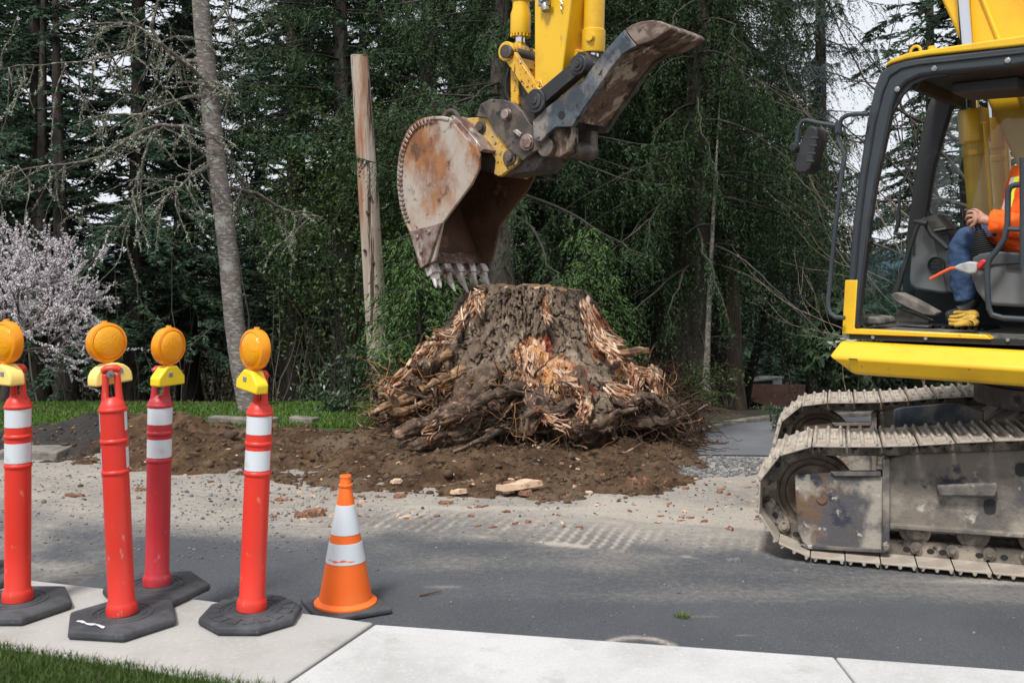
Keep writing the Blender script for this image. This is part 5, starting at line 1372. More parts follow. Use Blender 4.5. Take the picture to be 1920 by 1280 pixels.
cx_s = -.045 * sstep(.4, 1.4, ZZ) + .02
lob = np.zeros_like(ZZ); 
for (deg, wd, am) in ((-112, 15, .9), (-62, 17, .75), (-88, 9, .35), (-20, 16, .7), (22, 16, .6), (70, 18, .6), (110, 15, .5), (150, 17, .7), (188, 15, .85), (215, 11, .7), (-138, 10, .5), (-38, 9, .45)):
    d = (np.degrees(TH_) - deg + 180) % 360 - 180
    d = d + 8 * np.sin(ZZ * 4 + deg)
    lob = np.maximum(lob, am * np.exp(-(d / wd) ** 2))
amp = sstep(1.30, .55, ZZ) * .36
r = base_r * (1 - amp * .36 + amp * lob * .95)
CXn, SYn = np.cos(TH_), np.sin(TH_)
nx, ny = CXn * 2.2, SYn * 2.2
big = fbm(nx * 1.4, ny * 1.4, ZZ * 1.6, 4, 70)
r += (big - .5) * .24
warp = fbm(nx * 1.2, ny * 1.2, ZZ * 2, 3, 73) * 2.4
rid = 1 - np.abs(fbm(nx * 5.5 + warp, ny * 5.5 + warp, ZZ * 1.7 + warp * .4, 3, 71) * 2 - 1) * 2.2
rid2 = 1 - np.abs(fbm(nx * 13 + warp, ny * 13, ZZ * 5, 3, 76) * 2 - 1) * 2.0
barkm = sstep(.28, .55, ZZ)
wz = warp * .8
wz2 = fbm(nx * 2.6, ny * 2.6, ZZ * 3.5, 3, 74) * 3.0
g1 = np.abs(fbm(nx * 4.4 + wz, ny * 4.4 + wz2, ZZ * 3.0 + wz2 * .6, 4, 71) * 2 - 1); g2 = np.abs(fbm(nx * 9.5 + wz2, ny * 9.5 - wz, ZZ * 7.5 + wz, 3, 76) * 2 - 1)
r += barkm * (.020 - .080 * np.exp(-(g1 / .07) ** 2) - .038 * np.exp(-(g2 / .09) ** 2)) + .02 * (fbm(nx * 9 + wz, ny * 9, ZZ * 4, 3, 79) - .5) + (fbm(nx * 22, ny * 22, ZZ * 14, 3, 72) - .5) * .060
r += (1 - barkm) * (fbm(nx * 7, ny * 7, ZZ * 8, 4, 77) - .5) * .22
X = SX + cx_s + CXn * r; Y = SY + SYn * r * .86
topz = 1.485 - .065 * sstep(.1, .6, X - SX) - .10 * np.abs(fbm(np.cos(TH_) * 3, np.sin(TH_) * 3, 0, 4, 75) - .5) * 2 - .03 * sstep(.55, .7, fbm(np.cos(TH_) * 9, np.sin(TH_) * 9, 0, 2, 78))
Z = np.minimum(ZZ, topz)
PXs = 960 + X / Y * F; PYs = HY + (CH - Z) / Y * F
fro = (SYn < .35)
def patch(px, py, rx, ry): return np.exp(-(((PXs - px) / rx) ** 2 + ((PYs - py) / ry) ** 2)) * fro
wood = np.zeros_like(Z); red = np.zeros_like(Z)
for a in ((1005, 695, 34, 60, 1.5), (985, 668, 22, 36, 1.0), (1050, 705, 34, 34, 1.5), (1036, 742, 26, 18, .7), (896, 562, 13, 22, 1.1), (1024, 572, 9, 26, .85), (1015, 650, 16, 14, .7), (968, 662, 9, 16, .75), (888, 728, 12, 18, .8), (928, 722, 15, 18, .7), (1122, 630, 16, 40, 1.5), (1104, 590, 10, 28, 1.2), (1150, 668, 16, 16, 1.2), (1175, 700, 22, 22, 1.0),
          (820, 640, 24, 16, 1.4), (795, 658, 22, 14, 1.2), (862, 604, 8, 20, .7), (1080, 735, 18, 14, .6), (960, 720, 10, 40, .5), (1190, 730, 16, 20, .8), (1225, 718, 12, 22, .9), (1090, 700, 14, 24, .6), (760, 780, 30, 14, .7), (850, 800, 26, 14, .6)):
    wood = np.maximum(wood, a[4] * patch(*a[:4]))
for a in ((1020, 652, 26, 18, 1.0), (1085, 705, 22, 28, 1.1), (1110, 735, 16, 18, .8), (1030, 640, 12, 20, .8), (930, 722, 16, 18, .8), (885, 760, 14, 14, .6), (1000, 700, 12, 18, .5)):
    red = np.maximum(red, a[4] * patch(*a[:4]))
# torn patches: bark stripped, rough splintery hollow
tear = np.clip(wood + red, 0, 1)
rr_ = np.hypot(X - SX, Y - SY)
sp_n = (fbm(PXs * .09, PYs * .03, 0, 3, 80) - .5)
push = -.045 * sstep(.3, .8, tear) + sp_n * .13 * sstep(.25, .6, tear)
X += CXn * push; Y += SYn * push
dirt = sstep(.42, .10, Z + .25 * (fbm(nx * 3, ny * 3, ZZ * 3, 3, 81) - .5)) * (1 - np.clip(wood, 0, 1) * .7)
wood = wood + sstep(.010, .0, 1.462 - Z) * .0
V = np.stack([X, Y, Z], -1).reshape(-1, 3)
idx = np.arange(NT * NZ).reshape(NZ, NT)
i2 = np.roll(idx, -1, 1)
Fq = np.stack([idx[:-1], i2[:-1], i2[1:], idx[1:]], -1).reshape(-1, 4)
npmesh('bole', V, Fq, m_bark, ST, smooth=True, atts=dict(wood=wood.ravel(), red=red.ravel(), dirt=dirt.ravel()))
# sawn top
tr = V.reshape(NZ, NT, 3)[-1]
cz = tr.mean(0)
rings = [tr * (1 - t) + cz * t for t in (0, .02, .25, .5, .75, .999)]
VT = np.concatenate(rings); VT[:, 2] += (fbm(VT[:, 0] * 9, VT[:, 1] * 9, 0, 3, 88) - .5) * .02
ii = np.arange(NT); FT = np.concatenate([np.stack([k * NT + ii, k * NT + (ii + 1) % NT, (k + 1) * NT + (ii + 1) % NT, (k + 1) * NT + ii], -1) for k in range(5)])
npmesh('sawn_top', VT, FT, m_cut, ST, smooth=True)
# ---- big roots
rs = random.Random(11)
def wander(p0, d0, L_, n, wob, grav=0.0, curl=None):
    p = Vector(p0); d = Vector(d0).normalized(); out = [p.copy()]
    for i in range(n):
        d = (d + Vector((rs.gauss(0, wob), rs.gauss(0, wob), rs.gauss(0, wob))) + Vector((0, 0, -grav)) + (curl if curl else Vector())).normalized()
        p = p + d * (L_ / n)
        if p.z < .02: p.z = .02 + rs.random() * .02; d.z = abs(d.z) * .3
        out.append(p.copy())
    return out
def big_root(pts, r0, r1, m, cut=True, name='root'):
    k = len(pts); n = 26
    # resample smoothly
    P = np.array([tuple(p) for p in pts]); t = np.linspace(0, k - 1, (k - 1) * 5 + 1)
    P = np.stack([np.interp(t, np.arange(k), P[:, j]) for j in range(3)], 1)
    for _ in range(3): P[1:-1] = (P[:-2] + 2 * P[1:-1] + P[2:]) / 4
    R_ = np.linspace(r0, r1, len(P)) * (1 + .35 * (vnoise(np.arange(len(P)) * .45, rs.random() * 90) - .5))
    V, Fq = tubes_np([(P, R_)], n)
    c = np.repeat(P, n, 0); o = V - c
    V = c + o * (1 + 1.15 * (fbm(V[:, 0] * 9, V[:, 1] * 9, V[:, 2] * 9, 4, 90) - .5) + .5 * (fbm(V[:, 0] * 34, V[:, 1] * 34, V[:, 2] * 34, 2, 93) - .5))[:, None]
    ang_ = np.tile(np.arange(n) * 2 * np.pi / n, len(P)); sg_ = np.repeat(np.linspace(0, 1, len(P)), n) * k * .6; q0 = rs.random() * 50
    rdg = np.abs(fbm(np.cos(ang_) * 2.6 + q0, np.sin(ang_) * 2.6, sg_ * 1.1, 3, 97) * 2 - 1)
    V = V + o * (.16 - .75 * np.exp(-(rdg / .12) ** 2) * .5)[:, None]
    V += ((fbm(c[:, 0] * 5 + 7, c[:, 1] * 5, c[:, 2] * 5, 2, 94) - .5) * .16)[:, None] * np.array([.6, .4, 1.0]) + ((fbm(c[:, 0] * 13, c[:, 1] * 13 + 5, c[:, 2] * 13, 2, 96) - .5) * .07)[:, None] * np.array([.5, .4, .9])
    o1 = npmesh(name, V, Fq, m, ST, smooth=True)
    if cut:
        e = V[-n:]; ce = e.mean(0) + (P[-1] - P[-2]) / np.linalg.norm(P[-1] - P[-2]) * r1 * .12
        vv = np.concatenate([e, [ce]]); ff = np.array([[i, (i + 1) % n, n] for i in range(n)])
        npmesh('cut_end', vv, ff, m_cut, o1)
    return o1
def pr_(px, py, Y): return dp(px, py, Y - (.20 if py > 660 else .08))
named = [  # pixel paths with depth, radius
    ([(800, 735, 9.3), (760, 738, 9.1), (728, 742, 9.0), (706, 748, 9.0)], .085, .062, m_rootg), ([(800, 760, 9.2), (750, 765, 8.95), (715, 772, 8.85), (690, 781, 8.8)], .05, .026, m_rootg),
    ([(930, 752, 8.95), (880, 770, 8.75), (820, 783, 8.65), (760, 806, 8.6), (742, 815, 8.6)], .10, .075, m_root_p),
    ([(880, 800, 8.85), (830, 812, 8.65), (780, 835, 8.6), (748, 846, 8.65)], .085, .055, m_root_p),
    ([(985, 722, 8.95), (950, 735, 8.75), (915, 750, 8.65), (880, 762, 8.6)], .075, .045, m_root), ([(1010, 735, 8.9), (1000, 780, 8.7), (985, 810, 8.6)], .12, .07, m_root),
    ([(1080, 700, 9.1), (1096, 740, 8.85), (1098, 785, 8.7)], .075, .05, m_root_p), ([(1095, 745, 9.0), (1060, 770, 8.7), (1010, 778, 8.6), (975, 790, 8.55)], .06, .03, m_root),
    ([(1040, 775, 8.8), (1010, 782, 8.65), (985, 790, 8.6)], .05, .04, m_root_p), ([(1130, 660, 9.5), (1170, 668, 9.4), (1212, 667, 9.4)], .05, .04, m_rootg),
    ([(1120, 760, 9.1), (1170, 755, 8.9), (1215, 745, 8.85), (1262, 762, 8.9)], .08, .03, m_root), ([(1060, 800, 8.8), (1125, 795, 8.6), (1165, 765, 8.5), (1200, 760, 8.5)], .055, .022, m_root_p),
    ([(1150, 800, 9.1), (1210, 785, 8.95), (1268, 775, 9.0)], .09, .075, m_root), ([(840, 650, 9.5), (815, 690, 9.3), (790, 700, 9.2), (765, 682, 9.15)], .065, .05, m_root),
    ([(860, 660, 9.3), (835, 672, 9.15), (805, 681, 9.05)], .05, .032, m_rootg), ([(870, 690, 9.2), (830, 705, 8.95), (790, 735, 8.85)], .055, .02, m_rootg),
    ([(1100, 640, 9.5), (1130, 648, 9.5), (1160, 655, 9.5)], .06, .03, m_root_p), ([(1180, 700, 9.4), (1215, 705, 9.3), (1236, 712, 9.25)], .10, .08, m_root_p), ([(950, 800, 8.75), (900, 835, 8.5), (850, 848, 8.5)], .05, .022, m_root),
    ([(870, 720, 9.0), (860, 760, 8.75), (830, 790, 8.65)], .085, .05, m_root), ([(920, 700, 9.0), (900, 740, 8.8), (870, 765, 8.7), (820, 775, 8.65)], .11, .06, m_root)]
for pts, r0, r1, m in named:
    big_root([pr_(*p) for p in pts], r0 * .86, r1 * .74, m)
for i in range(26):
    a = math.radians(rs.uniform(0, 360)); z0 = rs.uniform(.1, .55)
    r0 = 1.2 - z0 * .3
    p0 = Vector((SX + math.cos(a) * r0, SY + math.sin(a) * r0 * .86, z0))
    d = Vector((math.cos(a + rs.uniform(-.7, .7)), math.sin(a + rs.uniform(-.7, .7)), rs.uniform(-.5, .15)))
    big_root(wander(p0 - d * .25, d, rs.uniform(.4, .75), 5, .22, .05), rs.uniform(.035, .075), rs.uniform(.012, .03), rs.choice([m_root, m_root, m_root_p]), cut=rs.random() < .4)
# ---- fine roots
rn = np.random.default_rng(17)
def fine(name, N, m, zr, rr0, L_, rad, arange=(0, 360), curl=.35, grav=.10):
    lines = []
    for i in range(N):
        a = math.radians(rn.uniform(*arange)); z0 = rn.uniform(*zr); r0 = rr0[0] + rn.random() * (rr0[1] - rr0[0])
        p = np.array([SX + math.cos(a) * r0, SY + math.sin(a) * r0 * .86, z0])
        b_ = a + rn.normal(0, .8); d = np.array([math.cos(b_), math.sin(b_), rn.normal(-.1, .5)])
        k = 11; ln = rn.uniform(*L_); P = [p]
        cv = rn.normal(0, curl * .5, 3)
        for j in range(k):
            d = d + rn.normal(0, curl, 3) + cv * .5 + np.array([0, 0, -grav]); d /= np.linalg.norm(d)
            p = p + d * ln / k; p = np.array([p[0], p[1], max(p[2], .04 + rn.random() * .03)]); P.append(p)
        lines.append((np.array(P), np.linspace(1, .25, k + 1) * rn.uniform(*rad)))
        if rn.random() < .5:
            j = rn.integers(3, 8); d2 = d + rn.normal(0, .8, 3); P2 = [P[j]]; p2 = P[j]
            for q_ in range(6):
                d2 = d2 + rn.normal(0, curl, 3) + np.array([0, 0, -grav]); d2 /= np.linalg.norm(d2); p2 = p2 + d2 * ln * .06; p2 = np.array([p2[0], p2[1], max(p2[2], .04)]); P2.append(p2)
            lines.append((np.array(P2), np.linspace(.6, .2, 7) * rad[0]))
    V, Fq = tubes_np(lines, 5)
    return tag(npmesh(name, V, Fq, m, ST, smooth=True), kind='stuff')
fine('fine_roots', 900, m_fine, (.05, .50), (1.08, 1.42), (.25, .75), (.004, .011))
fine('fine_roots', 170, m_fine, (.02, .35), (1.2, 1.45), (.35, .9), (.006, .013), (-50, 30), .28, .06)
fine('pale_fine_roots', 110, m_fineg, (.15, .72), (1.0, 1.36), (.25, .8), (.004, .010), (175, 265), .30, .05)
fine('pale_fine_roots', 45, m_fineg, (.05, .5), (1.15, 1.40), (.2, .6), (.004, .009), (265, 360), .30, .05)
fine('fine_roots', 90, m_fine, (.35, .75), (1.0, 1.25), (.15, .4), (.003, .007), (-40, 40), .4, .05)
# medium roots tangled through the skirt
def medium(N, m, arange, zr, rad, seed):
    g = np.random.default_rng(seed); lines = []
    for i in range(N):
        a = math.radians(g.uniform(*arange)); z0 = g.uniform(*zr); r0 = g.uniform(1.08, 1.34) - z0 * .36
        p = np.array([SX + math.cos(a) * r0, SY + math.sin(a) * r0 * .86, z0]); b_ = a + g.normal(0, 1.0)
        d = np.array([math.cos(b_), math.sin(b_), g.normal(-.25, .4)]); cv = g.normal(0, .12, 3); P = [p]; ln = g.uniform(.25, .8)
        for j in range(12):
            d = d + g.normal(0, .22, 3) + cv + np.array([0, 0, -.06]); d /= np.linalg.norm(d); p = p + d * ln / 12; p = np.array([p[0], p[1], max(p[2], .03)]); P.append(p)
        lines.append((np.array(P), np.linspace(1, .35, 13) * g.uniform(*rad) * g.uniform(.8, 1.2, 13)))
    V, Fq = tubes_np(lines, 8)
    V = V + (np.stack([fbm(V[:, 0] * 30, V[:, 1] * 30, V[:, 2] * 30 + k * 9, 2, 95) for k in range(3)], 1) - .5) * .02
    return tag(npmesh('tangled_roots', V, Fq, m, ST, smooth=True), kind='stuff')
medium(300, m_root, (150, 395), (.03, .55), (.010, .030), 51)
medium(170, m_root_p, (180, 350), (.05, .60), (.010, .026), 52)
medium(60, m_rootg, (175, 262), (.10, .62), (.008, .020), 53)
# broken chips of bark and wood caught in the roots
b = MB(); g = random.Random(9)
for i in range(1100):
    a = math.radians(g.uniform(175, 365)); z0 = g.uniform(.06, .62); r0 = g.uniform(1.14, 1.40) - z0 * .36
    p = Vector((SX + math.cos(a) * r0, SY + math.sin(a) * r0 * .86, z0)); d = Vector((g.gauss(0, 1), g.gauss(0, .6), g.gauss(0, .8))).normalized(); s_, u_ = frame(d)
    L_, w = g.uniform(.02, .09), g.uniform(.006, .022)
    A = [p + s_ * w, p + u_ * w * .5, p - s_ * w, p - u_ * w * .4]; B = [q_ + d * L_ + (p - q_) * g.uniform(.2, .9) for q_ in A]
    b.m = g.choice([0, 0, 1, 2, 2]); b.prism(A, B)
tag(b.build('broken_chips', [m_root, m_splt, m_root_p], ST, smooth=0, recalc=False), kind='stuff')
# ---- splinters where the wood is torn
lines = MB()
Vg = V.reshape(-1, 3) if False else None
Pb = np.stack([X, Y, Z], -1).reshape(-1, 3); wv = (np.clip(wood, 0, 1.2) * fro).ravel()
cand = np.where(wv > .42)[0]
prob = wv[cand] ** 2; prob /= prob.sum()
sel = rn.choice(cand, 620, p=prob)
thv = TH_.ravel()
for i in sel:
    p = Vector(Pb[i]); a = thv[i]
    o_ = Vector((math.cos(a), math.sin(a) * .9, 0)); t_ = Vector((-math.sin(a), math.cos(a), 0))
    d = (UP * rs.choice([-1, 1, 1]) * rs.uniform(.6, 1) + o_ * rs.uniform(.0, .55) + t_ * rs.gauss(0, .45)).normalized()
    L_ = rs.uniform(.03, .13); w = rs.uniform(.006, .022); s_ = d.cross(o_).normalized(); u_ = s_.cross(d)
    p = p - d * L_ * .3 - o_ * .004
    c0 = [p + s_ * w + u_ * w * .3, p - s_ * w + u_ * w * .3, p - s_ * w * .8 - u_ * w * .3, p + s_ * w * .9 - u_ * w * .3]
    m_ = [x + d * L_ * .6 + (p - x) * .3 for x in c0]
    tp_ = p + d * L_ + s_ * rs.uniform(-w, w)
    lines.add(c0 + m_ + [tp_], [(3, 2, 1, 0)] + [(k, (k + 1) % 4, 4 + (k + 1) % 4, 4 + k) for k in range(4)] + [(4 + k, 4 + (k + 1) % 4, 8) for k in range(4)])
tag(lines.build('torn_splinters', m_splt, ST, smooth=0, recalc=False), kind='stuff')
# long torn bundles of fibre on the flanks and the torn faces
lines = []
def bundle(pts, w, n, deep=.03):
    P = np.array([tuple(pr_(*p)) for p in pts]); k = len(P); tt = np.linspace(0, k - 1, k * 6)
    P = np.stack([np.interp(tt, np.arange(k), P[:, j]) for j in range(3)], 1)
    for _ in range(3): P[1:-1] = (P[:-2] + 2 * P[1:-1] + P[2:]) / 4
    d = P[-1] - P[0]; d /= np.linalg.norm(d); s_ = np.cross(d, [0, -1.0, 0]); s_ /= np.linalg.norm(s_); f_ = np.cross(s_, d)
    m = len(P)
    for i in range(n):
        a = int(rn.uniform(0, .85) * m); e = min(m, a + int(rn.uniform(.08, .38) * m) + 3); Q = P[a:e].copy()
        if len(Q) < 3: continue
        t = np.linspace(0, 1, len(Q)); off = rn.normal(0, .5); dep = rn.uniform(-1, 1)
        Q += s_ * (off * w * (1 + .3 * t[:, None] * rn.normal())) + f_ * (dep * deep) + np.cumsum(rn.normal(0, .0022, Q.shape), 0) + (s_ * rn.normal(0, .018) + f_ * rn.normal(0, .012)) * (t - .5)[:, None] * 2 + rn.normal(0, .012, 3)
        if rn.random() < .5: Q += (f_ * rn.uniform(-.01, .05) + s_ * rn.normal(0, .03)) * (t ** 2)[:, None]
        lines.append((Q, np.clip(np.minimum(t * 6 + .35, (1 - t) * 3 + .06), 0, 1) * min(rn.lognormal(-5.0, .65), .032)))
for pts, w, n in (([(1092, 560, 9.35), (1104, 590, 9.25), (1122, 630, 9.15), (1168, 652, 9.1)], .045, 90), ([(1108, 600, 9.25), (1126, 640, 9.12), (1160, 676, 9.05)], .04, 60), ([(872, 592, 9.35), (850, 622, 9.2), (812, 628, 9.12)], .03, 40),
                  ([(842, 636, 9.25), (812, 648, 9.12), (778, 672, 9.05)], .045, 70), ([(888, 545, 9.5), (876, 572, 9.4), (862, 602, 9.35)], .025, 26), ([(897, 543, 9.30), (898, 560, 9.26), (893, 590, 9.22)], .03, 34), ([(1026, 552, 9.24), (1024, 575, 9.2), (1028, 610, 9.15)], .02, 26),
                  ([(1205, 690, 9.1), (1226, 704, 9.05), (1232, 748, 9.0)], .05, 60), ([(1172, 680, 9.05), (1192, 708, 8.95), (1188, 745, 8.9)], .05, 60), ([(985, 650, 9.0), (992, 700, 8.9), (1010, 745, 8.8)], .06, 70), ([(1040, 690, 8.95), (1060, 720, 8.85), (1092, 738, 8.8)], .05, 60),
                  ([(1078, 735, 8.8), (1100, 762, 8.65), (1094, 792, 8.55)], .035, 40), ([(1000, 762, 8.75), (1030, 785, 8.6), (1070, 800, 8.5)], .04, 50), ([(860, 770, 8.8), (830, 790, 8.65), (790, 815, 8.55)], .05, 40), ([(770, 690, 9.1), (745, 715, 9.0), (722, 735, 8.95)], .04, 36), ([(1130, 720, 9.0), (1165, 740, 8.9), (1200, 750, 8.85)], .05, 50)):
    bundle(pts, w * 1.25, int(n * 1.15))
V, Fq = tubes_np(lines, 4)
tag(npmesh('torn_fibres', V, Fq, m_fib, ST), kind='stuff')

# ================================================================ POLE, FENCE, SHED, DEBRIS
m_polew = mat('weathered_pole_wood', (0.36, 0.285, 0.225), [dict(c=(0.47, 0.41, 0.35), s=7, lo=.42, hi=.62, st=(1, 1, .08)), dict(c=(0.30, 0.135, 0.065), s=3.0, lo=.50, hi=.66, st=(1, 1, .15)), dict(c=(0.16, 0.18, 0.085), s=2.4, lo=.62, hi=.76, st=(1, 1, .25), amt=.7), dict(c=(0.070, 0.045, 0.033), s=13, lo=.57, hi=.63, st=(1, 1, .05)), dict(c=(0.05, 0.03, 0.022), s=22, lo=.70, hi=.74, st=(1, 1, .6))], rough=.9, bump=(26, .6, .012, (1, 1, .08)), bump2=(60, .3, .004))
m_wire = mat('weathered_wire', (0.03, 0.03, 0.032), rough=.6)
PY = 13.0
pw = [(716, 738), (704, 560), (690, 330), (674, 106)]
pb = dp(716, 745, PY)
PO = tag(empty('utility_pole', Vector((pb.x, PY, zt(PY)))), 'weathered bare wooden utility pole cut off at the top, behind the stump', 'utility pole')
P = [dp(718, 790, PY)] + [dp(*p, PY) for p in pw]
V, Fq = [], []
n = 120; nr = 90
top = P[-1]; bot = P[0]
vs = []
for k in range(nr + 1):
    t = k / nr; c = bot.lerp(top, t); r = .160 + (.112 - .160) * t
    for i in range(n):
        a = 2 * math.pi * i / n
        ck = .012 * math.exp(-((math.degrees(a) - 262 - 9 * math.sin(t * 5)) / 4) ** 2) + .010 * math.exp(-((math.degrees(a) - 285 - 4 * math.sin(t * 9)) / 3) ** 2) * (t < .8) + .008 * math.exp(-((math.degrees(a) - 235) / 3) ** 2) * (t > .3)
        rr = r - ck + .004 * math.sin(a * 5 + t * 3)
        vs.append((c.x + math.cos(a) * rr, c.y + math.sin(a) * rr, c.z + (0 if k < nr else .012 * math.sin(a * 2))))
ff = [(k * n + i, k * n + (i + 1) % n, (k + 1) * n + (i + 1) % n, (k + 1) * n + i) for k in range(nr) for i in range(n)]
npmesh('pole', vs, ff, m_polew, PO, smooth=True)
b = MB(); b.disc(top + Vector((0, 0, .0)), UP, .110, .01, 30); b.build('pole_top', m_polew, PO)
b = MB()
for (x, y) in ((688, 304), (689, 398), (684, 470), (700, 492), (712, 430), (706, 536), (694, 368), (700, 560), (713, 600)):
    c = dp(x, y, PY - .135); b.disc(c, (0, 1, 0), .022, .03, 10); b.disc(c + Vector((0, -.012, 0)), (0, 1, 0), .012, .03, 6)
b.build('bolt_heads', m_steel, PO)
b = MB(); b.box(dp(697, 613, PY - .15), (.045, .008, .045)); b.build('tag_plate', m_zinc, PO)
for y in (652, 676, 698):
    b = MB(); c = dp(731, y, PY - .05); b.box(c, (.055, .08, .085)); b.box(c + Vector((.032, -.015, -.004)), (.02, .05, .075)); b.box(c + Vector((-.03, .0, -.06)), (.02, .03, .05)); b.build('terminal_box', m_lever, PO, bevel=.004)
b = MB(); b.tube([dp(x, y, PY - .02) for x, y in ((687, 190), (696, 260), (704, 330), (713, 430), (722, 540), (729, 640), (734, 735))], .011, 8); b.build('ground_wire', m_wire, PO)
b = MB(); b.tube([dp(694, 186, PY - .12), dp(700, 182, PY - .10), dp(701, 176, PY - .10), dp(697, 173, PY - .12)], .006, 6); b.build('wire_loop', m_wire, PO)

# fence and shed down the slope
m_fence = mat('red_brown_stained_boards', (0.055, 0.023, 0.016), [dict(c=(0.040, 0.017, 0.012), s=3, lo=.45, hi=.65), dict(c=(0.078, 0.035, 0.024), s=14, lo=.52, hi=.66, st=(.1, 1, 1))], rough=.85)
FY = 33.0
f0 = dp(1384, 775, FY); f1 = dp(1660, 778, FY - 1.5)
FN = tag(empty('board_fence', f0), 'red-brown fence of horizontal boards below the drive behind the excavator', 'fence')
fd = (f1 - f0); fl_ = fd.length; fd.normalize()
ht = (dp(1384, 721, FY) - f0).z
for (s0, s1) in ((0, .35), (.35, .68), (.68, 1.0)):
    b = MB(); nb = 14 if s0 > .3 else 9
    for k in range(nb):
        z0 = ht * k / nb + .02
        a = f0 + fd * (s0 * fl_) + UP * z0; c = f0 + fd * (s1 * fl_) + UP * z0
        w = ht / nb * (.72 if s0 > .3 else .97)
        b.prism([a, a + UP * w, a + UP * w + Vector((0, .03, 0)), a + Vector((0, .03, 0))], [c, c + UP * w, c + UP * w + Vector((0, .03, 0)), c + Vector((0, .03, 0))])
    b.build('board_panel', m_fence, FN, smooth=0)
for s in (0.0, .35, .68, 1.0):
    b = MB(); c = f0 + fd * (s * fl_) + Vector((0, .08, ht / 2 + .02)); b.box(c, (.10, .09, ht + .08)); b.build('fence_post', m_fence, FN)
m_roof = mat('grey_shingle_roof', (0.07, 0.07, 0.075), [dict(c=(0.09, 0.09, 0.095), s=3, lo=.45, hi=.6)], rough=.9)
m_shedw = mat('dark_shed_wall', (0.045, 0.045, 0.055), rough=.8)
SYd = 36.0
SH = tag(empty('shed', dp(1430, 730, SYd)), 'small dark shed with a grey sloping roof behind the board fence', 'shed')
b = MB(); A = [dp(1392, 745, SYd), dp(1392, 718, SYd), dp(1466, 712, SYd), dp(1466, 745, SYd)]; b.prism(A, [p + Vector((0, 2.2, -.28)) for p in A]); b.build('wall', m_shedw, SH)
b = MB(); A = [dp(1386, 719, SYd - .3), dp(1386, 716.5, SYd - .3), dp(1470, 705.5, SYd - .3), dp(1470, 709, SYd - .3)]; b.prism(A, [p + Vector((0, 2.9, -.30)) for p in A]); b.build('roof', m_roof, SH)
b = MB(); A = [dp(1449, 713, SYd - .05), dp(1466, 708, SYd - .05), dp(1466, 722, SYd - .05), dp(1449, 722, SYd - .05)]; b.prism(A, [p + Vector((0, .04, 0)) for p in A]); b.build('gable_board', m_wht, SH)

# ---- debris on the ground
m_chipw = mat('bark_chip', (0.16, 0.076, 0.045), [dict(c=(0.31, 0.175, 0.105), s=22, lo=.45, hi=.62), dict(c=(0.08, 0.04, 0.025), s=18, lo=.55, hi=.66)], rough=.95)
m_chipp = mat('pale_wood_chip', (0.56, 0.40, 0.28), [dict(c=(0.36, 0.22, 0.14), s=22, lo=.52, hi=.66)], rough=.95)
m_stone = mat('crushed_stone', (0.22, 0.22, 0.22), rough=.9, island=(0.075, 0.078, 0.082), bump=(60, .3, .004))
m_clod = mat('soil_clod', (0.060, 0.036, 0.021), rough=1, island=(0.120, 0.076, 0.046), bump=(40, .8, .01))
rc = random.Random(23)
def chunk(b, c, L_, w, h, ang, jag=.35, n=7):
    """an irregular splintered slab lying on the ground"""
    X = Vector((math.cos(ang), math.sin(ang), rc.uniform(-.06, .10))).normalized(); Y = UP.cross(X).normalized(); Z = X.cross(Y)
    lo, hi = [], []
    for i in range(n * 2):
        t = i / n if i < n else (2 * n - i) / n
        s = 1 if i < n else -1
        ww = w * (math.sin(math.pi * min(max(t, .06), .94)) ** .5) * rc.uniform(1 - jag, 1 + jag)
        p = c + X * ((t - .5) * L_) + Y * (s * ww / 2)
        z = rc.uniform(-.2, .3) * h
        lo.append(p); hi.append(p + (c - p) * rc.uniform(.02, .25) + Z * (h * rc.uniform(.6, 1.1)) )
    b.prism(lo, hi)
def ground_at(px, py):
    p = gp(px, py, 0); z = on_soil(p.x, p.y)
    return gp(px, py, z) if z > .005 else p
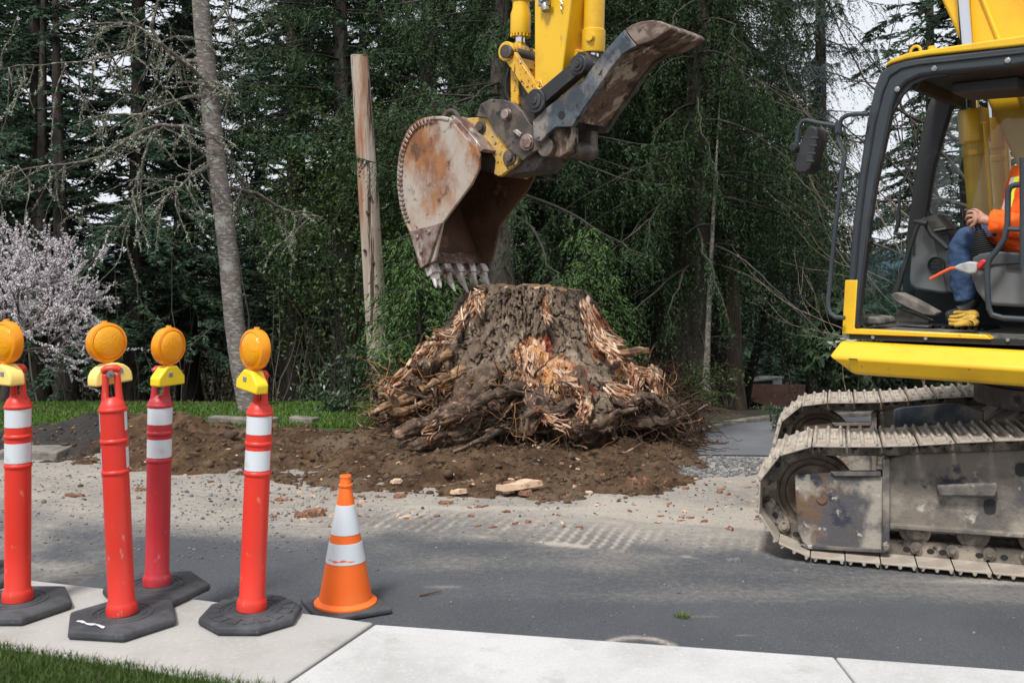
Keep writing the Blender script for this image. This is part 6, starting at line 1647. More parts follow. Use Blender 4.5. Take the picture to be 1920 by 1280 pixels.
big = [((974, 912), .34, .13, .045, .25, m_chipp, 'long pale slab of split wood lying on the soil in front of the stump'),
       ((958, 907), .12, .07, .03, .5, m_chipw, 'dark red bark scrap poking out above the pale slab'), ((985, 925), .13, .07, .04, -.3, m_chipw, 'dark bark lump just below the pale slab of wood'),
       ((955, 921), .12, .05, .02, .8, m_chipp, 'small pale splinter bundle left of the dark bark lump below the slab'),
       ((590, 966), .16, .09, .05, .2, m_chipw, 'orange-brown bark lump on the asphalt behind the cone, right one of the pair'), ((566, 968), .13, .08, .04, -.2, m_chipw, 'darker bark lump on the asphalt behind the cone, left one of the pair'),
       ((744, 903), .11, .06, .03, .1, m_chipp, 'pinkish wood scrap on the soil edge above and right of the cone'), ((860, 922), .13, .06, .03, .1, m_chipp, 'pale wood chip on the soil edge between cone and long slab'),
       ((749, 932), .10, .06, .03, .4, m_chipw, 'red bark chip at the soil edge right of the cone top'), ((834, 944), .12, .05, .03, -.1, m_chipw, 'brown bark chip on dusty asphalt below the soil edge'),
       ((902, 950), .11, .05, .02, .6, m_chipw, 'orange bark chip on dusty asphalt in front of the stump'), ((1062, 933), .08, .05, .03, .9, m_chipw, 'brown bark knot on the soil edge right of the long slab'),
       ((760, 970), .09, .04, .02, 0.1, m_chipp, 'small pale chip on the dusty asphalt among the crawler marks'), ((1205, 912), .17, .10, .07, .3, m_chipw, 'broken dark bark lump on the soil tongue near the excavator track'),
       ((1185, 905), .10, .06, .05, -.5, m_chipw, 'orange-edged bark lump left of the dark one near the excavator track'), ((265, 919), .12, .07, .03, .2, m_chipw, 'dark bark flake on gravelly ground between the left posts'),
       ((528, 937), .11, .06, .02, .1, m_chipw, 'brown bark flake on gravelly ground right of the octagonal post'), ((140, 930), .18, .06, .03, -.1, m_chipw, 'dark twiggy bark scrap on gravelly ground left of the leaning post'),
       ((95, 850), .20, .08, .04, .3, m_chipw, 'orange bark strip by the old concrete slab at the far left'), ((366, 785), .42, .06, .06, .15, m_chipw, 'reddish torn bark strip on the soil bank by the back lawn'),
       ((1370, 1052), .06, .045, .025, .1, m_stone, 'pale angular stone on the asphalt, left one by the track front'), ((1382, 1053), .055, .04, .03, .6, m_stone, 'pale angular stone on the asphalt, right one by the track front'),
       ((1492, 1072), .05, .035, .025, .2, m_stone, 'pale stone lying under the front of the near track')]
for (p, L_, w, h, a, m, lab) in big:
    b = MB(); c = ground_at(*p); chunk(b, c - Vector((0, 0, .008)), L_, w, h, a)
    o = b.build('stone' if m is m_stone else 'bark_chip' if m is m_chipw else 'wood_chip', m, loc=c, smooth=0)
    tag(o, lab, 'stone' if m is m_stone else 'wood debris', 'debris scattered around the stump')
b = MB(); tw = [gp(787, 1118), gp(808, 1115), gp(828, 1112)]
b.tube([p + Vector((0, 0, .006 + .004 * i)) for i, p in enumerate(tw)], [.005, .004, .003], 6); tag(b.build('twig', m_root_p, loc=tw[0]), 'thin dry twig lying on the dark asphalt right of the cone', 'twig')
n = 60
c = gp(1280, 1158); a = rng.uniform(0, 6.28, n); r = rng.uniform(0, .035, n)
o = blades('grass_tuft', np.stack([c.x + np.cos(a) * r, c.y + np.sin(a) * r * .5, np.zeros(n) + .002], 1), .03, .0025, m_blade2, 1.6)
# loose scatter: chips, stones, clods
ico_v = None
def ico():
    bm = bmesh.new(); bmesh.ops.create_icosphere(bm, subdivisions=1, radius=1.0)
    v = np.array([tuple(x.co) for x in bm.verts]); f = np.array([[q_.index for q_ in x.verts] for x in bm.faces]); bm.free(); return v, f
IV, IFc = ico()
def scatter(name, P, size, m, flat=.7, label=None):
    n = len(P); k = len(IV)
    s = size[:, None] * rng.uniform(.6, 1.3, (n, 3)); s[:, 2] *= flat
    a = rng.uniform(0, 2 * np.pi, n); ca, sa = np.cos(a)[:, None], np.sin(a)[:, None]
    jit = 1 + rng.uniform(-.35, .35, (n, k))
    v = IV[None] * jit[:, :, None] * s[:, None, :]
    v = np.stack([v[..., 0] * ca - v[..., 1] * sa, v[..., 0] * sa + v[..., 1] * ca, v[..., 2]], -1) + P[:, None, :] + np.array([0, 0, 1]) * (s[:, None, 2:3] * .3)
    f = (IFc[None] + (np.arange(n) * k)[:, None, None]).reshape(-1, 3)
    o = npmesh(name, v.reshape(-1, 3), f, m, smooth=False)
    return tag(o, kind='stuff')
# grey gravel at the road edge by the drive
n = 5200
x = rng.uniform(1.1, 5.5, n); y = rng.uniform(7.7, 9.0, n)
k = (y > 7.75 + .35 * fbm(x * 2, y * 2, 0, 3, 61) + .1 * (x > 2.2)) & (y < 8.55 + .3 * fbm(x * 1.5, y, 0, 2, 62))
scatter('gravel', np.stack([x, y, np.zeros(n)], 1)[k], rng.uniform(.006, .022, k.sum()), m_stone, .8)
n = 3000
x = rng.uniform(-5, 5, n); y = 3.9 + rng.beta(1.6, 1.0, n) * 4.2
scatter('gravel', np.stack([x, y, np.zeros(n)], 1), np.clip(rng.lognormal(-5.6, .5, n), .0022, .012), m_stone, .8)
n = 2400
x = rng.uniform(-5, -1.3, n); y = rng.uniform(5.6, 8.3, n)
scatter('gravel', np.stack([x, y, np.zeros(n)], 1), np.clip(rng.lognormal(-5.3, .5, n), .003, .018), m_stone, .8)
def soil_pts(n, x0, x1, y0, y1, bias=None):
    x = rng.uniform(x0, x1, n); y = rng.uniform(y0, y1, n); h = soil_h(x, y); k = h > -.01
    return np.stack([x, y, np.maximum(h, 0)], 1)[k]
P = soil_pts(7000, -6, 2.0, 6.8, 10.4)
scatter('soil_clods', P, np.clip(rng.lognormal(-4.75, .6, len(P)), .004, .060), m_clod, .75)
n = 900
x = rng.uniform(-4.4, 1.7, n); y = rng.uniform(6.1, 7.9, n); k = y > 6.3 + rng.random(n) ** .5 * 1.0
scatter('soil_clods', np.stack([x, y, np.zeros(n)], 1)[k], np.clip(rng.lognormal(-5.0, .5, k.sum()), .003, .02), m_clod, .7)
def chips(name, P, m, Lr, seed):
    global rc
    rc = random.Random(seed); b = MB()
    for p in P:
        L_ = rc.uniform(*Lr); chunk(b, Vector(p) - Vector((0, 0, .003)), L_, L_ * rc.uniform(.25, .6), L_ * rc.uniform(.12, .3), rc.uniform(0, 6.28), .4, 4)
    return tag(b.build(name, m, smooth=0, recalc=False), kind='stuff')
def chip_pts(n, x0, x1, y0, y1):
    x = rng.uniform(x0, x1, n); y = rng.uniform(y0, y1, n); return np.stack([x, y, np.maximum(soil_h(x, y), 0)], 1)
chips('wood_litter', chip_pts(170, -1.8, 1.9, 6.3, 8.4), m_chipw, (.02, .075), 71)
chips('wood_litter', chip_pts(80, -1.6, 1.9, 6.4, 8.4), m_chipp, (.015, .065), 72)
chips('wood_litter', chip_pts(80, -4.8, -1.2, 6.4, 9.6), m_chipw, (.02, .07), 73)
chips('wood_litter', chip_pts(60, -4.8, -1.2, 7.2, 10.2), m_chipp, (.015, .06), 74)

# ================================================================ TREES AND UNDERGROWTH
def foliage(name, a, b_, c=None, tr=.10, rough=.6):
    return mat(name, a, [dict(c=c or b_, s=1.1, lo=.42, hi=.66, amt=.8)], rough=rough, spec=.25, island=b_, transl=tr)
m_fir = foliage('fir_needles', (0.017, 0.036, 0.020), (0.062, 0.116, 0.062), (0.036, 0.072, 0.046))
m_firfar = foliage('shaded_fir_needles', (0.010, 0.020, 0.012), (0.024, 0.046, 0.027), (0.016, 0.032, 0.020))  # darker copy of the fir needles, deep-wood shade put into the colour
m_gbark = mat('grey_spruce_bark', (0.105, 0.088, 0.074), [dict(c=(0.165, 0.145, 0.125), s=11, lo=.45, hi=.62, st=(1, 1, .4)), dict(c=(0.045, 0.036, 0.03), s=15, lo=.54, hi=.64, st=(1, 1, .4))], rough=.95, bump=(24, .9, .03, (1, 1, .4)))
m_spruce = foliage('spruce_needles', (0.012, 0.027, 0.012), (0.070, 0.122, 0.044), (0.026, 0.054, 0.021))
m_cedar = foliage('cedar_sprays', (0.009, 0.020, 0.009), (0.046, 0.084, 0.026), (0.018, 0.038, 0.014))
m_bluesp = foliage('blue_spruce_needles', (0.048, 0.068, 0.066), (0.095, 0.125, 0.120), (0.060, 0.085, 0.078))
m_tbark = mat('conifer_bark', (0.042, 0.033, 0.027), [dict(c=(0.075, 0.060, 0.050), s=9, lo=.45, hi=.65, st=(1, 1, .25)), dict(c=(0.022, 0.017, 0.014), s=14, lo=.54, hi=.64, st=(1, 1, .2)), dict(c=(0.06, 0.075, 0.025), s=2.2, lo=.60, hi=.74, amt=.7)], rough=.95, bump=(22, .9, .03, (1, 1, .25)))
m_rbark = mat('reddish_cedar_bark', (0.095, 0.062, 0.046), [dict(c=(0.15, 0.105, 0.082), s=11, lo=.45, hi=.65, st=(1, 1, .12)), dict(c=(0.035, 0.024, 0.018), s=18, lo=.54, hi=.64, st=(1, 1, .1))], rough=.95, bump=(26, .9, .03, (1, 1, .12)))
m_twig = mat('dead_twig', (0.040, 0.034, 0.028), [dict(c=(0.075, 0.066, 0.054), s=6, lo=.45, hi=.65)], rough=.95)
tg = np.random.default_rng(99)
def norm(a): return a / (np.linalg.norm(a, axis=-1, keepdims=True) + 1e-9)
def leaf_tris(P, D, L_, W_):
    """triangles at P pointing along D, random roll"""
    n = len(P)
    r = tg.normal(size=(n, 3)); s = norm(np.cross(D, r))
    w = (W_ * .5)[:, None]; l = L_[:, None]
    v = np.stack([P - s * w, P + s * w, P + D * l], 1)
    return v
def branch_leaves(O, T, side, style, L_, leaf, dens):
    """twigs starting at O (n,3) along T (n,3) length L_ (n,) -> leaf triangles"""
    n = len(O); k = max(3, int(np.median(L_) / leaf * dens))
    t = (np.arange(k) + tg.random((n, k))) / k
    sag = {'flat': .10, 'spruce': .55, 'hang': .9}[style]
    P = O[:, None] + T[:, None] * (L_[:, None] * t)[..., None]
    P[..., 2] -= sag * L_[:, None] * t * t
    Tn = np.broadcast_to(T[:, None], P.shape).copy(); Tn[..., 2] -= 2 * sag * t; Tn = norm(Tn)
    S_ = norm(np.cross(Tn, np.array([0, 0, 1.0]))); sg = np.where(tg.random((n, k)) < .5, -1, 1)[..., None]
    D = norm(Tn * .85 + S_ * sg * .62 + tg.normal(0, .24, P.shape))
    ln = leaf * (1.25 - .6 * t) * tg.uniform(.7, 1.3, (n, k))
    return leaf_tris(P.reshape(-1, 3), D.reshape(-1, 3), ln.ravel(), ln.ravel() * {'flat': .40, 'spruce': .30, 'hang': .30}[style])
def conifer(H, base, L0, style, leaf, dens=1.0, dz=.30, nw=4, ztop=8.0, seed=1, dead=14, tr=.24, gap=0.0):
    """returns (crown tris, branch lines, trunk line); the trunk stands at the origin"""
    g = np.random.default_rng(seed); tris = []; wood = []
    z = base
    while z < H - .3:
        coarse = 1.0 if z < ztop else 2.2
        for b_ in range(nw if coarse == 1 else max(2, nw - 1)):
            if g.random() < gap: continue
            az = g.uniform(0, 2 * np.pi); zz_ = z + g.uniform(-1.3, 1.3) * dz
            Lb = L0 * max(.12, max(0.0, 1 - zz_ / H) ** .75) * g.uniform(.62, 1.12)
            k = 14; t = np.linspace(0, 1, k)
            if style == 'flat': up, dn = g.uniform(-.12, .22), g.uniform(.14, .52)
            elif style == 'spruce': up, dn = g.uniform(-.22, .05), g.uniform(.05, .30)
            else: up, dn = g.uniform(-.12, .12), g.uniform(.25, .55)
            R_ = Lb * t; Zb = zz_ + Lb * (up * t - dn * t * t + (.22 * np.clip(t - .7, 0, 1) ** 2 * 4 if style == 'spruce' else 0))
            wob = np.cumsum(g.normal(0, .035, k)) * t
            P = np.stack([np.cos(az + wob) * R_, np.sin(az + wob) * R_, Zb], 1)
            wood.append((P, np.linspace(.030, .004, k) * (Lb / 3) ** .6))
            sp_ = .085 * coarse / dens ** .5
            m_ = max(4, int(Lb / sp_)); tt = g.uniform(.05, 1.0, m_ * 2)
            O = np.stack([np.interp(tt, t, P[:, j]) for j in range(3)], 1)
            Tg = norm(np.gradient(P, axis=0)); Tb = norm(np.stack([np.interp(tt, t, Tg[:, j]) for j in range(3)], 1))
            S_ = norm(np.cross(Tb, np.array([0, 0, 1.0]))); sg = np.where(g.random(len(tt)) < .5, -1.0, 1.0)[:, None]
            if style == 'flat': T = norm(Tb * .75 + S_ * sg * .8 + g.normal(0, .12, O.shape)); Lt = (.10 + .46 * (1 - tt) * g.uniform(.5, 1.1, len(tt))) * min(1.2, Lb / 2.4)
            elif style == 'spruce': T = norm(Tb * .45 + S_ * sg * .42 + np.array([0, 0, -.50]) + g.normal(0, .16, O.shape)); Lt = (.12 + .46 * np.sin(np.pi * np.clip(tt, .1, .95)) * g.uniform(.4, 1.2, len(tt)))
            else: T = norm(Tb * .30 + S_ * sg * .32 + np.array([0, 0, -.75]) + g.normal(0, .12, O.shape)); Lt = (.15 + .62 * np.sin(np.pi * np.clip(tt, .12, .92)) * g.uniform(.35, 1.25, len(tt)))
            tris.append(branch_leaves(O, T, None, style, Lt, leaf * coarse, dens * 1.55))
        z += dz * coarse ** .5
    for i in range(dead):                # bare dead limbs under the crown
        az = g.uniform(0, 2 * np.pi); zz_ = g.uniform(.6, base + 2.0); Lb = g.uniform(.4, 1.6); t = np.linspace(0, 1, 8)
        P = np.stack([np.cos(az) * Lb * t, np.sin(az) * Lb * t, zz_ + Lb * (g.uniform(-.1, .2) * t - .3 * t * t)], 1) + np.cumsum(g.normal(0, .015, (8, 3)), 0)
        wood.append((P, np.linspace(.014, .003, 8)))
        for q_ in range(3):
            o = P[g.integers(2, 7)]; d = norm(np.array([np.cos(az) + g.normal(0, .6), np.sin(az) + g.normal(0, .6), g.normal(-.3, .3)]))
            wood.append((o + d * np.linspace(0, g.uniform(.2, .6), 4)[:, None], np.linspace(.006, .002, 4)))
    return np.concatenate(tris), wood
def tri_mesh(name, T, m, parent):
    V = T.reshape(-1, 3); Fq = np.arange(len(V)).reshape(-1, 3)
    return npmesh(name, V, Fq, m, parent)
def trunk_mesh(H, r0, seed, lean=(0, 0), n=18):
    k = 46; t = np.linspace(0, 1, k) ** 1.3; z = -.25 + (H + .25) * t
    P = np.stack([lean[0] * z + .05 * np.sin(z * .5 + seed), lean[1] * z + .05 * np.cos(z * .4 + seed * 2), z], 1)
    R_ = r0 * (1 - .93 * np.clip(z / H, 0, 1)) * (1 + .55 * np.exp(-np.clip(z, 0, 9) / .35))
    V, Fq = tubes_np([(P, R_)], n)
    c = np.repeat(P, n, 0); V = c + (V - c) * (1 + .30 * (fbm(V[:, 0] * 7 + seed, V[:, 1] * 7, V[:, 2] * 1.5, 3, seed) - .5))[:, None]
    return V, Fq
def make_tree(name, label, group, loc, crown, mcrown, mbark, H, r0, seed, lean=(0, 0), rz=0.0):
    T, wood = crown
    root = tag(empty(name, (0, 0, 0)), label, 'tree', group)
    V, Fq = trunk_mesh(H, r0, seed, lean); npmesh('trunk', V, Fq, mbark, root, smooth=True)
    if lean != (0, 0):
        T = T.copy(); T[..., 0] += lean[0] * T[..., 2]; T[..., 1] += lean[1] * T[..., 2]
    c = tri_mesh('crown', T, mcrown, root)
    V, Fq = tubes_np(wood, 4); tag(npmesh('limbs', V, Fq, m_twig, c), kind='stuff')
    root.location = loc; root.rotation_euler.z = rz
    return root
def place(root, label, loc, rz, sc=1.0, group=None):
    c = copy_tree(root); c.location = loc; c.rotation_euler.z = rz; c.scale = (sc, sc, sc); c['label'] = label
    if group: c['group'] = group
    return c
def at(px, Y, dz=0.0): return Vector(((px - 960) * Y / F, Y, float(zt(Y)) + dz))
GR = 'conifers in the wood behind the dug ground'
# near, detailed trees
c_hang = conifer(15, 3.1, 3.4, 'spruce', .055, 1.4, .23, 6, 8.6, 31, 26)
t_hang = make_tree('spruce_tree', 'tall spruce with hanging green sprays, grey trunk showing right of the bucket teeth', GR, at(945, 14.2), c_hang, m_spruce, m_gbark, 15, .21, 3)
c_hang2 = conifer(15, 2.35, 3.0, 'hang', .056, 1.4, .22, 6, 8.4, 37, 22)
t_hang2 = make_tree('cedar_tree', 'dark cedar with curtain-like drooping sprays right of the raised thumb', GR, at(1305, 14.6), c_hang2, m_cedar, m_tbark, 15, .24, 5)
c_fir = conifer(16, 1.5, 3.5, 'flat', .10, 1.4, .25, 6, 8.6, 41, 24, gap=.03)
t_fir = make_tree('fir_tree', 'dark fir with layered flat branches behind the blossoming shrub at far left', GR, at(75, 18.0), c_fir, m_fir, m_tbark, 16, .21, 7)
c_fir2 = conifer(17, 1.4, 3.6, 'flat', .10, 1.1, .33, 5, 9.0, 47, 30, gap=.14)
t_fir2 = make_tree('fir_tree', 'open-branched dark fir directly behind the leaning pale-barked tree', GR, at(352, 19.0), c_fir2, m_fir, m_tbark, 17, .20, 9)
c_blue = conifer(13, 1.7, 2.5, 'spruce', .065, 1.2, .27, 5, 8.0, 53, 10)
t_blue = make_tree('blue_spruce_tree', 'blue-grey spruce half hidden by bare twigs left of the cab mirror', GR, at(1535, 18.2), c_blue, m_bluesp, m_tbark, 13, .18, 11)
place(t_hang, 'spruce with a dark bare trunk directly behind the right side of the stump', at(1042, 16.0), 1.9, 1.05)
place(t_hang, 'spruce with broad drooping branches above the utility pole', at(640, 17.0), 4.0, 1.0)
place(t_hang, 'spruce standing left of the dark curtain-like cedar, behind the thumb', at(1150, 17.4), 2.4, 1.1)
place(t_hang, 'spruce with brighter green sprays above the red-brown fence', at(1352, 17.8), 4.4, .95)
place(t_fir, 'dark fir at the left picture edge behind the first one', at(-30, 21.0), 1.2, 1.05)
place(t_fir, 'dark fir between the blossoming shrub and the leaning pale-barked tree', at(255, 17.2), 2.6, .92)
place(t_fir2, 'fir with a dark trunk between the leaning pale-barked tree and the utility pole', at(548, 17.5), 3.3, .95)
place(t_hang, 'shadowed spruce filling the gap behind bucket and pole', at(800, 18.0), 3.0, 1.1)
place(t_hang2, 'shadowed cedar behind the thumb and the stump top', at(1230, 20.0), .8, 1.15)
place(t_hang, 'shadowed spruce behind the dark cedar, left of the blue-grey one', at(1360, 21.5), 5.4, 1.1)
place(t_fir2, 'thin open conifer against the sky just left of the excavator roof', at(1745, 25.0), 2.2, 1.0)
place(t_fir, 'dark conifer seen through the right cab window', at(1810, 20.0), .5, .95)
place(t_fir2, 'dark conifer beyond the right picture edge behind the boom', at(1990, 19.0), .9, 1.0)
# deeper wood: coarse trees
c_far = conifer(17, .6, 3.7, 'flat', .19, .80, .38, 5, 9.0, 61, 8)
first = None
far = [(-160, 30), (30, 36), (330, 38), (480, 42), (560, 35), (680, 28), (745, 34), (850, 30), (930, 26), (1010, 33), (1090, 25), (1170, 30), (1190, 27), (1330, 38), (1470, 44), (2050, 30)]
for i, (px, Y) in enumerate(far):
    lab = 'dense dark conifer deep in the wood, one of many standing behind the front rows'
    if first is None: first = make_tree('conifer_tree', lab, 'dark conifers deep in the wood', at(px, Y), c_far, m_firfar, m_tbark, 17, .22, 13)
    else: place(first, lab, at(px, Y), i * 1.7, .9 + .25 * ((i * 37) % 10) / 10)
# bare trunks
def bare_trunk(label, px, Y, r, H, lean, m, seed):
    root = tag(empty('forest_tree', (0, 0, 0)), label, 'tree', 'trunks at the edge of the wood')
    V, Fq = trunk_mesh(H, r, seed, lean); npmesh('trunk', V, Fq, m, root, smooth=True)
    g = np.random.default_rng(seed); W_ = []
    for i in range(10):
        az = g.uniform(0, 6.28); z0 = g.uniform(1, H * .8); L_ = g.uniform(.3, 1.1); t = np.linspace(0, 1, 6)
        W_.append((np.stack([lean[0] * z0 + np.cos(az) * L_ * t, lean[1] * z0 + np.sin(az) * L_ * t, z0 + L_ * (.15 * t - .3 * t * t)], 1), np.linspace(.012, .003, 6)))
    V, Fq = tubes_np(W_, 4); tag(npmesh('dead_limbs', V, Fq, m_twig, root), kind='stuff')
    root.location = at(px, Y); return root
m_pale = mat('pale_bark', (0.21, 0.19, 0.165), [dict(c=(0.33, 0.31, 0.28), s=9, lo=.45, hi=.6, st=(1, 1, 2.2)), dict(c=(0.07, 0.06, 0.05), s=16, lo=.58, hi=.66, st=(1, 1, 3)), dict(c=(0.10, 0.115, 0.05), s=3, lo=.62, hi=.74, amt=.7)], rough=.9, bump=(22, .5, .01, (1, 1, 3)))
bare_trunk('reddish cedar trunk with fibrous bark left of the red-brown fence', 1368, 15.6, .16, 11, (.01, 0), m_rbark, 21)
bare_trunk('broad dark reddish trunk in the shade right of the stump', 1262, 17.0, .30, 12, (0, 0), m_rbark, 22)
bare_trunk('thin whitish leaning trunk in front of the dark trunks right of the stump', 1328, 14.2, .052, 5, (.035, 0), m_pale, 23)
bare_trunk('thin upright pale trunk beside the reddish cedar trunk', 1362, 16.5, .05, 6, (-.01, 0), m_pale, 24)
bare_trunk('thick dark trunk behind the stump, right of the grey spruce trunk', 1085, 15.2, .21, 12, (.0, 0), m_tbark, 25)
bare_trunk('dark trunk under the blossoming shrub, left one', 72, 17.0, .15, 9, (.02, 0), m_tbark, 26)
bare_trunk('dark flared trunk under the blossoming shrub, right one', 122, 16.6, .17, 9, (-.02, 0), m_tbark, 27)
bare_trunk('dark slender trunk between the left posts', 262, 18.6, .14, 9, (0, 0), m_tbark, 28)
bare_trunk('mossy grey trunk between the faded post and the leaning pale tree', 360, 18.2, .13, 9, (-.02, 0), m_tbark, 29)
bare_trunk('dark slender trunk between the octagonal post and the utility pole', 560, 18.8, .16, 9, (0, 0), m_tbark, 30)
bare_trunk('curved dark limb-like trunk leaning over the fence', 1392, 19.0, .10, 5, (.25, 0), m_tbark, 31)

# ---- leafless and flowering trees by recursion
def grow(p, d, L_, r, depth, lines, ends, g, spread=.6, up=.05, ratio=.68, kids=(2, 3), seg=6, wob=.10):
    P = [p]; 
    for j in range(seg):
        d = norm(d + g.normal(0, wob, 3) + np.array([0, 0, up])); p = p + d * L_ / seg; P.append(p)
    P = np.array(P); lines.append((P, np.linspace(r, r * .6, seg + 1)))
    if depth == 0: ends.append((P, d)); return
    for q_ in range(g.integers(*kids, endpoint=True)):
        j = g.integers(2, seg + 1); nd = norm(d + g.normal(0, spread, 3))
        grow(P[j], nd, L_ * ratio * g.uniform(.7, 1.15), r * .58, depth - 1, lines, ends, g, spread, up, ratio, kids, seg, wob)
    grow(P[-1], d, L_ * ratio, r * .6, depth - 1, lines, ends, g, spread, up, ratio, kids, seg, wob)
def quads_at(P, size, g):
    n = len(P); a = norm(g.normal(size=(n, 3))); b_ = norm(np.cross(a, g.normal(size=(n, 3)))); s = size[:, None]
    return np.stack([P - a * s, P + b_ * s * .7, P + a * s, P - b_ * s * .7], 1)
# blossoming tree
m_bloss = mat('pale_pink_blossom', (0.72, 0.66, 0.69), rough=.8, island=(0.86, 0.82, 0.85), transl=.35)
m_btwig = mat('grey_brown_twig', (0.085, 0.065, 0.055), rough=.9)
g = np.random.default_rng(3); lines, ends = [], []
bt = at(10, 11.9, .38)
for i in range(5):
    d = norm(np.array([g.normal(.1, .45), g.normal(-.1, .35), 1.0])); grow(np.array([0, 0, .2]), d, .62, .035, 4, lines, ends, g, .62, .02, .80, (2, 3), 6, .12)
BT = tag(empty('blossom_tree', (0, 0, 0)), 'pale pink blossoming tree at the far left, in front of dark trunks', 'tree')
V, Fq = tubes_np(lines, 5); npmesh('branches', V, Fq, m_btwig, BT)
V, Fq = tubes_np([(np.array([[0, 0, -.5], [.02, 0, .3]]), np.array([.07, .05]))], 10); npmesh('trunk', V, Fq, m_tbark, BT)
pts = []
for P, r in lines[5:]:
    if r[0] > .016: continue
    k = int(g.integers(24, 42)); t = g.random(k) * (len(P) - 1); i0 = t.astype(int); f_ = (t - i0)[:, None]
    pts.append(P[i0] * (1 - f_) + P[np.minimum(i0 + 1, len(P) - 1)] * f_ + g.normal(0, .007, (k, 3)))
pts = np.concatenate(pts)
Q = quads_at(pts, g.uniform(.007, .018, len(pts)), g)
npmesh('blossom', Q.reshape(-1, 3), np.arange(len(Q) * 4).reshape(-1, 4), m_bloss, BT)
BT.location = bt
# budding bare trees by the cab
m_bud = mat('ochre_bud', (0.20, 0.135, 0.045), rough=.8, island=(0.30, 0.22, 0.09))
m_btw2 = mat('pale_brown_twig', (0.20, 0.165, 0.13), [dict(c=(0.10, 0.08, 0.06), s=9, lo=.45, hi=.6)], rough=.9)
def bare_tree(label, loc, starts, depth, seed, L0, r0, spread=.5, buds=True, up=.02, m=None, kids=(1, 2), ratio=.8):
    g = np.random.default_rng(seed); lines, ends = [], []
    for p, d in starts: grow(np.array(p, float), norm(np.array(d, float)), L0, r0, depth, lines, ends, g, spread, up, ratio, kids, 7, .09)
    root = tag(empty('bare_tree', (0, 0, 0)), label, 'tree', 'leafless budding trees')
    V, Fq = tubes_np(lines, 5); b0 = npmesh('branches', V, Fq, m or m_btw2, root, smooth=True)
    if buds:
        pts = []
        for P, r in lines:
            if r[0] > r0 * .5: continue
            k = 5; t = g.random(k) * (len(P) - 1); i0 = t.astype(int); f_ = (t - i0)[:, None]; pts.append(P[i0] * (1 - f_) + P[np.minimum(i0 + 1, len(P) - 1)] * f_ + g.normal(0, .006, (k, 3)))
        pts = np.concatenate(pts); Q = quads_at(pts, g.uniform(.006, .013, len(pts)), g)
        tag(npmesh('buds', Q.reshape(-1, 3), np.arange(len(Q) * 4).reshape(-1, 4), m_bud, root), kind='stuff')
    root.location = loc; return root
bare_tree('leafless budding tree whose long twigs reach left past the cab mirror', at(1735, 12.2), [((0, 0, -.1), (-.02, 0, 1)), ((0, 0, .6), (-.8, -.1, .75)), ((0, 0, 1.0), (-1, .1, .45)), ((0, 0, 1.3), (-1, 0, .65)), ((0, 0, .8), (-.9, .1, .2)), ((0, 0, 1.5), (-.7, 0, .9)), ((0, 0, 1.2), (.7, .1, .7)), ((0, 0, 1.8), (-1, .0, .35)), ((0, 0, 2.2), (-.9, -.1, .5))], 3, 5, .95, .014, kids=(0, 1), ratio=.80)
bare_tree('taller leafless tree behind the cab with dark twigs against the sky', at(1840, 15.0), [((0, 0, -.2), (-.05, 0, 1)), ((0, 0, 1.4), (-.5, 0, 1)), ((-.1, 0, 2.0), (-.8, .1, .8)), ((0, 0, 2.4), (.5, 0, .8)), ((-.1, 0, 3.0), (-.9, 0, .5)), ((-.2, 0, 3.4), (-.6, 0, .8)), ((-.2, 0, 4), (-.9, 0, .25))], 4, 8, 1.3, .034, buds=False, m=m_twig, kids=(0, 2))
bare_tree('thin leafless sapling with pale twigs low beside the mirror rail', at(1600, 12.6), [((0, 0, -.1), (-.1, 0, 1)), ((0, 0, .5), (-.7, 0, .8)), ((0, 0, .9), (-.9, 0, .3)), ((0, 0, 1.2), (.4, 0, .9))], 2, 15, .7, .010, kids=(0, 1))

# leaning pale-barked tree with lichen
BY = 10.95
LT = tag(empty('birch_tree', dp(466, 795, BY)), 'leaning pale-barked tree with lichen-hung bare limbs left of the octagonal post', 'tree')
tp_px = [(476, 806), (466, 760), (452, 690), (440, 610), (432, 520), (424, 440), (410, 340), (400, 250), (392, 170), (386, 110), (378, 40), (374, -60), (368, -240)]
P = np.array([tuple(dp(x, y, BY)) for x, y in tp_px]); k = len(P); t = np.linspace(0, k - 1, 110)
P = np.stack([np.interp(t, np.arange(k), P[:, j]) for j in range(3)], 1)
for _ in range(5): P[1:-1] = (P[:-2] + 2 * P[1:-1] + P[2:]) / 4
R_ = np.interp(t, [0, 1, 3, 6, 9, 12], [.135, .118, .108, .102, .096, .085])
V, Fq = tubes_np([(P, R_)], 28); c = np.repeat(P, 28, 0)
V = c + (V - c) * (1 + .10 * (fbm(V[:, 0] * 8, V[:, 1] * 8, V[:, 2] * 12, 3, 33) - .5))[:, None]
m_birch = mat('pale_ringed_bark', (0.165, 0.140, 0.125), [dict(c=(0.115, 0.095, 0.084), s=5, lo=.42, hi=.62, st=(1, 1, 7)), dict(c=(0.34, 0.335, 0.31), s=16, lo=.50, hi=.62, st=(1, 1, 3), amt=.75), dict(c=(0.045, 0.036, 0.032), s=13, lo=.62, hi=.68, st=(1, 1, 5)), dict(c=(0.30, 0.31, 0.27), s=3.4, lo=.58, hi=.68), dict(c=(0.085, 0.095, 0.03), s=4, lo=.66, hi=.76, amt=.8)], rough=.9, bump=(18, .5, .012, (1, 1, 5)))
npmesh('trunk', V, Fq, m_birch, LT, smooth=True)
m_lich = mat('grey_green_lichen', (0.24, 0.255, 0.19), rough=1, island=(0.40, 0.42, 0.33))
m_limb = mat('lichen_spotted_limb', (0.090, 0.075, 0.062), [dict(c=(0.25, 0.26, 0.20), s=16, lo=.50, hi=.62)], rough=.95)
